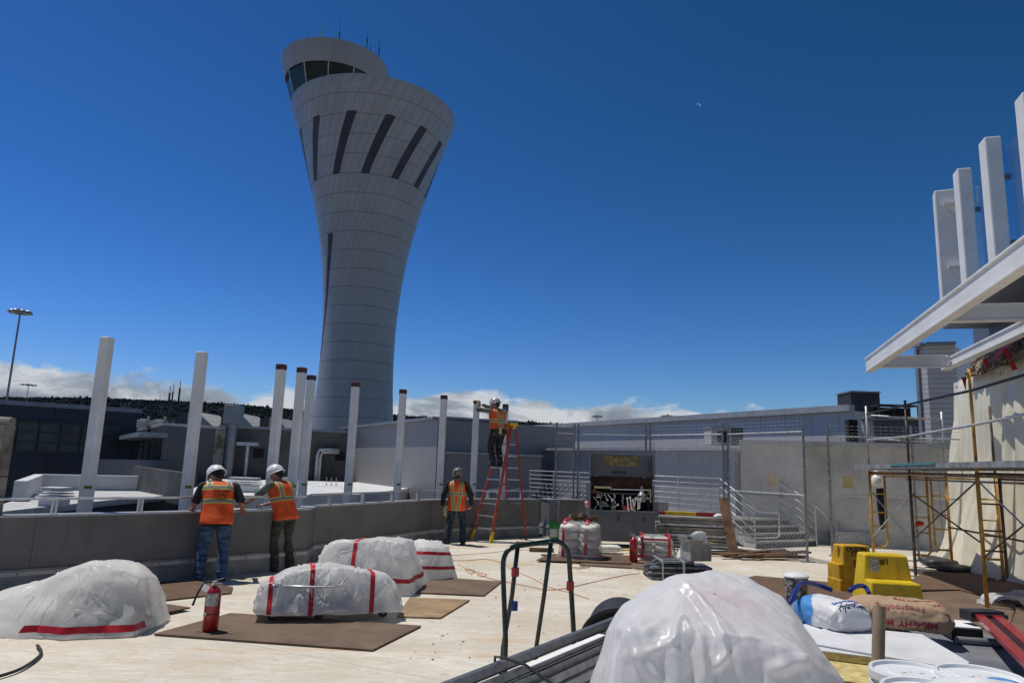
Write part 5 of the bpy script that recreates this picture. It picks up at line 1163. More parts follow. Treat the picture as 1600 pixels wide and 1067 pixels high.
    # hair and hard hat
    h_ = MB(); ellipsoid(h_, V(0, -.018, .010), (.080, .094, .096)); ellipsoid(h_, V(0, -.05, -.045), (.062, .05, .055)); ho = mesh_obj('hair', h_, M['hair'], t, smooth=True, uv=False); ho.location = hc; ho.rotation_euler = HM.to_euler()
    k_ = MB(); prof = [(1.0, .0), (1.02, .02), (1.0, .05), (.93, .085), (.80, .115), (.60, .138), (.36, .150), (.12, .155), (.02, .156)]
    vs = MB(); vs.lathe(prof, n=32, caps=False); k_.add([(p[0]*.108, p[1]*.130, p[2]*.93) for p in vs.v], vs.f)
    vs = MB(); vs.lathe([(1.0, .0), (1.18, -.012), (1.17, -.018), (1.0, -.008)], n=32, caps=False); k_.add([(p[0]*.104, p[1]*.128*(1.18 if p[1] > 0 else 1.0), p[2]) for p in vs.v], vs.f)
    for x in (-.045, 0, .045): k_.tube([(x*.92, .119*math.cos(q), .018+.136*math.sin(q)*(1-abs(x)*2.2)) for q in [R(18+144*i/10) for i in range(11)]], .009, n=6)
    hm = mesh_obj('hard_hat', k_, M[hat], t, smooth=True, uv=False, solid=.004); hm.scale = (.97, .97, 1); hm.location = hc+HM @ V(0, -.004, .022); hm.rotation_euler = HM.to_euler()
    if hatstripe:
        for x in (-.07, -.022, .022, .07):
            sm = MB(); sm.beam((x, -.118+abs(x)*.3, .058), (x*.7, -.055, .136-abs(x)*.25), .012, .010); o_ = mesh_obj('vent_slot', sm, M['black'], hm, uv=False)
    return t, pel, T, hc
# 1: printed vest, bent over the parapet
pos1 = at(328, 907); yaw1 = R(24)
t1, pel, T, hc = person('man in orange vest with printed back, white helmet and blue jeans, leaning on the parapet', pos1, yaw1, lean=.24, headp=(.75, .45), hands={-1: (-.30, .42, 1.03), 1: (.33, .32, 1.02)}, hdir={-1: (-.3, .9, -.15), 1: (.15, .8, -.35)}, hint={-1: (-.35, -.6, -1), 1: (.4, -.7, -1)}, up='black_cloth', legs='denim', vest=vm1, wide=1.24, sleeves=False, hatstripe=True, hem=-.13, scale=1.0, feet={-1: (-.13, 0, 0), 1: (.13, .02, 0)})
ink_v = mat('vest print', (0.05, 0.03, 0.03), 0.9)
for k, w in enumerate(('Silicon', 'Valley', 'Glass')):
    o = text('lettering', w, .078, ink_v, t1, (0, 0, 0), (0, 0, 0), ext=.001, align='LEFT', bold=.0)
    me = o.data
    for v in me.vertices:
        x, z = v.co.x-.075, v.co.y+.372-.058*k; zz = z; rx, ry = .2, .149; q = min(.999, abs(x/rx)); y = -(1-q**2.25)**(1/2.25)*ry-.012
        p = pel+T @ V(x, y, zz); v.co = p
# 2: second white helmet man
person('man in orange vest and olive trousers with a white helmet, reaching along the parapet', at(437, 891), R(62), lean=.30, headp=(.55, .25), hands={-1: (-.30, .66, 1.04), 1: (-.02, .50, 1.06)}, hdir={-1: (-.1, 1, -.05), 1: (-.5, .8, -.1)}, hint={-1: (-.4, -.4, -1), 1: (.3, -.3, -1)}, up='grey_green', legs='olive', vest=vm2, sleeves=False, hem=-.15, feet={-1: (-.12, .02, 0), 1: (.11, -.06, 0)}, pelvis_z=.965)
# 3: looking up, camouflage helmet
person('man in orange vest with a camouflage helmet standing with his back turned and looking up', at(711, 850), R(-4), lean=-.06, headp=(-.30, -.05), hands={-1: (-.30, .0, .82), 1: (.29, .03, .86)}, hdir={-1: (0, .1, -1), 1: (-.2, .5, -.8)}, hint={-1: (-.5, -1, 0), 1: (.6, -1, 0)}, up='black_cloth', legs='denim_dark', vest=vm3, hat='camo', sleeves=True, hem=-.17, feet={-1: (-.17, 0, 0), 1: (.15, .02, 0)})
g = MB(); hand(g, V(0, 0, 0), V(.1, 0, -1), V(0, 1, 0), 1, .3); hand(g, V(.02, -.02, .01), V(-.2, 0, -1), V(0, 1, 0), -1, .4)
for k in range(4): capsule(g, (.01*k, 0, .02*k), (.012*k, -.01, .05+.01*k), .03, .025)
gl_ = remesh(mesh_obj('work_gloves', g, M['glove'], uv=False), .006, 1); tag(gl_, 'pale work gloves hanging from the back pocket of the camouflage helmet man', 'gloves'); p3 = at(711, 850); gl_.location = p3+V(-.27, -.10, .80)
# step ladder
LF = [at(736, 843), at(767, 848), at(790, 839), at(822, 843)]
ltop = atY(794, 662, (LF[0].y+LF[1].y+LF[2].y+LF[3].y)/4-.1); ltop_z = 2.93
lt = thing('step_ladder', 'tall red fibreglass stepladder with aluminium steps standing open by the parapet', 'stepladder', LF[1])
o = LF[1]; FL, FR, BL, BR = [p-o for p in LF]
wdir = (FR-FL).normalized(); cen = V(ltop.x, ltop.y, 0)-o
TFL, TFR = cen-wdir*.16-V(0, 0, 0)+V(0, 0, ltop_z), cen+wdir*.16+V(0, 0, ltop_z); bk = ((BL+BR)/2-(FL+FR)/2).normalized()
TBL, TBR = TFL+bk*.14, TFR+bk*.14; TFL = TFL-bk*.02; TFR = TFR-bk*.02
for a, b in ((FL, TFL), (FR, TFR)):
    mb = MB(); mb.beam(a+V(0, 0, .02), b, .03, .085, up=bk); mesh_obj('front_rail', mb, M['ladder_red'], lt, bevel=.003)
    mb = MB(); mb.beam(a+V(0, 0, 0), a+(b-a)*.055, .045, .10, up=bk); mb.beam(a+(b-a)*.05, a+(b-a)*.09+wdir*.0, .04, .09, up=bk); mesh_obj('foot', mb, M['yellow'], lt)
for a, b in ((BL, TBL), (BR, TBR)):
    mb = MB(); mb.beam(a+V(0, 0, .02), b, .03, .06, up=bk); mesh_obj('rear_rail', mb, M['ladder_red'], lt, bevel=.003); mb = MB(); mb.beam(a, a+(b-a)*.04, .04, .07, up=bk); mesh_obj('foot', mb, M['black'], lt)
for k in range(1, 9):
    q = k*.305/ltop_z; a, b = FL.lerp(TFL, q), FR.lerp(TFR, q); mb = MB(); mb.beam(a, b, .09, .03); s_ = mesh_obj('step', mb, M['alu'], lt, bevel=.003)
    if k < 5:
        mb = MB(); mb.beam(b-(b-a)*.25, b-V(0, 0, .16), .012, .02); mesh_obj('gusset', mb, M['alu'], s_)
    if k % 2 == 1 or k > 4:
        a, b = BL.lerp(TBL, q), BR.lerp(TBR, q); mb = MB(); mb.beam(a, b, .02, .03); mesh_obj('rear_bar', mb, M['alu'], lt)
for a, b, c, d_ in ((FL, TFL, BL, TBL), (FR, TFR, BR, TBR)):
    mb = MB(); mb.beam(a.lerp(b, .42), c.lerp(d_, .45), .008, .02); mesh_obj('spreader', mb, M['alu'], lt)
mb = MB(); m_ = (TFL+TFR+TBL+TBR)/4; mb.box(m_+V(0, 0, .02), (.46, .22, .06), rz=math.atan2(wdir.y, wdir.x)); mb.box(m_+V(0, 0, -.05), (.36, .16, .09), rz=math.atan2(wdir.y, wdir.x)); mesh_obj('top_cap', mb, M['yellow'], lt, bevel=.012)
# 4: on the ladder
stp = FL.lerp(TFL, 6*.305/ltop_z).lerp(FR.lerp(TFR, 6*.305/ltop_z), .45)+o
p4 = V(stp.x-.02, stp.y-.05, stp.z+.018); yaw4 = R(34)
post9 = at(745, 626, 3.66); inv = Matrix.Rotation(-yaw4, 3, 'Z')
hA = inv @ (V(post9.x, post9.y, 3.52)-p4); print('P4 hand target', hA, p4)
hL = V(-.20, .52, 1.66); 
person('man in orange vest and black trousers high on the stepladder reaching a post top', p4, yaw4, lean=.10, headp=(.35, .5), hands={-1: (-.34, .44, 1.70), 1: (-.20, .52, 1.62)}, hdir={-1: (-.5, .8, .25), 1: (-.6, .8, .1)}, hint={-1: (-.6, -.3, -1), 1: (.3, 0, -1)}, up='grey_green', legs='charcoal', vest=vm4, hat='helmet_grey', sleeves=True, gloves=False, hem=.0, feet={-1: (-.10, .02, 0), 1: (.10, .03, 0)})
mb = MB(); mb.tube([(.19*math.cos(k*math.pi/12), .15*math.sin(k*math.pi/12), 0) for k in range(24)], .022, n=6, closed=True); mb.box((-.12, -.17, -.08), (.12, .06, .17)); mb.box((.12, -.15, -.06), (.09, .06, .13)); o_ = mesh_obj('tool_belt', mb, M['boot'], bevel=.01); tag(o_, 'worn leather tool belt with pouches round the ladder worker', 'tool belt'); o_.location = p4+V(0, 0, .95); o_.rotation_euler = (0, 0, yaw4)
mb = MB(); mb.box((0, 0, 0), (.10, .04, .13)); mb.box((0, 0, .08), (.09, .05, .03)); o_ = mesh_obj('tool_pouch', mb, M['tan'], bevel=.015); tag(o_, 'tan tool pouch at the back of the ladder worker', 'pouch'); o_.location = p4+Matrix.Rotation(yaw4, 3, 'Z') @ V(-.06, -.20, .90)
# clipboard on the parapet between the two men
c_ = at(352, 801, 1.03); mb = MB(); mb.box((0, 0, .012), (.34, .24, .006), rz=R(45)); mb.box((.02, .01, .019), (.30, .21, .004), rz=R(49)); o_ = mesh_obj('drawing_sheets', mb, M['paper']); tag(o_, 'white drawing sheets on the parapet between the two white helmet men', 'papers'); o_.location = V(-4.45, 12.05, 1.012)
# ================================================================ sheets draped by a small cloth solver
def drape(size, n, origin, rz, boxes, steps=170, iters=7, seed=1, z0=None, thick=.012, crumple=.012, ground=.006, fric=.35, squeeze=.97, maxv=3.0):
    """a rectangular sheet (size x,y metres; n cells on the long side) dropped over rounded boxes (centre, half size, yaw, rounding)"""
    nx = n if size[0] >= size[1] else int(n*size[0]/size[1]); ny = n if size[1] > size[0] else int(n*size[1]/size[0])
    h = max(size)/n; rg = np.random.RandomState(seed)
    gx, gy = np.meshgrid((np.arange(nx+1)-nx/2)*h, (np.arange(ny+1)-ny/2)*h, indexing='ij')
    top = max(b[0][2]+b[1][2]+(b[3] if len(b) > 3 else .03) for b in boxes)
    P = np.stack([gx*squeeze, gy*squeeze, np.full_like(gx, (z0 or top+.03))], -1).astype(np.float64)
    nzv = np.random.RandomState(seed+50)
    # gentle random rumple so that folds start somewhere
    for _ in range(22):
        k = rg.normal(size=2)*rg.uniform(1.5, 12); P[..., 2] += crumple*np.sin(gx*k[0]+gy*k[1]+rg.uniform(0, 6))
    P[..., 2] += crumple*3
    c, s = math.cos(rz), math.sin(rz); X = P[..., 0].copy(); P[..., 0] = c*X-s*P[..., 1]+origin[0]; P[..., 1] = s*X+c*P[..., 1]+origin[1]
    Vv = np.zeros_like(P); dt = 1/60.0
    def con(A, B, L, k):
        d = P[B]-P[A]; ln = np.sqrt((d*d).sum(-1, keepdims=True))+1e-9; w = .5*k*(1-L/ln)
        w = np.where(ln > L, w, w*.35)*d; P[A] += w; P[B] -= w
    S = np.s_
    sets = []
    for o_ in (0, 1):
        sets.append((S[o_:nx:2, :], S[o_+1:nx+1:2, :], h)); sets.append((S[:, o_:ny:2], S[:, o_+1:ny+1:2], h))
    dg_ = h*math.sqrt(2); sh_ = []
    for o_ in (0, 1):
        a1, b1 = S[o_:nx:2, 0:ny], S[o_+1:nx+1:2, 1:ny+1]; a2, b2 = S[o_:nx:2, 1:ny+1], S[o_+1:nx+1:2, 0:ny]; sh_ += [(a1, b1, dg_), (a2, b2, dg_)]
    bend = [(S[0:nx-2, :], S[3:nx+1, :], 3*h), (S[:, 0:ny-2], S[:, 3:ny+1], 3*h)]
    def fit(a, b):
        m0 = min(P[a].shape[0], P[b].shape[0]); m1 = min(P[a].shape[1], P[b].shape[1])
        fa = (slice(a[0].start, a[0].stop, a[0].step), a[1]); return m0, m1
    for st in range(steps):
        Vv[..., 2] -= 9.8*dt; Vv *= .985; prev = P.copy(); P += Vv*dt
        for it in range(iters):
            for a, b, L in sets:
                A, B = P[a], P[b]; m0, m1 = min(A.shape[0], B.shape[0]), min(A.shape[1], B.shape[1]); A, B = A[:m0, :m1], B[:m0, :m1]
                d = B-A; ln = np.sqrt((d*d).sum(-1, keepdims=True))+1e-9; w = np.where(ln > L, .5, .30)*(1-L/ln)*d; A += w; B -= w
            for a, b, L in sh_:
                A, B = P[a], P[b]; m0, m1 = min(A.shape[0], B.shape[0]), min(A.shape[1], B.shape[1]); A, B = A[:m0, :m1], B[:m0, :m1]
                d = B-A; ln = np.sqrt((d*d).sum(-1, keepdims=True))+1e-9; w = np.where(ln > L, .24, .05)*(1-L/ln)*d; A += w; B -= w
            if it % 2 == 0:
                for a, b, L in bend:
                    A, B = P[a], P[b]; d = B-A; ln = np.sqrt((d*d).sum(-1, keepdims=True))+1e-9
                    w = np.where(ln < L, .012, .10)*(1-L/ln)*d; P[a] = A+w*.5; P[b] = P[b]-w*.5
            for b in boxes:
                cx, hf, yw, rd = b[0], b[1], b[2], (b[3] if len(b) > 3 else .03)
                cc, ss = math.cos(yw), math.sin(yw); q = P-np.array(cx); qx = cc*q[..., 0]+ss*q[..., 1]; qy = -ss*q[..., 0]+cc*q[..., 1]; qz = q[..., 2]
                q = np.stack([qx, qy, qz], -1); hh = np.array(hf); e = np.abs(q)-hh; out = np.maximum(e, 0); lo = np.sqrt((out*out).sum(-1)); ins = np.minimum(e.max(-1), 0)
                sd_ = lo+ins-rd-thick; m_ = sd_ < 0
                if not m_.any(): continue
                gr_ = np.where((lo > 1e-6)[..., None], out/np.maximum(lo, 1e-6)[..., None]*np.sign(q), 0); ax = e.argmax(-1)
                g2 = np.zeros_like(q); np.put_along_axis(g2, ax[..., None], 1.0, -1); g2 *= np.sign(q); gr_ = np.where((lo > 1e-6)[..., None], gr_, g2)
                push = -sd_[..., None]*gr_; pw = np.stack([cc*push[..., 0]-ss*push[..., 1], ss*push[..., 0]+cc*push[..., 1], push[..., 2]], -1)
                P[m_] += pw[m_]; dv = (P-prev)[m_]; gw = np.stack([cc*gr_[..., 0]-ss*gr_[..., 1], ss*gr_[..., 0]+cc*gr_[..., 1], gr_[..., 2]], -1)[m_]
                tan_ = dv-(dv*gw).sum(-1, keepdims=True)*gw; P[m_] -= tan_*fric*.5
            g_ = P[..., 2] < ground; P[..., 2][g_] = ground; P[..., :2][g_] -= (P-prev)[..., :2][g_]*.6
        Vv = (P-prev)/dt
        sp = np.sqrt((Vv*Vv).sum(-1, keepdims=True)); Vv *= np.minimum(1, 3.0/np.maximum(sp, 1e-6))
    return P
def crease(P, seed, amp=.03, f=3.2, fz=.8, tents=14, tamp=.035, tl=(.25, .8), tw=(.03, .08), peaks=(), fine=.003):
    """sharp folds of stiff film: hanging pleats on the flanks and straight tension creases fanning out from high points"""
    for ax_ in (0, 1):        # twice the cells, so that creases can be sharp
        A_ = P if ax_ == 0 else P.transpose(1, 0, 2); B_ = np.empty((A_.shape[0]*2-1, A_.shape[1], 3)); B_[::2] = A_; B_[1::2] = (A_[1:]+A_[:-1])/2; B_[2:-2:2] = B_[2:-2:2]*.5+.25*(B_[1:-3:2]+B_[3:-1:2]); P = B_ if ax_ == 0 else B_.transpose(1, 0, 2)
    rg = np.random.RandomState(seed+7); gx = np.gradient(P, axis=0); gy = np.gradient(P, axis=1); N_ = np.cross(gx, gy); N_ /= np.linalg.norm(N_, axis=-1, keepdims=True)+1e-9
    if N_[..., 2].mean() < 0: N_ = -N_
    nx, ny = P.shape[:2]; D = np.zeros((nx, ny)); s_ = 1-np.abs(N_[..., 2]); off = rg.uniform(0, 50, 3); zg = P[..., 2]
    for i in range(nx):
        for j in range(ny):
            x, y, z = P[i, j]; w_ = .12*noise.noise(V(x*2.5+off[0], y*2.5, z*2.5)); a = s_[i, j]
            d = 0
            if a > .15: d += amp*a*(noise.ridged_multi_fractal(V((x+w_)*f+off[1], (y+w_)*f, z*fz+off[2]), 1.0, 2.1, 3, 1.0, 2.0)-1.0)
            d += amp*.42*(1-a)*(noise.ridged_multi_fractal(V((x+w_)*f*.7+off[2], (y-w_)*f*.7, off[0]), 1.0, 2.2, 3, 1.0, 2.0)-1.0)
            d += fine*noise.noise(V(x*17+off[0], y*17, z*11))
            D[i, j] = d+.0015*(noise.ridged_multi_fractal(V(x*9+w_*6+off[0], y*9-w_*5, z*6), 1.0, 2.3, 3, 1.0, 2.0)-1)
    D *= np.clip((zg-.015)/.08, .15, 1)
    ctr = P[zg > zg.max()*.5].mean(0); hi = np.argwhere(zg > zg.max()*.42)
    starts = [np.array(p_) for p_ in peaks]+[P[tuple(hi[rg.randint(len(hi))])] for _ in range(tents)]
    for k, c in enumerate(starts):
        for q in range(3 if k < len(peaks) else 1):
            out = c-ctr; out[2] = 0; out = out/(np.linalg.norm(out)+1e-6); an = rg.uniform(-1.0, 1.0); co, si = math.cos(an), math.sin(an)
            d_ = np.array([co*out[0]-si*out[1], si*out[0]+co*out[1], -rg.uniform(.15, 1.6)]); d_ /= np.linalg.norm(d_); L = rg.uniform(*tl); w = rg.uniform(*tw)
            r_ = P-c; t = (r_*d_).sum(-1); dist = np.sqrt(np.maximum((r_*r_).sum(-1)-t*t, 0)); fade = np.clip(1-np.abs(t-L*.3)/L, 0, 1)
            D += tamp*rg.uniform(.5, 1.1)*fade*np.clip(1-dist/w, -.0, 1)*(1 if rg.rand() > .3 else -.7)
    for c in peaks:
        r_ = np.linalg.norm(P-np.array(c), axis=-1); D += tamp*1.2*np.clip(1-r_/.12, 0, 1)**1.5
    Q = P+N_*D[..., None]; Q[..., 2] = np.maximum(Q[..., 2], .004); return Q
def cloth_obj(name, P, origin, m, parent, sub=0, thick=0.0):
    o = Vector((origin[0], origin[1], 0)); nx, ny = P.shape[0], P.shape[1]
    mb = MB(); mb.v = [(p[0]-o.x, p[1]-o.y, p[2]) for p in P.reshape(-1, 3).tolist()]; mb.f = [(i*ny+j, (i+1)*ny+j, (i+1)*ny+j+1, i*ny+j+1) for i in range(nx-1) for j in range(ny-1)]
    ob = mesh_obj(name, mb, m, parent, smooth=True, uv=False)
    if sub: s_ = ob.modifiers.new('s', 'SUBSURF'); s_.levels = s_.render_levels = sub
    return ob
def bvh_of(P):
    nx, ny = P.shape[:2]; return BVHTree.FromPolygons([Vector(p) for p in P.reshape(-1, 3)], [(i*ny+j, (i+1)*ny+j, (i+1)*ny+j+1, i*ny+j+1) for i in range(nx-1) for j in range(ny-1)])
def strap(P, parent, origin, c, axis, w, a0, a1, n=50, off=.008, vert=True, rad_=3.0, m='red_tape', tiltz=0.0):
    """a tape ribbon laid on the sheet: rays from outside towards c, sweeping the plane across axis (vert) or the level plane"""
    bv = bvh_of(P); o = Vector((origin[0], origin[1], 0)); c = Vector(c); ax = Vector(axis).normalized(); rows = []
    for k in range(n+1):
        a = a0+(a1-a0)*k/n
        if vert: sidev = ax.cross(V(0, 0, 1)).normalized(); d = sidev*math.cos(a)+V(0, 0, 1)*math.sin(a); wv = ax
        else: d = V(math.cos(a), math.sin(a), 0); wv = V(0, 0, 1)
        pts = []
        for s_ in (-.5, .5):
            cs = c+wv*(w*s_)+(V(0, 0, tiltz*math.sin(a)) if not vert else V(0, 0, 0)); h_ = bv.ray_cast(cs+d*rad_, -d, rad_)
            pts.append(h_[0]+d*off-o if h_[0] is not None else None)
        if pts[0] is not None and pts[1] is not None: rows.append(pts)
    mb = MB()
    if len(rows) > 2: mb.grid(rows)
    return mesh_obj('tape_strap', mb, M[m], parent, smooth=True, uv=False)
def inner_boxes(parent, origin, boxes, mats_):
    o = Vector((origin[0], origin[1], 0))
    for b, m_ in zip(boxes, mats_):
        if m_ is None: continue
        rd = b[3] if len(b) > 3 else .03; mb = MB(); mb.box(Vector(b[0])-o-V(0, 0, .02), [max(.04, 2*(x+rd*.6)-.07) for x in b[1]], rz=b[2]); mesh_obj('load_box', mb, m_, parent, bevel=.03)
M['load'] = mat('covered load', (0.55, 0.53, 0.48), 0.8, 0, 0.5, 3); M['load_light'] = mat('covered light load', (0.7, 0.66, 0.55), 0.8, 0, 0.4, 3); M['load_red'] = mat('covered red load', (0.55, 0.22, 0.22), 0.7)

import bmesh
def taut(pts, cen, seed, nseg=70, nu=250, nv=110, e0=-60, pleat=.036, crease_=.032, soft=2, zfloor=.004, hem=0.0, w=(.007, .018), seglen=(.12, .55)):
    """stiff film pulled over a load: flat facets between high corners, straight sharp creases fanning from the corners, pleats down the flanks"""
    bm = bmesh.new()
    for q in pts: bm.verts.new(q)
    bmesh.ops.convex_hull(bm, input=bm.verts[:]); bm.normal_update(); hb_ = BVHTree.FromBMesh(bm); bm.free(); G_ = np.zeros((nu+1, nv+1, 3)); N2 = np.zeros_like(G_); rg = np.random.RandomState(seed)
    ph = rg.uniform(0, 9, 3)
    for i in range(nu+1):
        a = i*2*math.pi/nu+math.pi/2
        lo_ = R(e0)+(R(13)*noise.noise(V(math.cos(a)*2.2+ph[0], math.sin(a)*2.2, 3))+R(5)*noise.noise(V(math.cos(a)*9+ph[0], math.sin(a)*9, 5)) if hem else 0)
        for j in range(nv+1):
            e = lo_+(R(89.5)-lo_)*(j/nv); d = V(math.cos(a)*math.cos(e), math.sin(a)*math.cos(e), math.sin(e)); h_ = hb_.ray_cast(cen+d*4, -d, 4)
            G_[i, j] = h_[0] if h_[0] is not None else cen+d*.3; N2[i, j] = h_[1] if h_[1] is not None else d
    for _ in range(soft):
        for A_ in (G_, N2): A_[1:-1, 1:-1] = A_[1:-1, 1:-1]*.4+.15*(A_[:-2, 1:-1]+A_[2:, 1:-1]+A_[1:-1, :-2]+A_[1:-1, 2:])
    N2 /= np.linalg.norm(N2, axis=-1, keepdims=True)+1e-9; D_ = np.zeros((nu+1, nv+1)); zc = [q for q in pts if q[2] > .35*max(x[2] for x in pts)]
    for k in range(nseg):
        A = Vector(zc[rg.randint(len(zc))])+V(*rg.normal(size=3))*.03 if k % 3 else Vector(G_[rg.randint(nu), rg.randint(nv//4, nv-5)].tolist())
        A_ = hb_.find_nearest(A)[0]; out = (A_-cen); out.z = 0; out = out.normalized() if out.length > 1e-3 else V(1, 0, 0); an = rg.uniform(-1.5, 1.5); out = V(out.x*math.cos(an)-out.y*math.sin(an), out.x*math.sin(an)+out.y*math.cos(an), -rg.uniform(.1, 1.8)).normalized()
        B_ = hb_.find_nearest(A_+out*rg.uniform(*seglen))[0]; A1, B1 = np.array(A_), np.array(B_); ab = B1-A1
        if (ab*ab).sum() < 1e-4: continue
        t_ = ((G_-A1)*ab).sum(-1)/(ab*ab).sum(); tc_ = np.clip(t_, 0, 1); dist = np.linalg.norm(G_-(A1+tc_[..., None]*ab), axis=-1); ww = rg.uniform(*w); sg_ = 1 if rg.rand() > .33 else -.8
        D_ += crease_*rg.uniform(.5, 1.1)*sg_*np.clip(1-dist/(ww*(1+1.6*tc_)), 0, 1)*(1-.55*tc_)
        side_ = np.cross(N2, ab/np.linalg.norm(ab)); D_ += -.30*crease_*np.clip(1-dist/(ww*4.5), 0, 1)*(1-tc_)     # film dips beside a crease
    for i in range(nu+1):
        for j in range(nv+1):
            x, y, z = G_[i, j]; sd_ = 1-abs(N2[i, j, 2]); D_[i, j] += pleat*sd_*(noise.ridged_multi_fractal(V(x*4.6+ph[1]+.5*z, y*4.6+.4*z, z*1.1), 1.0, 2.1, 2, 1.0, 2.0)-.9)+.040*noise.noise(V(x*2.1+ph[2], y*2.1, z*2.4))+.030*noise.noise(V(x*4.6+ph[0], y*4.6, z*4.2))+.0012*noise.noise(V(x*30, y*30, z*26))
    Q = G_+N2*D_[..., None]; Q[..., 2] = np.maximum(Q[..., 2], zfloor); return Q
def at_frame(c, u, v, pts): return [V(c.x+u.x*x+v.x*y, c.y+u.y*x+v.y*y, z) for x, y, z in pts]
X_, Y_ = V(1, 0, 0), V(0, 1, 0)
# ---- left bundle trailing out of the picture
c1 = at(128, 984); o1 = (c1.x-.1, c1.y)
pt1 = at_frame(c1, X_, Y_, [(.60, -.06, .55), (.58, .45, .50), (.32, -.10, .66), (.28, .5, .66), (.02, -.05, .70), (-.05, .45, .68), (-.24, .1, .60), (-.45, -.05, .38), (-.5, .3, .38), (-.85, -.1, .16), (-1.7, -.15, .03), (-1.7, .35, .03), (.66, -.24, 0), (.68, .6, 0), (.1, -.44, 0), (-.5, -.48, 0), (-1.4, -.45, 0), (-1.6, .45, 0), (-.4, .75, 0), (.64, -.20, .12)])
P1 = taut(pt1, V(c1.x-.1, c1.y+.1, .24), 3, nseg=85, nu=300, e0=-50)
b1 = thing('covered_bundle', 'white polythene covered bundle trailing off the picture, red tape along its foot', 'covered bundle', (o1[0], o1[1], 0))
cloth_obj('sheet', P1, o1, M['poly_clear'], b1)
for k, (x, y, z, sx, sy, sz_, m_) in enumerate(((.28, .15, .27, .48, .42, .50, 'load_light'), (-.15, .12, .20, .30, .40, .38, 'load'), (.05, -.18, .12, .70, .14, .22, 'load_light'))): mb = MB(); mb.box(V(c1.x+x-o1[0], c1.y+y-o1[1], z), (sx, sy, sz_), rz=R(10)); mesh_obj('load_box', mb, M[m_], b1, bevel=.03)
strap(P1, b1, o1, (c1.x-.05, c1.y+.02, .09), (0, 0, 1), .065, R(-125), R(-2), vert=False, n=80, off=.010)
# ---- trolley with covered load
cA, cB = at(386, 975), at(628, 968); c2 = (cA+cB)/2+V(-.08, .26, 0); yw2 = math.atan2((cB-cA).y, (cB-cA).x)
u2 = V(math.cos(yw2), math.sin(yw2), 0); v2 = V(-u2.y, u2.x, 0)
def L2(x, y, z): p = c2+u2*x+v2*y; return (p.x, p.y, z)
pt2 = at_frame(c2, u2, v2, [(-.78, -.22, .40), (-.76, .25, .42), (-.58, -.22, .50), (-.34, -.24, .58), (-.32, .24, .59), (-.02, -.24, .62), (.0, .24, .62), (.34, -.26, .54), (.36, .24, .54), (.70, -.28, .49), (.72, .26, .48), (.85, -.26, .36), (.82, .22, .33), (-.84, -.30, .12), (-.84, .30, .12), (.88, -.32, .10), (.88, .32, .10), (0, -.40, .12), (.4, -.39, .09), (-.4, -.39, .11), (0, .4, .12)])
P2 = taut(pt2, Vector(L2(0, 0, .30)), 8, nseg=120, nu=340, nv=110, e0=-33, hem=1, zfloor=.04, pleat=.048, crease_=.036)
t2_ = thing('covered_trolley', 'low trolley under white polythene held by three red tape straps on plywood', 'trolley', (c2.x, c2.y, 0))
cloth_obj('sheet', P2, c2, M['poly'], t2_)
for k, (x, z, sx, sz_) in enumerate(((-.35, .33, .6, .30), (.35, .29, .7, .24))): mb = MB(); mb.box(Vector(L2(x, 0, z))-V(c2.x, c2.y, 0), (sx, .34, sz_), rz=yw2); mesh_obj('load_box', mb, M['load'], t2_, bevel=.03)
for x in (-.66, -.20, .50): strap(P2, t2_, c2, L2(x, 0, .26), u2, .055, R(-22), R(202), n=80, off=.010)
mb = MB(); q = [Vector(L2(x, y, .165))-V(c2.x, c2.y, 0) for x, y in ((-.64, -.26), (.66, -.26), (.66, .26), (-.64, .26))]
for a, b in zip(q, q[1:]+q[:1]): mb.beam(a, b, .05, .06)
mb.box(V(0, 0, .19), (1.3, .5, .02), rz=yw2); mesh_obj('deck', mb, M['dark_steel'], t2_)
for x, y in ((-.62, -.20), (.66, -.20), (.66, .2), (-.62, .2), (-.1, -.2), (-.1, .2)):
    p = Vector(L2(x, y, .078))-V(c2.x, c2.y, 0); mb = MB(); mb.cyl(p-v2*.018, p+v2*.018, .056, n=20); w_ = mesh_obj('caster', mb, M['black'], t2_, bevel=.006)
    mb = MB(); mb.beam(p+V(0, 0, .02)+v2*.03, p+V(0, 0, .09)+v2*.03, .05, .005, up=v2); mb.beam(p+V(0, 0, .02)-v2*.03, p+V(0, 0, .09)-v2*.03, .05, .005, up=v2); mb.cyl(p-v2*.03, p+v2*.03, .02, n=8); mesh_obj('fork', mb, M['galv_dark'], w_)
hz_ = .60; A, B, C_, D_ = (atY(427, 915, c2.y-.42), atY(520, 917, c2.y-.36), atY(545, 900, c2.y-.15), atY(585, 898, c2.y-.0))
mb = MB(); mb.tube([A, A.lerp(B, .5), B-V(.0, 0, 0), atY(533, 914, c2.y-.3), atY(541, 903, c2.y-.2), C_], .011, n=8); mb.tube([A+V(0, .01, 0), atY(500, 918, c2.y-.36), atY(515, 912, c2.y-.3), atY(530, 899, c2.y-.15), atY(560, 897, c2.y-.05), D_], .011, n=8); mb.cyl(A-V(.015, 0, 0), A+V(.03, 0, 0), .019, n=8)
tag(mesh_obj('trolley_handle', mb, M['alu'], smooth=True), 'thin bent aluminium handle lying over the covered trolley', 'handle bar')
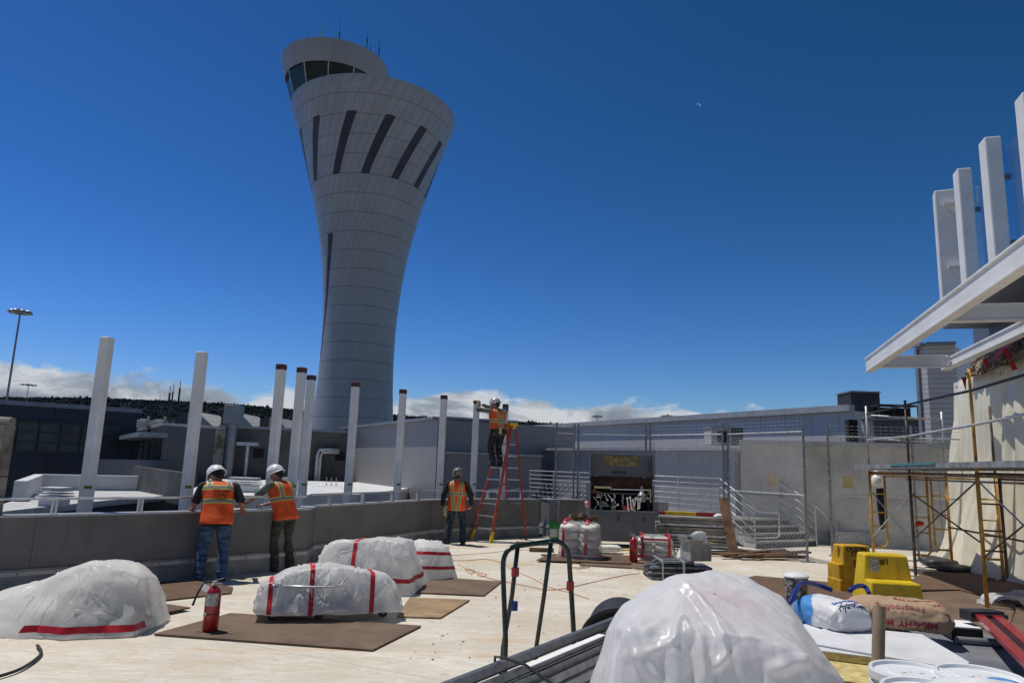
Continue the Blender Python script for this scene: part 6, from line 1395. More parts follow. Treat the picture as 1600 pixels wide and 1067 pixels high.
# ---- square bundle behind it and the lumpy one next to it
cA, cB = at(500, 925), at(645, 928); c3 = (cA+cB)/2+V(-.05, .42, 0)
pt3 = at_frame(c3, V(math.cos(R(-6)), math.sin(R(-6)), 0), V(-math.sin(R(-6)), math.cos(R(-6)), 0), [(-.66, -.28, .50), (-.64, .3, .5), (-.54, -.30, .66), (-.5, .34, .66), (0, -.34, .72), (0, .36, .72), (.30, -.36, .76), (.58, -.36, .72), (.60, .36, .70), (.66, -.38, .50), (.66, .4, .4), (-.78, -.46, 0), (-.78, .46, 0), (.76, -.50, 0), (.78, .5, 0), (0, -.56, 0), (0, .56, 0)])
P3 = taut(pt3, V(c3.x, c3.y, .34), 5, nseg=70, e0=-50)
b3 = thing('covered_bundle', 'tall square white polythene bundle with a vertical red strap behind the trolley', 'covered bundle', (c3.x, c3.y, 0))
cloth_obj('sheet', P3, c3, M['poly'], b3); mb = MB(); mb.box((0, 0, .30), (.95, .5, .6)); mesh_obj('load_box', mb, M['load'], b3, bevel=.03)
strap(P3, b3, c3, (c3.x-.18, c3.y, .2), (1, 0, 0), .06, R(-20), R(150), off=.010); strap(P3, b3, c3, (c3.x+.1, c3.y, .20), (0, 0, 1), .06, R(-75), R(35), vert=False, off=.010)
cA = at(662, 905); c4 = cA+V(.02, .32, 0)
pt4 = [V(c4.x+r_*math.cos(2*math.pi*k/9+r_)*1.0, c4.y+r_*math.sin(2*math.pi*k/9+r_)*1.1, z_) for r_, z_ in ((.18, .60), (.34, .50), (.42, .30), (.44, .12), (.50, 0)) for k in range(9)]
P4 = taut(pt4, V(c4.x, c4.y, .26), 6, nseg=55, nu=200, nv=90, e0=-45)
b4 = thing('covered_bundle', 'rounded white polythene bundle with two level red tapes, right behind the square one', 'covered bundle', (c4.x, c4.y, 0))
cloth_obj('sheet', P4, c4, M['poly'], b4); mb = MB(); mb.box((0, 0, .22), (.4, .4, .44)); mesh_obj('load_box', mb, M['load'], b4, bevel=.03)
strap(P4, b4, c4, (c4.x, c4.y, .38), (0, 0, 1), .05, R(-150), R(20), vert=False, tiltz=-.05, off=.010); strap(P4, b4, c4, (c4.x, c4.y, .16), (0, 0, 1), .05, R(-150), R(20), vert=False, tiltz=-.05, off=.010)
# ---- the big covered stack close to the camera: film pulled tight over a few high corners
import bmesh
hp_ = [(1110, 889, 3.40), (1056, 896, 3.36), (1168, 899, 3.40), (1068, 918, 3.12), (1012, 917, 3.36), (983, 984, 2.86), (1262, 1031, 2.78), (974, 944, 3.25), (946, 985, 3.20), (1222, 930, 3.38), (1246, 962, 3.3), (1268, 1002, 3.25), (926, 1062, 3.1), (1318, 1062, 3.1), (1180, 985, 2.86), (1085, 985, 2.83), (1000, 1020, 2.78)]
HP = [atY(*q) for q in hp_]; c5 = sum(HP, V(0, 0, 0))/len(HP); c5 = V(c5.x+.02, 3.12, .62)
for k in range(28):
    a = 2*math.pi*k/28; HP.append(V(c5.x+.86*math.cos(a), 3.15+.72*math.sin(a), 0.0)); HP.append(V(c5.x+.62*math.cos(a), 3.2+.52*math.sin(a), .62))
for (x, y, Yk) in ((1110, 889, 3.75), (1020, 915, 3.75), (1200, 915, 3.75)): q = atY(x, y, Yk); HP.append(V(q.x, q.y, q.z-.16))
bm = bmesh.new()
for q in HP: bm.verts.new(q)
bmesh.ops.convex_hull(bm, input=bm.verts[:]); bm.normal_update(); hb = BVHTree.FromBMesh(bm); bm.free()
def on_hull(px, py):
    h_ = hb.ray_cast(V(0, 0, CAM_H), ray(px, py).normalized()); return h_[0] if h_[0] is not None else None
segs = []
for (x0, y0, x1, y1, am, w_) in ((1067, 916, 968, 978, .034, .030), (1070, 916, 1139, 994, .045, .022), (1087, 937, 1127, 995, .030, .012), (1128, 994, 1133, 1027, .03, .012), (1133, 1027, 1119, 1041, .03, .012), (1100, 974, 1120, 1041, .030, .014), (1094, 950, 1108, 990, -.028, .02),
    (981, 984, 983, 1067, .045, .016), (987, 984, 997, 1028, .032, .012), (997, 1028, 1055, 998, .024, .012), (997, 1028, 1030, 1067, .035, .018), (1061, 969, 1054, 998, .03, .011), (1070, 969, 1080, 994, .03, .011), (1061, 969, 1070, 969, .03, .011), (1135, 996, 1212, 1001, .014, .008),
    (1258, 1030, 1205, 1046, .03, .018), (1258, 1030, 1263, 1067, .045, .016), (1258, 1030, 1170, 995, .020, .022), (1258, 1030, 1275, 1067, -.03, .014), (1080, 998, 1086, 1067, -.05, .020), (1092, 1000, 1100, 1067, .035, .018), (952, 965, 934, 1050, .028, .022), (965, 990, 955, 1060, -.022, .016), (1015, 950, 960, 1000, .022, .02),
    (1120, 935, 1245, 1010, .016, .016), (1190, 930, 1262, 1000, .016, .018), (1040, 935, 1020, 1000, -.02, .03), (1110, 1005, 1120, 1067, -.025, .016), (1150, 1010, 1165, 1067, .025, .022), (1185, 1000, 1195, 1067, -.02, .02), (1220, 1005, 1225, 1067, .018, .02), (1030, 1010, 1040, 1067, -.03, .016), (1010, 985, 1040, 965, .02, .014), (1110, 893, 1180, 925, .012, .02), (1000, 925, 1110, 905, .012, .02), (1050, 1010, 1062, 1067, .028, .016)):
    A, B = on_hull(x0, y0), on_hull(x1, y1)
    if A is not None and B is not None: segs.append((np.array(A), np.array(B), am, w_))
nu, nv = 420, 230; G5 = np.zeros((nu+1, nv+1, 3)); NR = np.zeros_like(G5)
for i in range(nu+1):
    a = -math.pi*1.02+i*2*math.pi*1.02/nu-math.pi/2
    for j in range(nv+1):
        e = R(-38)+(R(89.5)-R(-38))*(j/nv); d = V(math.cos(a)*math.cos(e), math.sin(a)*math.cos(e), math.sin(e)); h_ = hb.ray_cast(c5+d*3, -d, 3)
        q = h_[0] if h_[0] is not None else c5+d*.5
        G5[i, j] = q; NR[i, j] = h_[1] if h_[1] is not None else d
for _ in range(5):            # film rounds the facets a little
    for A_ in (G5, NR):
        A_[1:-1, 1:-1] = A_[1:-1, 1:-1]*.4+.15*(A_[:-2, 1:-1]+A_[2:, 1:-1]+A_[1:-1, :-2]+A_[1:-1, 2:])
NR /= np.linalg.norm(NR, axis=-1, keepdims=True)+1e-9; D5 = np.zeros((nu+1, nv+1))
for A, B, am, w_ in segs:
    ab = B-A; t_ = np.clip(((G5-A)*ab).sum(-1)/(ab*ab).sum(), 0, 1); dist = np.linalg.norm(G5-(A+t_[..., None]*ab), axis=-1); D5 += am*.62*np.clip(1-dist/(w_*1.9), 0, 1)*(.45+.55*np.minimum(1, 4*t_*(1-t_)+.35))
for i in range(nu+1):
    for j in range(nv+1):
        x, y, z = G5[i, j]; side = 1-abs(NR[i, j, 2])
        D5[i, j] += .020*side*(noise.ridged_multi_fractal(V(x*4.2+3, y*4.2, z*1.1), 1.0, 2.1, 3, 1.0, 2.0)-1)+.0065*(noise.ridged_multi_fractal(V(x*6+.1*z, y*6, z*5+9), 1.0, 2.3, 3, 1.0, 2.0)-1)+.0025*noise.noise(V(x*24, y*24, z*20))
P5 = G5+NR*D5[..., None]; P5[..., 2] = np.maximum(P5[..., 2], .004)
b5 = thing('covered_stack', 'large pale grey polythene covered stack closest to the camera', 'covered stack', (c5.x, c5.y, 0))
cloth_obj('sheet', P5, (c5.x, c5.y), M['poly_big'], b5, sub=0)
mb = MB(); mb.box((0, .05, .55), (.66, .5, 1.1), rz=R(-8)); mesh_obj('load_box', mb, M['load_light'], b5, bevel=.03)
q0 = on_hull(1135, 932); mb = MB(); mb.box((0, 0, 0), (.34, .16, .008), M=Euler((R(38), R(8), R(-8))).to_matrix()); lb = mesh_obj('red_label', mb, M['load_red'], b5, bevel=.002); lb.location = q0-V(c5.x, c5.y, 0)+V(0, .045, -.060)
# ================================================================ sheets of plywood on the deck
def board(name, pts, label, m, z=.006, th=.018, group='plywood sheets on the roof deck', cat='plywood sheet'):
    o = Vector(pts[0]); mb = MB(); P = [(p.x-o.x, p.y-o.y) for p in pts]; mb.prism(P, 0, th); ob = mesh_obj(name, mb, M[m], bevel=.002); ob.location = V(o.x, o.y, z); tag(ob, label, cat, group); return ob
def pxs(*l): return [at(x, y) for x, y in l]
board('plywood_sheet', pxs((240, 993), (582, 1018), (658, 980), (360, 960)), 'dark plywood sheet under the trolley and the nearer fire extinguisher', 'ply_grey')
board('plywood_sheet', pxs((215, 944), (361, 928), (364, 919), (300, 908), (190, 915)), 'dark brown plywood sheet at the feet of the printed vest man', 'ply_dark', z=.005)
board('plywood_sheet', pxs((180, 978), (297, 954), (215, 942), (120, 950)), 'dark brown plywood offcut between the trailing bundle and the nearer extinguisher', 'ply_dark', z=.026)
board('plywood_sheet', pxs((620, 965), (688, 967), (734, 939), (640, 935)), 'light brown plywood sheet right of the covered trolley', 'ply')
board('plywood_sheet', pxs((640, 927), (756, 932), (784, 910), (680, 903)), 'brown plywood sheet beside the rounded bundle', 'ply_grey')
board('plywood_sheet', pxs((-60, 955), (60, 948), (60, 932), (-60, 938)), 'dark brown plywood sheet behind the trailing bundle by the parapet', 'ply_dark')
board('plywood_sheet', pxs((905, 884), (1010, 890), (1040, 872), (930, 866)), 'brown board under the farther fire extinguisher', 'ply_grey')
board('plywood_sheet', pxs((838, 878), (985, 884), (990, 872), (858, 868)), 'dark board under the taller wrapped pallet', 'ply_dark', z=.028)
board('plywood_sheet', pxs((1040, 905), (1185, 935), (1195, 915), (1090, 888)), 'dark brown board behind the large covered stack', 'ply_dark')
board('plywood_sheet', pxs((1090, 925), (1330, 965), (1350, 918), (1180, 903)), 'dark grey brown board under the white bucket', 'ply_dark', z=.03)
board('plywood_sheet', pxs((1300, 1010), (1560, 1040), (1590, 940), (1500, 925), (1330, 930)), 'wide brown plywood sheet in front of the yellow step stools', 'ply_grey', z=.008)
board('plywood_sheet', pxs((1400, 925), (1500, 925), (1640, 960), (1660, 930), (1530, 893), (1445, 896)), 'brown plywood floor sheet under the nearest scaffold frame', 'ply_dark', z=.03)
board('plywood_sheet', pxs((1560, 1040), (1700, 1050), (1700, 965), (1590, 955)), 'brown plywood floor sheet behind the red folded ladder', 'ply_grey', z=.05)
# ================================================================ fire extinguishers
def extinguisher(p, label, s=1.0, rz=0.0, hose=True):
    t = thing('fire_extinguisher', label, 'fire extinguisher', p, rz, 'red fire extinguishers')
    t.scale = (s, s, s); mb = MB(); mb.lathe([(.070, 0), (.078, .01), (.078, .36), (.072, .40), (.05, .43), (.026, .445), (.024, .46)], n=32); mesh_obj('cylinder', mb, M['red_paint'], t, smooth=True).data.polygons.foreach_set('use_smooth', [True]*(32*6)+[False]*2)
    mb = MB(); mb.lathe([(.0792, .26), (.0792, .385)], n=32, caps=False); mb.f = mb.f[17:30]; mb.clean(); mesh_obj('label_panel', mb, M['extinguisher_label'], t, smooth=True)
    mb = MB(); mb.lathe([(.0800, .17), (.0800, .182)], n=32, caps=False); st_ = mesh_obj('strap', mb, M['black'], t); mb = MB(); mb.box((-.03, -.078, .176), (.03, .012, .03)); mesh_obj('buckle', mb, M['galv'], st_)
    mb = MB(); mb.cyl((0, 0, .45), (0, 0, .50), .017, n=12); mb.beam((-.02, 0, .50), (.10, 0, .535), .018, .006); mb.beam((-.02, 0, .485), (.09, 0, .475), .018, .006); mb.cyl((-.02, 0, .485), (-.03, 0, .485), .012, n=8); mesh_obj('valve', mb, M['galv'], t)
    mb = MB(); mb.cyl((0, -.015, .475), (0, -.04, .475), .016, n=14); mesh_obj('gauge', mb, M['alu'], t)
    mb = MB(); mb.tube([(-.02, 0, .485), (-.07, -.01, .49), (-.12, -.02, .46), (-.155, -.03, .39), (-.18, -.035, .32), (-.205, -.03, .25)], [.011]*5+[.014], n=8); mesh_obj('hose', mb, M['black'], t, smooth=True)
    mb = MB(); mb.box((-.055, -.075, .435), (.07, .003, .07), M=Euler((.3, .5, .3)).to_matrix()); mesh_obj('tag', mb, M['paper'], t)
    return t
extinguisher(at(328, 985, .024), 'red fire extinguisher with a hanging tag on plywood beside the covered trolley', 1.03, R(-8))
extinguisher(at(990, 878, .024), 'red fire extinguisher between the two wrapped pallets of bags', 1.1, R(175))
# ================================================================ hoses and cords
def cable(name, pts, label, r, m, cat='cord', grp=None):
    P = [Vector(p)+V(0, 0, r) for p in pts]; Q = []
    for i in range(len(P)-1):
        p0, p1, p2, p3 = P[max(i-1, 0)], P[i], P[i+1], P[min(i+2, len(P)-1)]
        for k in range(8):
            t_ = k/8; Q.append(.5*((2*p1)+(p2-p0)*t_+(2*p0-5*p1+4*p2-p3)*t_*t_+(3*p1-p0-3*p2+p3)*t_**3))
    mb = MB(); mb.tube(Q+[P[-1]], r, n=8); o = mesh_obj(name, mb, M[m], smooth=True, uv=False); return tag(o, label, cat, grp)
cable('black_hose', [at(x, y, .01) for x, y in ((58, 1010), (64, 1022), (50, 1036), (25, 1050), (-20, 1064))], 'black hose running from the trailing bundle out of the picture', .014, 'black', 'hose')
cg = 'orange extension cords on the roof deck'
cable('extension_cord', [at(x, y) for x, y in ((690, 875), (725, 876), (760, 874), (785, 880), (800, 890), (830, 903), (860, 918), (890, 926), (920, 936))], 'orange extension cord curving from the rounded bundle past the green trolley frame', .006, 'cord', grp=cg)
cable('extension_cord', [at(x, y) for x, y in ((715, 881), (728, 888), (742, 892), (735, 896), (727, 890), (745, 894), (760, 898), (752, 901), (746, 897), (770, 905), (805, 912), (850, 921), (880, 920), (925, 910), (975, 899), (1000, 896))], 'looped orange extension cord running to the right across the deck', .006, 'cord', grp=cg)
cable('extension_cord', [at(x, y) for x, y in ((700, 868), (760, 864), (800, 860), (840, 858))], 'thin orange extension cord nearest the stepladder', .005, 'cord', grp=cg)
cable('extension_cord', [at(x, y) for x, y in ((888, 886), (905, 889), (925, 884), (918, 880), (900, 880), (890, 884), (905, 887), (928, 883), (960, 884), (1010, 893))], 'coiled tan extension cord in front of the taller wrapped pallet', .008, 'tan', grp=cg)
cable('extension_cord', [at(1026, 838)+V(.02, 0, .3), at(1030, 845)+V(0, 0, .7), at(1036, 850)+V(0, 0, .62), at(1045, 862)+V(0, -.05, .35), at(1050, 872), at(1046, 880)], 'black cables hanging from the side of the tool chest', .012, 'black')
cable('extension_cord', [at(1028, 840)+V(.02, 0, .4), at(1038, 846)+V(0, 0, .66), at(1048, 856)+V(0, 0, .42), at(1053, 868)+V(0, 0, .1), at(1056, 880)], 'second black cable looping beside the smaller wrapped pallet', .012, 'black')
# ================================================================ wrapped pallets of bags
def bag(mb, c, s, rz=0, M_=None, seed=0):
    c = Vector(c); Mx = M_ or Matrix.Rotation(rz, 3, 'Z'); n1, n2 = 16, 12; vs = []
    for i in range(n1+1):
        for j in range(n2):
            u = -1+2*i/n1; t_ = 2*math.pi*j/n2; w = (1-abs(u)**6)**.5 if abs(u) < 1 else .0; w = max(w, .28); th = max(.12, (1-abs(u)**4)**.5 if abs(u) < 1 else 0)
            y = math.copysign(abs(math.cos(t_))**.6, math.cos(t_))*w*(1-.06*abs(u)**3); z = math.copysign(abs(math.sin(t_))**.7, math.sin(t_))*th
            jt = 1+.07*noise.noise(V(u*2.5+seed, y*2.5, z*1.5+seed)); vs.append(c+Mx @ V(u*s[0]/2*(1+.02*jt), y*s[1]/2*jt, z*s[2]/2*jt))
    fs = [(i*n2+j, i*n2+(j+1) % n2, (i+1)*n2+(j+1) % n2, (i+1)*n2+j) for i in range(n1) for j in range(n2)]+[tuple(range(n2-1, -1, -1)), tuple(n1*n2+j for j in range(n2))]
    mb.add(vs, fs)
bag_m = mat('printed bag', (0.78, 0.76, 0.70), 0.6, 0, 0.1, 6, f2=lambda N, tc, b: N.mix(N.math('MULTIPLY', N.ramp(N.noise(N.mapping(tc.outputs['Object'], scale=(1, 1, 3)), 9, 3, .6), [(0.60, 0.0), (0.63, 1.0)]), .5), b, (0.24, 0.19, 0.07)))
def film(w, d, h, rd, seed, base_out=.0):
    """a wrinkled shrink film round a rounded box"""
    rings = []; nz = 30; n = 96; vs = []
    for i in range(nz+1):
        q = i/nz; z = h*q; k = 1.0 if q < .72 else math.cos((q-.72)/.28*R(80))*.72+.28
        if i == nz: k = .03
        for j in range(n):
            t_ = 2*math.pi*j/n; ct, s_ = math.cos(t_), math.sin(t_); px = math.copysign(abs(ct)**.45, ct)*w/2*k; py = math.copysign(abs(s_)**.45, s_)*d/2*k
            f = 1+.045*noise.fractal(V(px*5+seed, py*5, z*3.5), 1, 2, 4)+(.10*max(0, .12-q)/.12); vs.append((px*f, py*f, z+.01))
    return vs, [(i*n+j, i*n+(j+1) % n, (i+1)*n+(j+1) % n, (i+1)*n+j) for i in range(nz) for j in range(n)]+[tuple(nz*n+j for j in range(n))]
def ring(parent, w, d, z, hh, m='red_tape', n=72, tilt=0.0, seed=0, grow=1.05):
    mb = MB(); rows = []
    for j in range(n+1):
        t_ = 2*math.pi*j/n; ct, s_ = math.cos(t_), math.sin(t_); px = math.copysign(abs(ct)**.45, ct)*w/2*grow; py = math.copysign(abs(s_)**.45, s_)*d/2*grow; f = 1+.012*noise.noise(V(px*6+seed, py*6, 2))
        rows.append([(px*f, py*f, z+tilt*px-hh/2), (px*f, py*f, z+tilt*px+hh/2)])
    mb.grid(rows); return mesh_obj('tape_strap', mb, M[m], parent, smooth=True, uv=False)
def arch(parent, x, d, h, hh=.06, top=1.0, m='red_tape', grow=1.05, wx=1.0):
    mb = MB(); rows = []
    for k in range(41):
        t_ = math.pi*k/40; y = -math.cos(t_); z = math.sin(t_); y = math.copysign(abs(y)**.5, y)*d/2*grow; z = abs(z)**.5*h*1.015
        rows.append([(x-hh/2, y, z+.02), (x+hh/2, y, z+.02)])
    mb.grid(rows); return mesh_obj('tape_strap', mb, M[m], parent, smooth=True, uv=False)
def pallet(p, label, w, d, h, rows, cols_, rz, seed):
    t = thing('wrapped_pallet', label, 'wrapped pallet', p, rz, 'wrapped pallets of bags')
    for r_ in range(rows):
        for c_ in range(cols_):
            mb = MB(); bh = (h-.06)/rows; bag(mb, (-w/2+w/cols_*(c_+.5), -.02*(r_ % 2), .03+bh*(r_+.5)), (d*.95, w/cols_*.96, bh*1.05), rz=R(90)+rnd.uniform(-.03, .03), seed=seed+r_*3+c_); mesh_obj('bag', mb, bag_m, t, smooth=True, uv=False)
    v_, f_ = film(w*1.04, d*1.04, h*1.04, .1, seed); mb = MB(); mb.add(v_, f_); mesh_obj('film', mb, M['poly_film'], t, smooth=True, uv=False)
    return t
M['poly_film'] = plastic_mat('stretch film', (0.62, 0.62, 0.62), 0.40, 0.35, 0.16, crk=.25)
pA = at(906, 877); pA = pA+V(.05, .42, .03)
wp = pallet(pA, 'taller wrapped pallet of white bags with crossing red tapes and bricks on top', .82, .82, .74, 4, 2, R(-14), 3)
arch(wp, -.30, .82, .76); arch(wp, .17, .82, .76); ring(wp, .82, .82, .07, .07, tilt=.02); ring(wp, .84, .84, .09, .02, m='paper')
pB = at(1022, 878)+V(.06, .38, .03)
wq = pallet(pB, 'smaller low wrapped pallet of white bags right of the fire extinguisher', .78, .74, .48, 3, 2, R(-6), 9)
arch(wq, -.26, .74, .50, hh=.05); arch(wq, .30, .74, .5, hh=.05); ring(wq, .78, .74, .06, .06)
mb = MB(); mb.beam((-.30, -.38, .43), (.28, -.38, .43), .01, .04); mesh_obj('tape_strap', mb, M['red_tape'], wq)
for k, (x, y, z, a) in enumerate(((-.12, -.1, .83, .4), (.08, -.05, .86, .75), (.2, -.12, .83, -.3))):
    mb = MB(); mb.box((0, 0, 0), (.30, .11, .09), M=Euler((0, .35 if k < 2 else -.2, a)).to_matrix()); o_ = mesh_obj('brick', mb, M['lumber_brown'], bevel=.006); tag(o_, ['brown block at the front edge on top of the taller pallet', 'brown block leaning uphill on top of the taller pallet', 'brown block at the right on top of the taller pallet'][k], 'block'); o_.location = pA+V(x, y, z-.03)
mb = MB(); mb.lathe([(.03, -.035), (.075, -.035), (.075, .035), (.03, .035)], n=24); o_ = mesh_obj('tape_roll', mb, M['pink'], smooth=False); tag(o_, 'pink tape roll on a rod above the taller wrapped pallet', 'tape roll'); o_.location = BX+V(-.10, -.2, 1.02); o_.rotation_euler = (R(20), R(80), 0)
mb = MB(); mb.cyl((0, 0, 0), (0, 0, .92), .012, n=8); mb.box((0, 0, .01), (.2, .2, .02)); o_ = mesh_obj('rod_stand', mb, M['galv_dark']); tag(o_, 'thin steel rod carrying the pink tape roll', 'rod'); o_.location = BX+V(-.10, -.17, 0.03)
# green bucket
def bucket(name, p, r, h, m, label, lid=None, liner=None, rib=True, group=None, squash=1.0, handle=True):
    t = thing(name, label, 'bucket', p, 0, group); mb = MB(); prof = [(r*.86, 0), (r*.87, .01), (r*.96, h*.70)]
    if rib: prof += [(r*1.04, h*.71), (r*1.05, h*.75), (r*.97, h*.76), (r*.98, h*.84), (r*1.06, h*.85), (r*1.06, h*.88), (r*.99, h*.89)]
    prof += [(r, h*.99), (r*1.03, h*.99), (r*1.03, h), (r*.97, h), (r*.95, h*.5), (r*.84, .02), (.01, .02)]
    mb.lathe(prof, n=40, caps=False); mesh_obj('pail_body', mb, m, t, smooth=False)
    if lid:
        mb = MB(); mb.lathe([(r*1.075, h-.025), (r*1.09, h-.02), (r*1.09, h+.008), (r*1.06, h+.016), (r*.99, h+.014), (r*.965, h+.001), (r*.94, h+.001), (r*.60, h+.003), (r*.585, h+.007), (r*.2, h+.007), (.004, h+.007)], n=56, caps=False); l_ = mesh_obj('lid', mb, lid, t, smooth=False)
        mb = MB(); mb.lathe([(r*1.095, h-.022), (r*1.10, h-.014)], n=56, caps=False); mb.f = mb.f[::3]; mb.clean(); mesh_obj('tear_tabs', mb, lid, l_)
        for a in (-.3, .2): 
            mb = MB(); mb.box((r*a, -r*.1, h+.008), (r*.2, r*.10, .004), rz=.4); mesh_obj('mould_mark', mb, lid, l_)
    if handle:
        mb = MB(); mb.tube([(r*1.03*math.cos(a), -r*1.05*abs(math.sin(a))-.0, h*.80-r*1.0*math.sin(a)*.75) for a in [math.pi*k/14 for k in range(15)]], .0028, n=6); mesh_obj('handle', mb, M['galv'], t, smooth=True)
    return t
pail_w = mat('white pail plastic', (0.76, 0.77, 0.77), 0.32, 0, 0.04, 5)
bucket('green_bucket', at(866, 841), .155, .42, M['green_plastic'], 'green bucket with a worn white label beside the taller wrapped pallet')
mb = MB(); mb.lathe([(.151, .05), (.158, .26)], n=40, caps=False); mb.f = mb.f[24:33]; mb.clean(); o_ = mesh_obj('bucket_label', mb, M['extinguisher_label'], smooth=True); del_ = o_; o_.parent = [x for x in COL.objects if x.name == 'green_bucket'][0]
p = at(1245, 940, .05); dirty = mat('dirty pail', (0.50, 0.50, 0.49), 0.5, 0, 0.3, 9, f2=lambda N, tc, b: N.mix(N.ramp(N.noise(tc.outputs['Object'], 16, 5, .7), [(0.42, 0.0), (0.50, 1.0)]), b, (0.035, 0.035, 0.035)))
bucket('dirty_bucket', p, .165, .37, dirty, 'dirty white bucket with a domed lid between the covered stack and yellow stools')
mb = MB(); mb.lathe([(.18, .355), (.182, .375), (.17, .385), (.10, .415), (.02, .425), (.002, .425)], n=40, caps=False); o_ = mesh_obj('domed_lid', mb, pail_w, [x for x in COL.objects if x.name == 'dirty_bucket'][0], smooth=True)
# timber offcuts on the deck
for k, (x, y, w, d_, h_, a, lab) in enumerate(((846, 862, .55, .10, .09, .05, 'brown timber block in front of the green bucket'), (822, 852, .5, .09, .09, .1, 'dark timber block at the foot of the stepladder'), (838, 832, .22, .12, .12, .2, 'short timber block at the parapet corner'), (849, 836, .3, .1, .05, -.4, 'thin timber offcut near the parapet corner'), (858, 868, .35, .08, .03, .2, 'small timber offcut on the deck near the taller pallet'))):
    mb = MB(); mb.box((0, 0, h_/2), (w, d_, h_)); o_ = mesh_obj('timber_block', mb, M['lumber_brown'], bevel=.004); tag(o_, lab, 'timber'); o_.location = at(x, y); o_.rotation_euler = (0, 0, a)
mb = MB(); bag(mb, (0, 0, .08), (.62, .34, .16), seed=4); o_ = mesh_obj('sack', mb, bag_m, smooth=True, uv=False); tag(o_, 'pale sack lying in front of the tool chest', 'sack'); o_.location = at(950, 862, .03)
mb = MB(); mb.beam((-.3, 0, .03), (.3, .03, .05), .09, .03); mb.box((.32, .03, .05), (.08, .1, .05)); o_ = mesh_obj('yellow_level', mb, M['yellow']); tag(o_, 'yellow tool lying on the ground before the tool chest', 'tool'); o_.location = at(972, 862, .03)
# plank stack right of the chest
pk0, pk1 = at(1030, 853), at(1140, 858); pku = (pk1-pk0).normalized(); pkn = V(-pku.y, pku.x, 0); rr = random.Random(2)
rows = ['lowest', 'second', 'third', 'fourth', 'fifth', 'sixth', 'seventh']
pl_ = (pk1-pk0).length
zc = .02
for k in range(9):
    L = pl_*rr.uniform(.92, 1.10); h_ = rr.choice((.07, .075, .085)); o0 = rr.uniform(-.08, .06)
    for j in range(2):
        mb = MB(); a = pku*o0+pkn*(.02+.31*j+rr.uniform(-.02, .02)); mb.beam(a+V(0, 0, h_/2), a+pku*L+V(0, 0, h_/2), .27, h_-.006)
        o_ = mesh_obj('stacked_plank', mb, M['lumber'] if (k+j) % 3 else M['galv'], bevel=.004); o_.location = pk0+V(0, 0, zc)
        tag(o_, ('front' if j == 0 else 'rear')+' plank, '+['lowest', 'second', 'third', 'fourth', 'fifth', 'sixth', 'seventh', 'eighth', 'topmost'][k]+' layer of the grey stack', 'plank', 'stacked grey planks beside the tool chest')
    zc += h_+(.02 if k % 3 == 2 else .004)
t = thing('painted_beam', 'red steel beam with a yellow middle lying on top of the plank stack', 'beam', pk0+V(0, 0, zc)); L = pl_*.86
for a, b, m_, nm in ((0, .10, 'red_paint', 'red_end'), (.10, .62, 'yellow', 'yellow_middle'), (.62, 1, 'red_paint', 'red_end')):
    mb = MB(); mb.beam(pku*L*a+pkn*.05+V(0, 0, .055), pku*L*b+pkn*.05+V(0, 0, .055), .12, .10); mesh_obj(nm, mb, M[m_], t, bevel=.004)
mb = MB(); ellipsoid(mb, (0, 0, .05), (.12, .09, .05)); ellipsoid(mb, (.09, .02, .04), (.09, .07, .035)); ellipsoid(mb, (-.09, -.02, .03), (.07, .06, .03)); o_ = remesh(mesh_obj('white_rag', mb, M['paper'], uv=False), .012, 1); tag(o_, 'crumpled white rag on the right end of the plank stack', 'rag'); o_.location = pk0+pku*pl_*.86+V(0, -.02, zc)
lp = at(1148, 872); mb = MB(); a, b = V(0, 0, .02), atY(1130, 778, lp.y+.75)-lp; mb.beam(a, b, .22, .035, up=(0, 1, .3)); o_ = mesh_obj('leaning_plank', mb, M['lumber_brown'], bevel=.003); tag(o_, 'brown plank leaning on the plank stack by the fence posts', 'plank'); o_.location = lp
# scrap heap at the foot of the fence
for k in range(16):
    x = rr.uniform(1135, 1250); y = 866+rr.uniform(-3, 7); L = rr.uniform(.5, 1.3); mb = MB(); mb.beam((-L/2, 0, .03), (L/2, 0, .03+rr.uniform(0, .05)), rr.choice((.09, .14)), rr.choice((.04, .06)))
    o_ = mesh_obj('scrap_timber', mb, M['lumber_brown'] if k % 3 else M['dark_steel']); x = 1138+7*k; tag(o_, ('dark steel' if k % 3 == 0 else 'brown')+' scrap piece lying '+['against', 'just right of', 'a hand right of', 'a foot right of', 'a little past', 'well past', 'under the fence left of', 'short of the left foot of', 'before the left foot of', 'before the left third of', 'left of the middle of', 'before the middle of', 'right of the middle of', 'before the right third of', 'near the right foot of', 'at the right foot of'][k]+(' the leaning plank' if k < 6 else ' the metal stairs'), 'scrap', 'scrap pieces before the metal stairs'); o_.location = at(x, y, .03*(k % 3)); o_.rotation_euler = (0, 0, rr.uniform(-.35, .35))
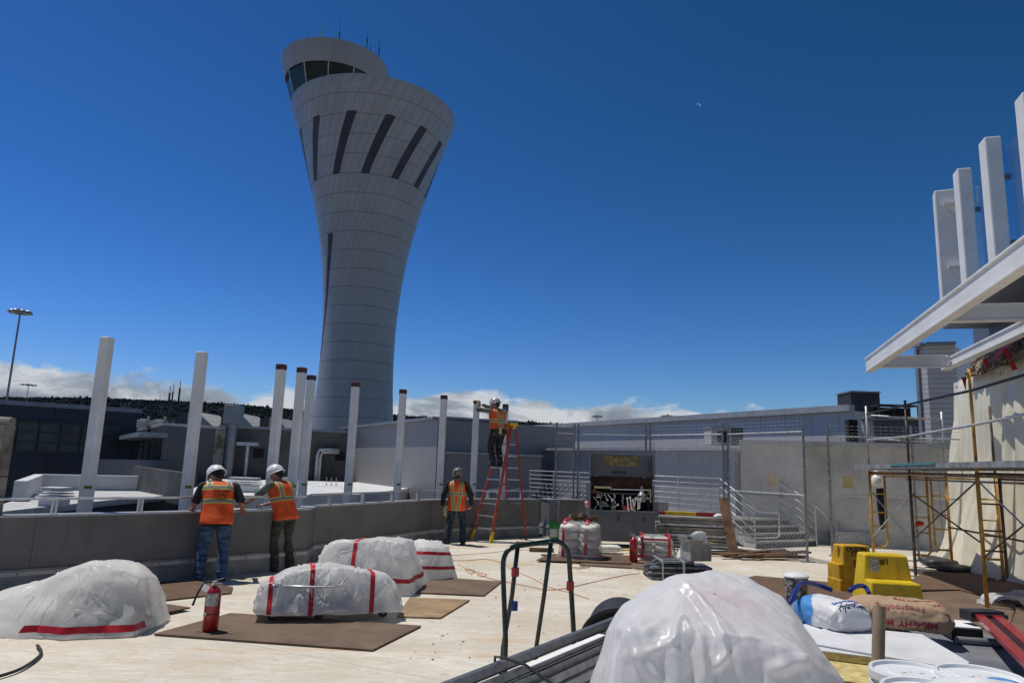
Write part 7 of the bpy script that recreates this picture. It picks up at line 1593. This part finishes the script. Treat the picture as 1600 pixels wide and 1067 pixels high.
# metal decking bundle with an open carton
c_ = at(1040, 905); bt_ = thing('strapped_steel_bundle', 'dark grey strapped bundle of metal sections under the open carton', 'steel bundle', c_)
for k in range(7):
    for j in range(4):
        mb = MB(); y = -.05+.16*j+rr.uniform(-.01, .01); z = .03+.045*k; L = 1.1 if k < 5 else .62; x0 = -.28 if k < 5 else -.12; mb.beam((x0+rr.uniform(-.04, .04), y, z), (x0+L, y+.10, z), .14, .036); mesh_obj('channel', mb, M['dark_steel'] if (k+j) % 2 else M['galv_dark'], bt_, bevel=.003)
for x in (-.08, .3):
    mb = MB(); mb.box((x, .2, .17), (.02, .72, .34)); mesh_obj('band', mb, M['galv'], bt_)
cp = at(1088, 905)+V(0, .02, .33); ct = thing('open_carton', 'open pale grey carton with flaps out on the steel bundle', 'carton', cp, R(18))
for nm, c2_, s_, e_ in (('side', (0, -.17, .15), (.42, .006, .30), None), ('side', (0, .17, .15), (.42, .006, .30), None), ('side', (-.21, 0, .15), (.006, .34, .30), None), ('side', (.21, 0, .15), (.006, .34, .30), None), ('base', (0, 0, .006), (.42, .34, .006), None)):
    mb = MB(); mb.box(c2_, s_); mesh_obj(nm, mb, M['card_grey'], ct)
for c2_, s_, e_, m_ in (((-.20, -.22, .33), (.40, .006, .13), (.9, 0, 0), 'card_grey'), ((.30, 0, .30), (.18, .34, .006), (0, .1, 0), 'card'), ((-.25, 0, .36), (.006, .34, .16), (0, -.5, 0), 'card_grey')):
    mb = MB(); mb.box((0, 0, 0), s_, M=Euler(e_).to_matrix()); o_ = mesh_obj('flap', mb, M[m_], ct); o_.location = c2_
v_, f_ = film(.26, .2, .34, .1, 5); mb = MB(); mb.add([(x*(1+.5*noise.noise(V(x*9, y*9, z*9))), y*(1+.5*noise.noise(V(y*9, x*9, z*7+3))), z) for x, y, z in v_], f_); o_ = mesh_obj('clear_bag', mb, M['poly_bag'], smooth=True, uv=False); tag(o_, 'crumpled clear plastic bag standing out of the open carton', 'bag'); o_.location = cp+V(.08, .05, .16)
mb = MB(); ellipsoid(mb, (0, 0, .09), (.30, .2, .09)); ellipsoid(mb, (.25, 0, .06), (.22, .16, .07)); o_ = remesh(mesh_obj('dark_sack', mb, M['sandbag'], uv=False), .02, 1); tag(o_, 'dark plastic sack behind the large covered stack', 'sack'); o_.location = at(1105, 912, .12)
# ================================================================ yellow step stools
def stool(p, rz, label, steps, m, sc=1.0, texts=()):
    """steps: list of (front y, back y, height, width) forming hollow moulded tiers"""
    t = thing('step_stool', label, 'step stool', p, rz, 'yellow moulded step stools'); t.scale = (sc,)*3
    for i, (y0, y1, h_, w) in enumerate(steps):
        fl = .055; mb = MB(); pts = lambda z, e: [(-w/2-e, y0-e, z), (w/2+e, y0-e, z), (w/2+e, y1+(e if i == len(steps)-1 else 0), z), (-w/2-e, y1+(e if i == len(steps)-1 else 0), z)]
        a, b = pts(0, fl*h_*2), pts(h_, 0); mb.add([Vector(q) for q in a+b], [(0, 1, 5, 4), (1, 2, 6, 5), (2, 3, 7, 6), (3, 0, 4, 7), (4, 5, 6, 7)]); mesh_obj('tier', mb, M[m], t, bevel=.018)
        mb = MB(); mb.box((0, (y0+y1)/2, h_+.002), (w-.05, y1-y0-.05, .006)); mesh_obj('tread_pad', mb, M[m], t, bevel=.003)
    return t
sp1 = at(1407, 956, .02)+V(.0, .30, 0)
s1_ = stool(sp1, R(-8), 'yellow moulded step stool marked number one in front of the scaffold', [(-.26, .02, .33, .55), (.02, .30, .62, .50)], 'yellow', 1.2)
text('lettering', '#1', .105, ink, s1_, (-.03, -.012, .54), (R(87), 0, 0), ext=.001, bold=.002)
mb = MB(); mb.box((-.15, -.012, .50), (.10, .003, .15), M=Euler((R(-4), 0, 0)).to_matrix()); mesh_obj('worn_label', mb, M['extinguisher_label'], s1_)
mb = MB(); mb.box((.12, -.02, .46), (.006, .006, .28), M=Euler((R(-4), R(-6), 0)).to_matrix()); mesh_obj('mould_line', mb, M['ochre'], s1_)
sp2 = at(1350, 930, .02)+V(.06, .42, 0)
s2_ = stool(sp2, R(6), 'ochre yellow step stool lettered in black behind the numbered one', [(-.10, .22, .74, .46)], 'ochre', 1.0)
mb = MB(); mb.box((-.285, .05, .22), (.11, .36, .44)); mb.box((-.33, .02, .08), (.06, .40, .24)); mesh_obj('side_step', mb, M['ochre'], s2_, bevel=.012)
text('lettering', 'OLSON', .105, ink, s2_, (-.01, -.112, .685), (R(86), 0, 0), ext=.001, bold=.003); text('lettering', 'STEEL', .105, ink, s2_, (.02, -.117, .60), (R(86), 0, 0), ext=.001, bold=.003)
text('lettering', '7 NOM', .075, ink, s2_, (-.252, .02, .60), (R(90), R(-90), R(-88)), ext=.001, bold=.002)
mb = MB(); mb.box((.04, -.128, .40), (.25, .02, .22)); mesh_obj('hand_hole', mb, mat('stool inside', (0.20, 0.07, 0.008), .7), s2_, bevel=.006)
# ================================================================ right: table with sacks, boards, pails, red ladder, tube
zt = .78
TT = [at(1180, 1100, zt), at(1700, 1150, zt), at(1640, 1040, zt), at(1500, 968, zt), at(1230, 938, zt)]
t = thing('work_table', 'low cart with a grey sheet top carrying the sacks and boards', 'table', V(TT[0].x, TT[0].y, 0)); o_ = V(TT[0].x, TT[0].y, 0)
mb = MB(); mb.prism([((p-o_).x, (p-o_).y) for p in TT], zt-.03, zt); mesh_obj('top', mb, M['table_grey'], t, bevel=.003)
for p in (TT[0], TT[2], TT[3], TT[4]):
    q = p-o_; cq = (sum(((x-o_) for x in TT), V(0, 0, 0))/5); q = q.lerp(cq, .12); mb = MB(); mb.box((q.x, q.y, (zt-.03)/2), (.06, .06, zt-.03)); mesh_obj('leg', mb, M['galv_dark'], t)
def flat(name, px, z, th, m, label, cat='board', side=None):
    P = [at(x, y, z+th) for x, y in px]; o_ = V(P[0].x, P[0].y, z); t = thing(name, label, cat, o_)
    mb = MB(); mb.prism([((p-o_).x, (p-o_).y) for p in P], th-.006, th); mesh_obj('face', mb, M[m], t); mb = MB(); mb.prism([((p-o_).x, (p-o_).y) for p in P], 0, th-.0065); mesh_obj('core', mb, M[side or m], t); return t
flat('foam_board', ((1235, 1010), (1480, 1040), (1505, 1030), (1420, 985), (1250, 960)), zt+.045, .045, 'board_white', 'thick white faced foam board with yellow edge under the sacks', side='foam')
flat('foam_board', ((1230, 1050), (1400, 1075), (1520, 1068), (1380, 1020), (1240, 1012)), zt+.002, .038, 'foam', 'lower yellow foam board beneath the white faced one', side='foam')
flat('white_sheet', ((1270, 1005), (1500, 1045), (1515, 1034), (1440, 990), (1290, 975)), zt+.094, .006, 'board_white', 'white sheet lying under the brown paper sack')
# brown paper sack
def big_bag(name, c, s, rz, m, label, tilt=0.0, seed=1, cat='sack', sub=None):
    t = thing(name, label, cat, c, rz); n1, n2 = 90, 72; P = []
    for i in range(n1+1):
        u = -1+2*i/n1; row = []
        for j in range(n2+1):
            t_ = 2*math.pi*j/n2; wv = (1-abs(u)**9)**.5 if abs(u) < 1 else 0; w = max(wv, .74); th = max(.22, (1-abs(u)**7)**.45 if abs(u) < 1 else 0)
            cy, sz = math.cos(t_), math.sin(t_); y = math.copysign(abs(cy)**.75, cy)*w; z = math.copysign(abs(sz)**.85, sz)*th
            if z < -.55: z = -.55-(abs(z)-.55)*.25
            nz = noise.fractal(V(u*2.2+seed, y*2.4, z*1.6), 1, 2, 5)*.08+.045*(noise.ridged_multi_fractal(V(u*2.6+seed, y*2.2+.6*u, z*2), 1, 2.1, 4, 1, 2)-1)+.06*noise.noise(V(u*9+seed, y*5, z*4))*(.3+abs(u)**3)
            row.append(V(u*s[0]/2*(1+.01*nz), y*s[1]/2*(1+nz*.7), (z*(1+nz)+.58)*s[2]/2+tilt*u))
        P.append(row)
    mb = MB(); mb.grid(P); mb.add([P[0][j] for j in range(n2)][::-1], [tuple(range(n2))]); mb.add([P[-1][j] for j in range(n2)], [tuple(range(n2))])
    o_ = mesh_obj('sack_body', mb, M[m], t, smooth=True, uv=False); return t, P
def on_bag(P, s, txt, size, m, par, u, v, rot=0.0, bold=.002, flip=False):
    """lettering laid on the sack: u along (-1..1), v round (0..1)"""
    cu_ = bpy.data.curves.new('t', 'FONT'); cu_.body = txt; cu_.size = size; cu_.align_x = 'CENTER'; cu_.align_y = 'CENTER'; cu_.offset = bold; cu_.resolution_u = 2
    ob = bpy.data.objects.new('t', cu_); COL.objects.link(ob); me = bpy.data.meshes.new_from_object(ob.evaluated_get(bpy.context.evaluated_depsgraph_get())); bpy.data.objects.remove(ob)
    import bmesh
    bm = bmesh.new(); bm.from_mesh(me); bmesh.ops.triangulate(bm, faces=bm.faces[:]); bmesh.ops.subdivide_edges(bm, edges=bm.edges[:], cuts=1); bm.to_mesh(me); bm.free()
    bv = BVHTree.FromPolygons([p for r_ in P for p in r_], [(i*len(P[0])+j, (i+1)*len(P[0])+j, (i+1)*len(P[0])+j+1, i*len(P[0])+j+1) for i in range(len(P)-1) for j in range(len(P[0])-1)])
    a = 2*math.pi*v; d = V(0, math.cos(a), math.sin(a)); tan_ = V(0, -math.sin(a), math.cos(a)); xa = V(1, 0, 0); base = V(u*s[0]/2, 0, s[2]*.30)
    c_, s2__ = math.cos(rot), math.sin(rot)
    for vv in me.vertices:
        x, y = vv.co.x*(-1 if flip else 1), vv.co.y; X_, Y_ = c_*x-s2__*y, s2__*x+c_*y; o0 = base+xa*X_+tan_*Y_+d*.6; h_ = bv.ray_cast(o0, -d)
        vv.co = (h_[0]+d*.0022) if h_[0] is not None else o0-d*.5
    me.materials.clear(); me.materials.append(m); o_ = bpy.data.objects.new('lettering', me); COL.objects.link(o_); o_.parent = par
M['paper_brown'] = mat('brown sack paper', (0.40, 0.27, 0.165), 0.8, 0, 0.10, 4, bump=0.5, bs=10)
M['paper_white'] = mat('white sack paper', (0.68, 0.67, 0.66), 0.5, 0, 0.06, 4, bump=0.5, bs=9, f2=lambda N, tc, b: N.mix(N.ramp(N.math('ADD', N.math('ADD', N.math('MULTIPLY', N.sep(tc.outputs['Object'])[0], 1.6), N.math('MULTIPLY', N.sep(tc.outputs['Object'])[1], 1.5)), N.math('MULTIPLY', N.noise(tc.outputs['Object'], 8, 4, .6), .35)), [(0.40, 0.0), (0.43, 1.0)]), b, (0.06, 0.25, 0.58)))
cb = at(1402, 974, zt+.11); sz = (.64, .42, .225)
maroon = mat('maroon print', (0.30, 0.02, 0.04), 0.8)
tb, PB = big_bag('paper_sack', V(cb.x, cb.y, zt+.102), sz, R(-18), 'paper_brown', 'plump brown paper sack with maroon upside down lettering', seed=4)
on_bag(PB, sz, 'MK-6/HY', .060, maroon, tb, .28, .515, flip=True); on_bag(PB, sz, 'MONO', .055, maroon, tb, -.45, .515, flip=True)
on_bag(PB, sz, 'Fireproofing', .060, maroon, tb, -.02, .435, bold=.0, flip=True)
for u_, v_ in ((.40, .31), (.58, .28), (.80, .36)): on_bag(PB, sz, 'I', .13, maroon, tb, u_, v_, rot=1.15, bold=.004, flip=True)
on_bag(PB, sz, 'TYPE', .05, maroon, tb, .10, .30, rot=.3, bold=.001, flip=True)
cw = at(1299, 968, zt+.13); sz2 = (.52, .32, .23)
tw_, PW = big_bag('white_sack', V(cw.x, cw.y, zt+.095), sz2, R(102), 'paper_white', 'white cement sack with a blue corner beside the brown paper sack', seed=9, tilt=-.01)
blue_ink = mat('blue print', (0.03, 0.12, 0.40), 0.6)
on_bag(PW, sz2, 'SANDMIX', .05, blue_ink, tw_, -.66, .25, rot=-math.pi/2, bold=.002, flip=True)
on_bag(PW, sz2, 'HydroCem', .045, mat('navy print', (0.02, 0.03, 0.12), .6), tw_, -.86, .25, rot=-math.pi/2, bold=.002, flip=True)
for q in range(5): on_bag(PW, sz2, 'mixing and curing data', .012, mat('grey print', (0.3, 0.3, 0.33), .7) if q == 0 else bpy.data.materials['grey print'], tw_, .2-.10*q, .25, rot=-math.pi/2, bold=0, flip=True)
# carton book end at the right of the sack
cc_ = at(1500, 985, zt+.05); t = thing('open_binder', 'black box with white papers on it at the end of the brown sack', 'box', V(cc_.x, cc_.y, zt)); mb = MB(); mb.box((0, 0, .05), (.20, .26, .075), rz=R(-12)); mesh_obj('box', mb, M['black'], t, bevel=.004); mb = MB(); mb.box((0, 0, .095), (.215, .27, .010), rz=R(-12)); mesh_obj('papers', mb, M['paper'], t)
mb = MB(); mb.cyl((-.14, -.10, .025), (.16, -.16, .025), .025, n=16); tag(mesh_obj('grey_roll', mb, M['table_grey'], smooth=False), 'grey roll lying below the black box on the table', 'roll').location = V(cc_.x, cc_.y-.08, zt)
# cardboard tube standing up
tp = atY(1372, 1010, 3.55); mb = MB(); a = atY(1370, 1110, 3.5); b = atY(1374, 947, 3.6); mb.cyl(a, b, .0285, n=24, caps=False); mb.cyl(a, b-V(0, 0, .002), .0245, n=24)
tag(mesh_obj('cardboard_tube', mb, M['card'], smooth=False), 'upright brown cardboard tube in front of the brown paper sack', 'tube')
# stacked white pails with lids
zp = .20; pg = 'stacked white lidded pails'
for k, (x, y, Yk, lab) in enumerate(((1424, 1048, 3.0, 'white lidded pail left of the pair, behind the frontmost one'), (1452, 1078, 2.62, 'frontmost white lidded pail cut by the picture edge'), (1530, 1054, 2.95, 'white lidded pail on the right, nearest the grey table sheet'))):
    A = atY(x, y, Yk); r_ = .142; H_ = .36
    tk = bucket('white_pail', V(A.x, A.y, A.z-H_-.01), r_, H_, pail_w, lab, lid=pail_w, group=pg, handle=False)
    bucket('white_pail', V(A.x, A.y, A.z-2*H_-.03), r_, H_, pail_w, 'white pail carrying the '+['left', 'frontmost', 'right'][k]+' one of the lidded white pails', lid=pail_w, group=pg, handle=False)
A = atY(1560, 1096, 2.35); mb = MB(); rr2 = []
for i in range(19):
    row = []
    for j in range(13):
        x = -.17+.34*i/18; y = -.13+.26*j/12; z = .05*math.cos(x*8)*math.cos(y*9)+.02*noise.noise(V(x*14, y*14, 1)); row.append((x, y, z))
    rr2.append(row)
mb.grid(rr2); tag(mesh_obj('blue_white_sack', mb, M['paper_white'], smooth=True, uv=False, solid=.02), 'blue and white sack top at the lower edge near the pails', 'sack').location = A
# red fibreglass ladder lying on edge
a, b = atY(1543, 962, 5.3), atY(1640, 1050, 3.6); t = thing('folded_ladder', 'red fibreglass ladder lying folded with aluminium rungs on the right', 'ladder', a)
d_ = b-a; dn = d_.normalized(); sd_ = dn.cross(V(0, 0, 1)).normalized()
for k, off in enumerate((-.055, .055)):
    mb = MB(); mb.beam(sd_*off, d_+sd_*off, .060, .030); mesh_obj('rail', mb, M['red_paint'], t, bevel=.004)
mb = MB(); mb.beam(sd_*0-V(0, 0, .012), d_-V(0, 0, .012), .07, .01); mesh_obj('channel', mb, M['dark_steel'], t)
for k in range(16):
    p = d_*(.04+.06*k); mb = MB(); mb.box(p-sd_*.07+V(0, 0, -.16), (.028, .025, .28)); mesh_obj('rung', mb, M['alu'], t)
mb = MB(); mb.beam(V(0, 0, -.31)-sd_*.07, d_+V(0, 0, -.31)-sd_*.07, .03, .03); mesh_obj('lower_rail', mb, M['ladder_red'], t)
mb = MB(); mb.box((-.02, .03, .0), (.26, .12, .07), rz=.1); mb.cyl((-.1, -.03, .0), (.12, -.03, 0), .02, n=8); mesh_obj('foot_clamp', mb, M['dark_steel'], t, bevel=.006)
# blue hose and handle loops round the dirty bucket
cable('blue_hose', [atY(x, y, Yk) for x, y, Yk in ((1234, 946, 5.2), (1243, 928, 5.3), (1250, 917, 5.5), (1262, 914, 5.7), (1280, 918, 5.9), (1300, 925, 5.9))], 'blue hose arching behind the white cement sack', .018, 'blue_plastic', 'hose')
cable('blue_hose', [atY(x, y, Yk) for x, y, Yk in ((1328, 926, 5.7), (1340, 919, 5.8), (1352, 920, 5.9), (1358, 930, 5.8))], 'short blue hose loop behind the brown paper sack', .018, 'blue_plastic', 'hose')
# sandbags at the foot of the sheeting, glove, hanging things
for k, (x, y, s_, lab) in enumerate(((1470, 885, (.5, .3, .15), 'black sandbag lying first at the foot of the hung sheeting'), (1492, 893, (.55, .3, .12), 'black sandbag lying in front at the foot of the hung sheeting'), (1456, 880, (.4, .25, .14), 'small dark sandbag nearest the scaffold end'))):
    mb = MB(); bag(mb, (0, 0, s_[2]/2), (s_[0]*1.4, s_[1]*1.5, s_[2]*1.4), seed=k*3); o_ = mesh_obj('sandbag', mb, M['sandbag'], smooth=True, uv=False); tag(o_, lab, 'sandbag'); o_.location = at(x, y, .03); o_.rotation_euler = (0, 0, .3*k)
g = MB(); gp = atY(1437, 817, B0.y+.1); ellipsoid(g, (0, 0, 0), (.09, .04, .045)); 
for k in range(4): capsule(g, (-.08+.05*k, 0, -.02), (-.09+.055*k, 0, -.075+.01*k), .018, .014, 8)
o_ = remesh(mesh_obj('orange_glove', g, M['orange_glove'], uv=False), .008, 1); tag(o_, 'bright orange glove hanging on the middle scaffold frame', 'glove'); o_.location = gp
A = atY(1370, 752, A0.y+.35); mb = MB(); mb.lathe([(.10, -.10), (.12, -.05), (.12, .06), (.09, .12), (.04, .15), (.035, .19), (.055, .20), (.055, .23), (.01, .24)], n=20); tag(mesh_obj('white_canister', mb, pail_w, smooth=True), 'white canister hanging on the far yellow scaffold frame', 'canister').location = A
mb = MB(); mb.add([(x*(1+.2*math.sin(z*5)), y, z) for x, y, z in [(-.07, 0, 0), (.07, 0, .02), (.09, .03, -.45), (.05, 0, -.85), (-.02, 0, -.9), (-.09, -.02, -.45)]], [(0, 1, 2, 3, 4, 5)]); tag(mesh_obj('dark_strap', mb, M['black_cloth'], solid=.05), 'dark cloth strap hanging under the white canister', 'strap').location = A-V(-.06, 0, .16)
# white sheet end on the floor by the nearest scaffold frame
fs_ = at(1580, 950); bxf = [((fs_.x+.1, fs_.y+.15, .05), (.3, .18, .05), .4, .06), ((fs_.x+.5, fs_.y+.1, .08), (.2, .2, .08), 0, .06)]
Pf = drape((1.8, 1.1), 60, (fs_.x+.35, fs_.y+.15), -.3, bxf, seed=21, steps=60, crumple=.05); tf = thing('loose_sheet', 'loose white polythene heap on the floor behind the red ladder', 'plastic sheet', (fs_.x, fs_.y, 0)); cloth_obj('sheet', Pf, fs_, M['poly'], tf)
# ================================================================ green panel trolley loaded with steel studs
# uprights: two bent frames
mats_g = M['green_paint']
Yg = 4.35
P = lambda x, y, Yk=Yg: atY(x, y, Yk)
t = thing('panel_trolley', 'dark green tubular panel trolley carrying the bundle of steel studs', 'trolley', (P(840, 1040).x, Yg, 0)); og = Vector(t.location)
def gt(nm, pts, r=.0150, m='green_paint'): mb = MB(); mb.tube([Vector(p)-og for p in pts], r, n=12); return mesh_obj(nm, mb, M[m], t, smooth=True)
def vert(px, py, Yk, z): a = atY(px, py, Yk); return V(a.x, a.y, z)
def arc3(a, b, c, n=6): return [a.lerp(b, k/n).lerp(b.lerp(c, k/n), k/n) for k in range(n+1)]
fA, fB = P(786, 875, 4.25), P(896, 870, 4.45)
tl, tr_ = P(788, 856, 4.3), P(880, 845, 4.45)
gt('near_frame', [vert(790, 1035, 4.2, .30)]+[P(790, 1000, 4.2), P(787, 920, 4.23)]+arc3(P(786, 885, 4.25), P(786, 857, 4.25), P(806, 853, 4.3))+arc3(P(862, 845, 4.42), P(885, 843, 4.45), P(889, 870, 4.45))+[P(893, 930, 4.45), P(897, 1000, 4.45), vert(897, 1000, 4.45, .30)])
gt('far_leg', [P(809, 853, 4.3), P(800, 930, 4.38), P(786, 1010, 4.5), vert(780, 1040, 4.5, .30)], .0135); gt('far_leg', [P(861, 846, 4.4), P(850, 930, 4.5), P(838, 1010, 4.6), vert(836, 1040, 4.6, .30)], .0135)
for (x, y, m_, nm) in ((805, 893, 'red_paint', 'red_band'), (803, 946, 'blue_plastic', 'blue_band'), (891, 915, 'red_paint', 'red_band')):
    A = P(x, y, {893: 4.345, 946: 4.40, 915: 4.45}[y]); mb = MB(); mb.cyl(A-og-V(0, 0, .025), A-og+V(0, 0, .025), .0235, n=12); mesh_obj(nm, mb, M[m_], t)
s0, s1 = V(P(760, 1000).x-.9, 3.0, 0)-og, V(P(940, 1000).x+.2, 4.6, 0)-og
bd = thing('steel_studs', 'x', 'x'); bpy.data.objects.remove(bd)
# base and wheels of the trolley
ga, gb = V(P(790, 1030, 4.2).x, 4.2, .28)-og, V(P(897, 1030, 4.45).x, 4.45, .28)-og; gd = (gb-ga).normalized(); gn = V(-gd.y, gd.x, 0)
mb = MB(); mb.beam(ga-gd*.3-gn*.25, gb+gd*.1-gn*.25, .05, .05); mb.beam(ga-gd*.3+gn*.30, gb+gd*.1+gn*.30, .05, .05)
for q in (0, .5, 1): mb.beam(ga.lerp(gb, q)-gn*.25, ga.lerp(gb, q)+gn*.3, .05, .05)
mesh_obj('base_frame', mb, M['green_paint'], t)
for q, w_ in ((0, -.25), (1, -.25), (0, .3), (1, .3)):
    p = ga.lerp(gb, q)+gn*w_; mb = MB(); mb.cyl(V(p.x, p.y, .1)-gn*.025, V(p.x, p.y, .1)+gn*.025, .10, n=24); mesh_obj('wheel', mb, M['black'], t, bevel=.008); mb = MB(); mb.beam(V(p.x, p.y, .1)+gn*.04, V(p.x, p.y, .27)+gn*.04, .05, .01); mesh_obj('wheel_bracket', mb, M['galv_dark'], t)
# steel studs: open channels lying sloping up to the right
sa = atY(705, 1082, 2.75); sb_ = atY(950, 982, 3.75)
sdn = (sb_-sa).normalized(); ssd = sdn.cross(V(0, 0, 1)).normalized(); sup = ssd.cross(sdn)
stud_m = mat('galvanised stud', (0.25, 0.255, 0.26), 0.38, 0.6, 0.15, 20)
def stud(off_s, off_u, w, h_, lab, ext0=.3, ext1=.5, m=None, roll=0.0):
    t = MB(); a = V(0, 0, 0)-sdn*ext0; b = (sb_-sa)+sdn*ext1; q = ssd*off_s+sup*off_u
    cs = [(-w/2, 0), (-w/2, h_), (-w/2+.012, h_), (-w/2+.012, h_-.0015), (-w/2+.0015, h_-.0015), (-w/2+.0015, .0015), (w/2-.0015, .0015), (w/2-.0015, h_-.0015), (w/2-.012, h_-.0015), (w/2-.012, h_), (w/2, h_), (w/2, 0)]
    c_, s_ = math.cos(roll), math.sin(roll); pts = [a+q+ssd*(x*c_-y*s_)+sup*(x*s_+y*c_) for x, y in cs]; t.extrude(pts, b-a); o_ = mesh_obj('steel_stud', t, m or stud_m); tag(o_, lab, 'steel stud', 'steel studs on the green trolley'); o_.location = sa; return o_
stud(-.085, -.004, .040, .030, 'uppermost far steel stud of the bundle, its smooth back to the sky', roll=math.pi*.93)
k_ = 0
names_ = ['second', 'third', 'fourth', 'fifth', 'sixth', 'seventh', 'eighth', 'ninth', 'tenth']
for j in range(5):
    for i in range(2):
        if k_ < 9:
            stud(-.075+.055*j+.03*i, -.030-.020*j-.02*i, .046, .030, names_[k_]+' steel stud down the near side of the bundle', ext0=.3+rr.uniform(-.1, .2), ext1=.5+rr.uniform(-.3, .1), roll=(.5+rr.uniform(-.3, .3))+(math.pi if i else 0)); k_ += 1
mb = MB(); mb.beam(V(0, 0, 0), (sb_-sa)*.55, .035, .004); o_ = mesh_obj('white_strip', mb, M['paper']); tag(o_, 'white strip tucked into the bundle of steel studs', 'strip'); o_.location = sa+sdn*.45+ssd*.02+sup*-.006; 
mb = MB(); mb.tube([ssd*-.112+sup*-.05, ssd*-.112+sup*.018, ssd*-.06+sup*.020, ssd*.04+sup*.012, ssd*.18+sup*-.04, ssd*.30+sup*-.15], .006, n=6); o_ = mesh_obj('tie_strap', mb, M['black']); tag(o_, 'black tie strap round the bundle of steel studs', 'strap'); o_.location = sa+sdn*.42
# black tub lying on its side behind the trolley
c_ = atY(968, 1012, 4.6); t = thing('rubber_tub', 'black rubber tub lying on its side behind the green trolley', 'tub', V(c_.x, c_.y, .0), R(-10)); Mx = Matrix.Rotation(R(100), 3, 'X')
rT = .24; zc_ = c_.z
mb = MB(); mb.lathe([(rT*.86, -.30), (rT, 0), (rT*1.06, 0), (rT*1.06, .03), (rT*.96, .03), (rT*.95, 0), (rT*.82, -.28), (.01, -.28)], c=(0, 0, zc_), n=48, M=Mx, caps=False); mb.lathe([(.01, -.30), (rT*.86, -.30)], c=(0, 0, zc_), n=48, M=Mx, caps=False); mesh_obj('tub_shell', mb, M['black'], t, smooth=False)
mb = MB(); mb.box((0, .22, (zc_-rT)/2-.01), (.4, .3, max(.05, zc_-rT-.02))); tag(mesh_obj('crate', mb, M['lumber_brown'], bevel=.01), 'low timber crate holding up the black rubber tub', 'crate').location = V(c_.x, c_.y, .0)

# ================================================================ small site litter on the deck, too small and many to count
mb = MB(); rl = random.Random(17)
for k in range(420):
    zone = rl.choice(((880, 1060, 862, 895), (700, 880, 850, 900), (1100, 1290, 862, 900), (1280, 1560, 905, 960), (640, 900, 900, 1030), (820, 1000, 880, 930)))
    p = at(rl.uniform(zone[0], zone[1]), rl.uniform(zone[2], zone[3]), .052 if zone[0] == 1280 else .004); s_ = rl.uniform(.004, .014)
    mb.box(p+V(0, 0, s_*.2), (s_*rl.uniform(.6, 2.6), s_, s_*.35), rz=rl.uniform(0, 3))
o_ = mesh_obj('debris', mb, M['lumber'], uv=False); o_['kind'] = 'stuff'
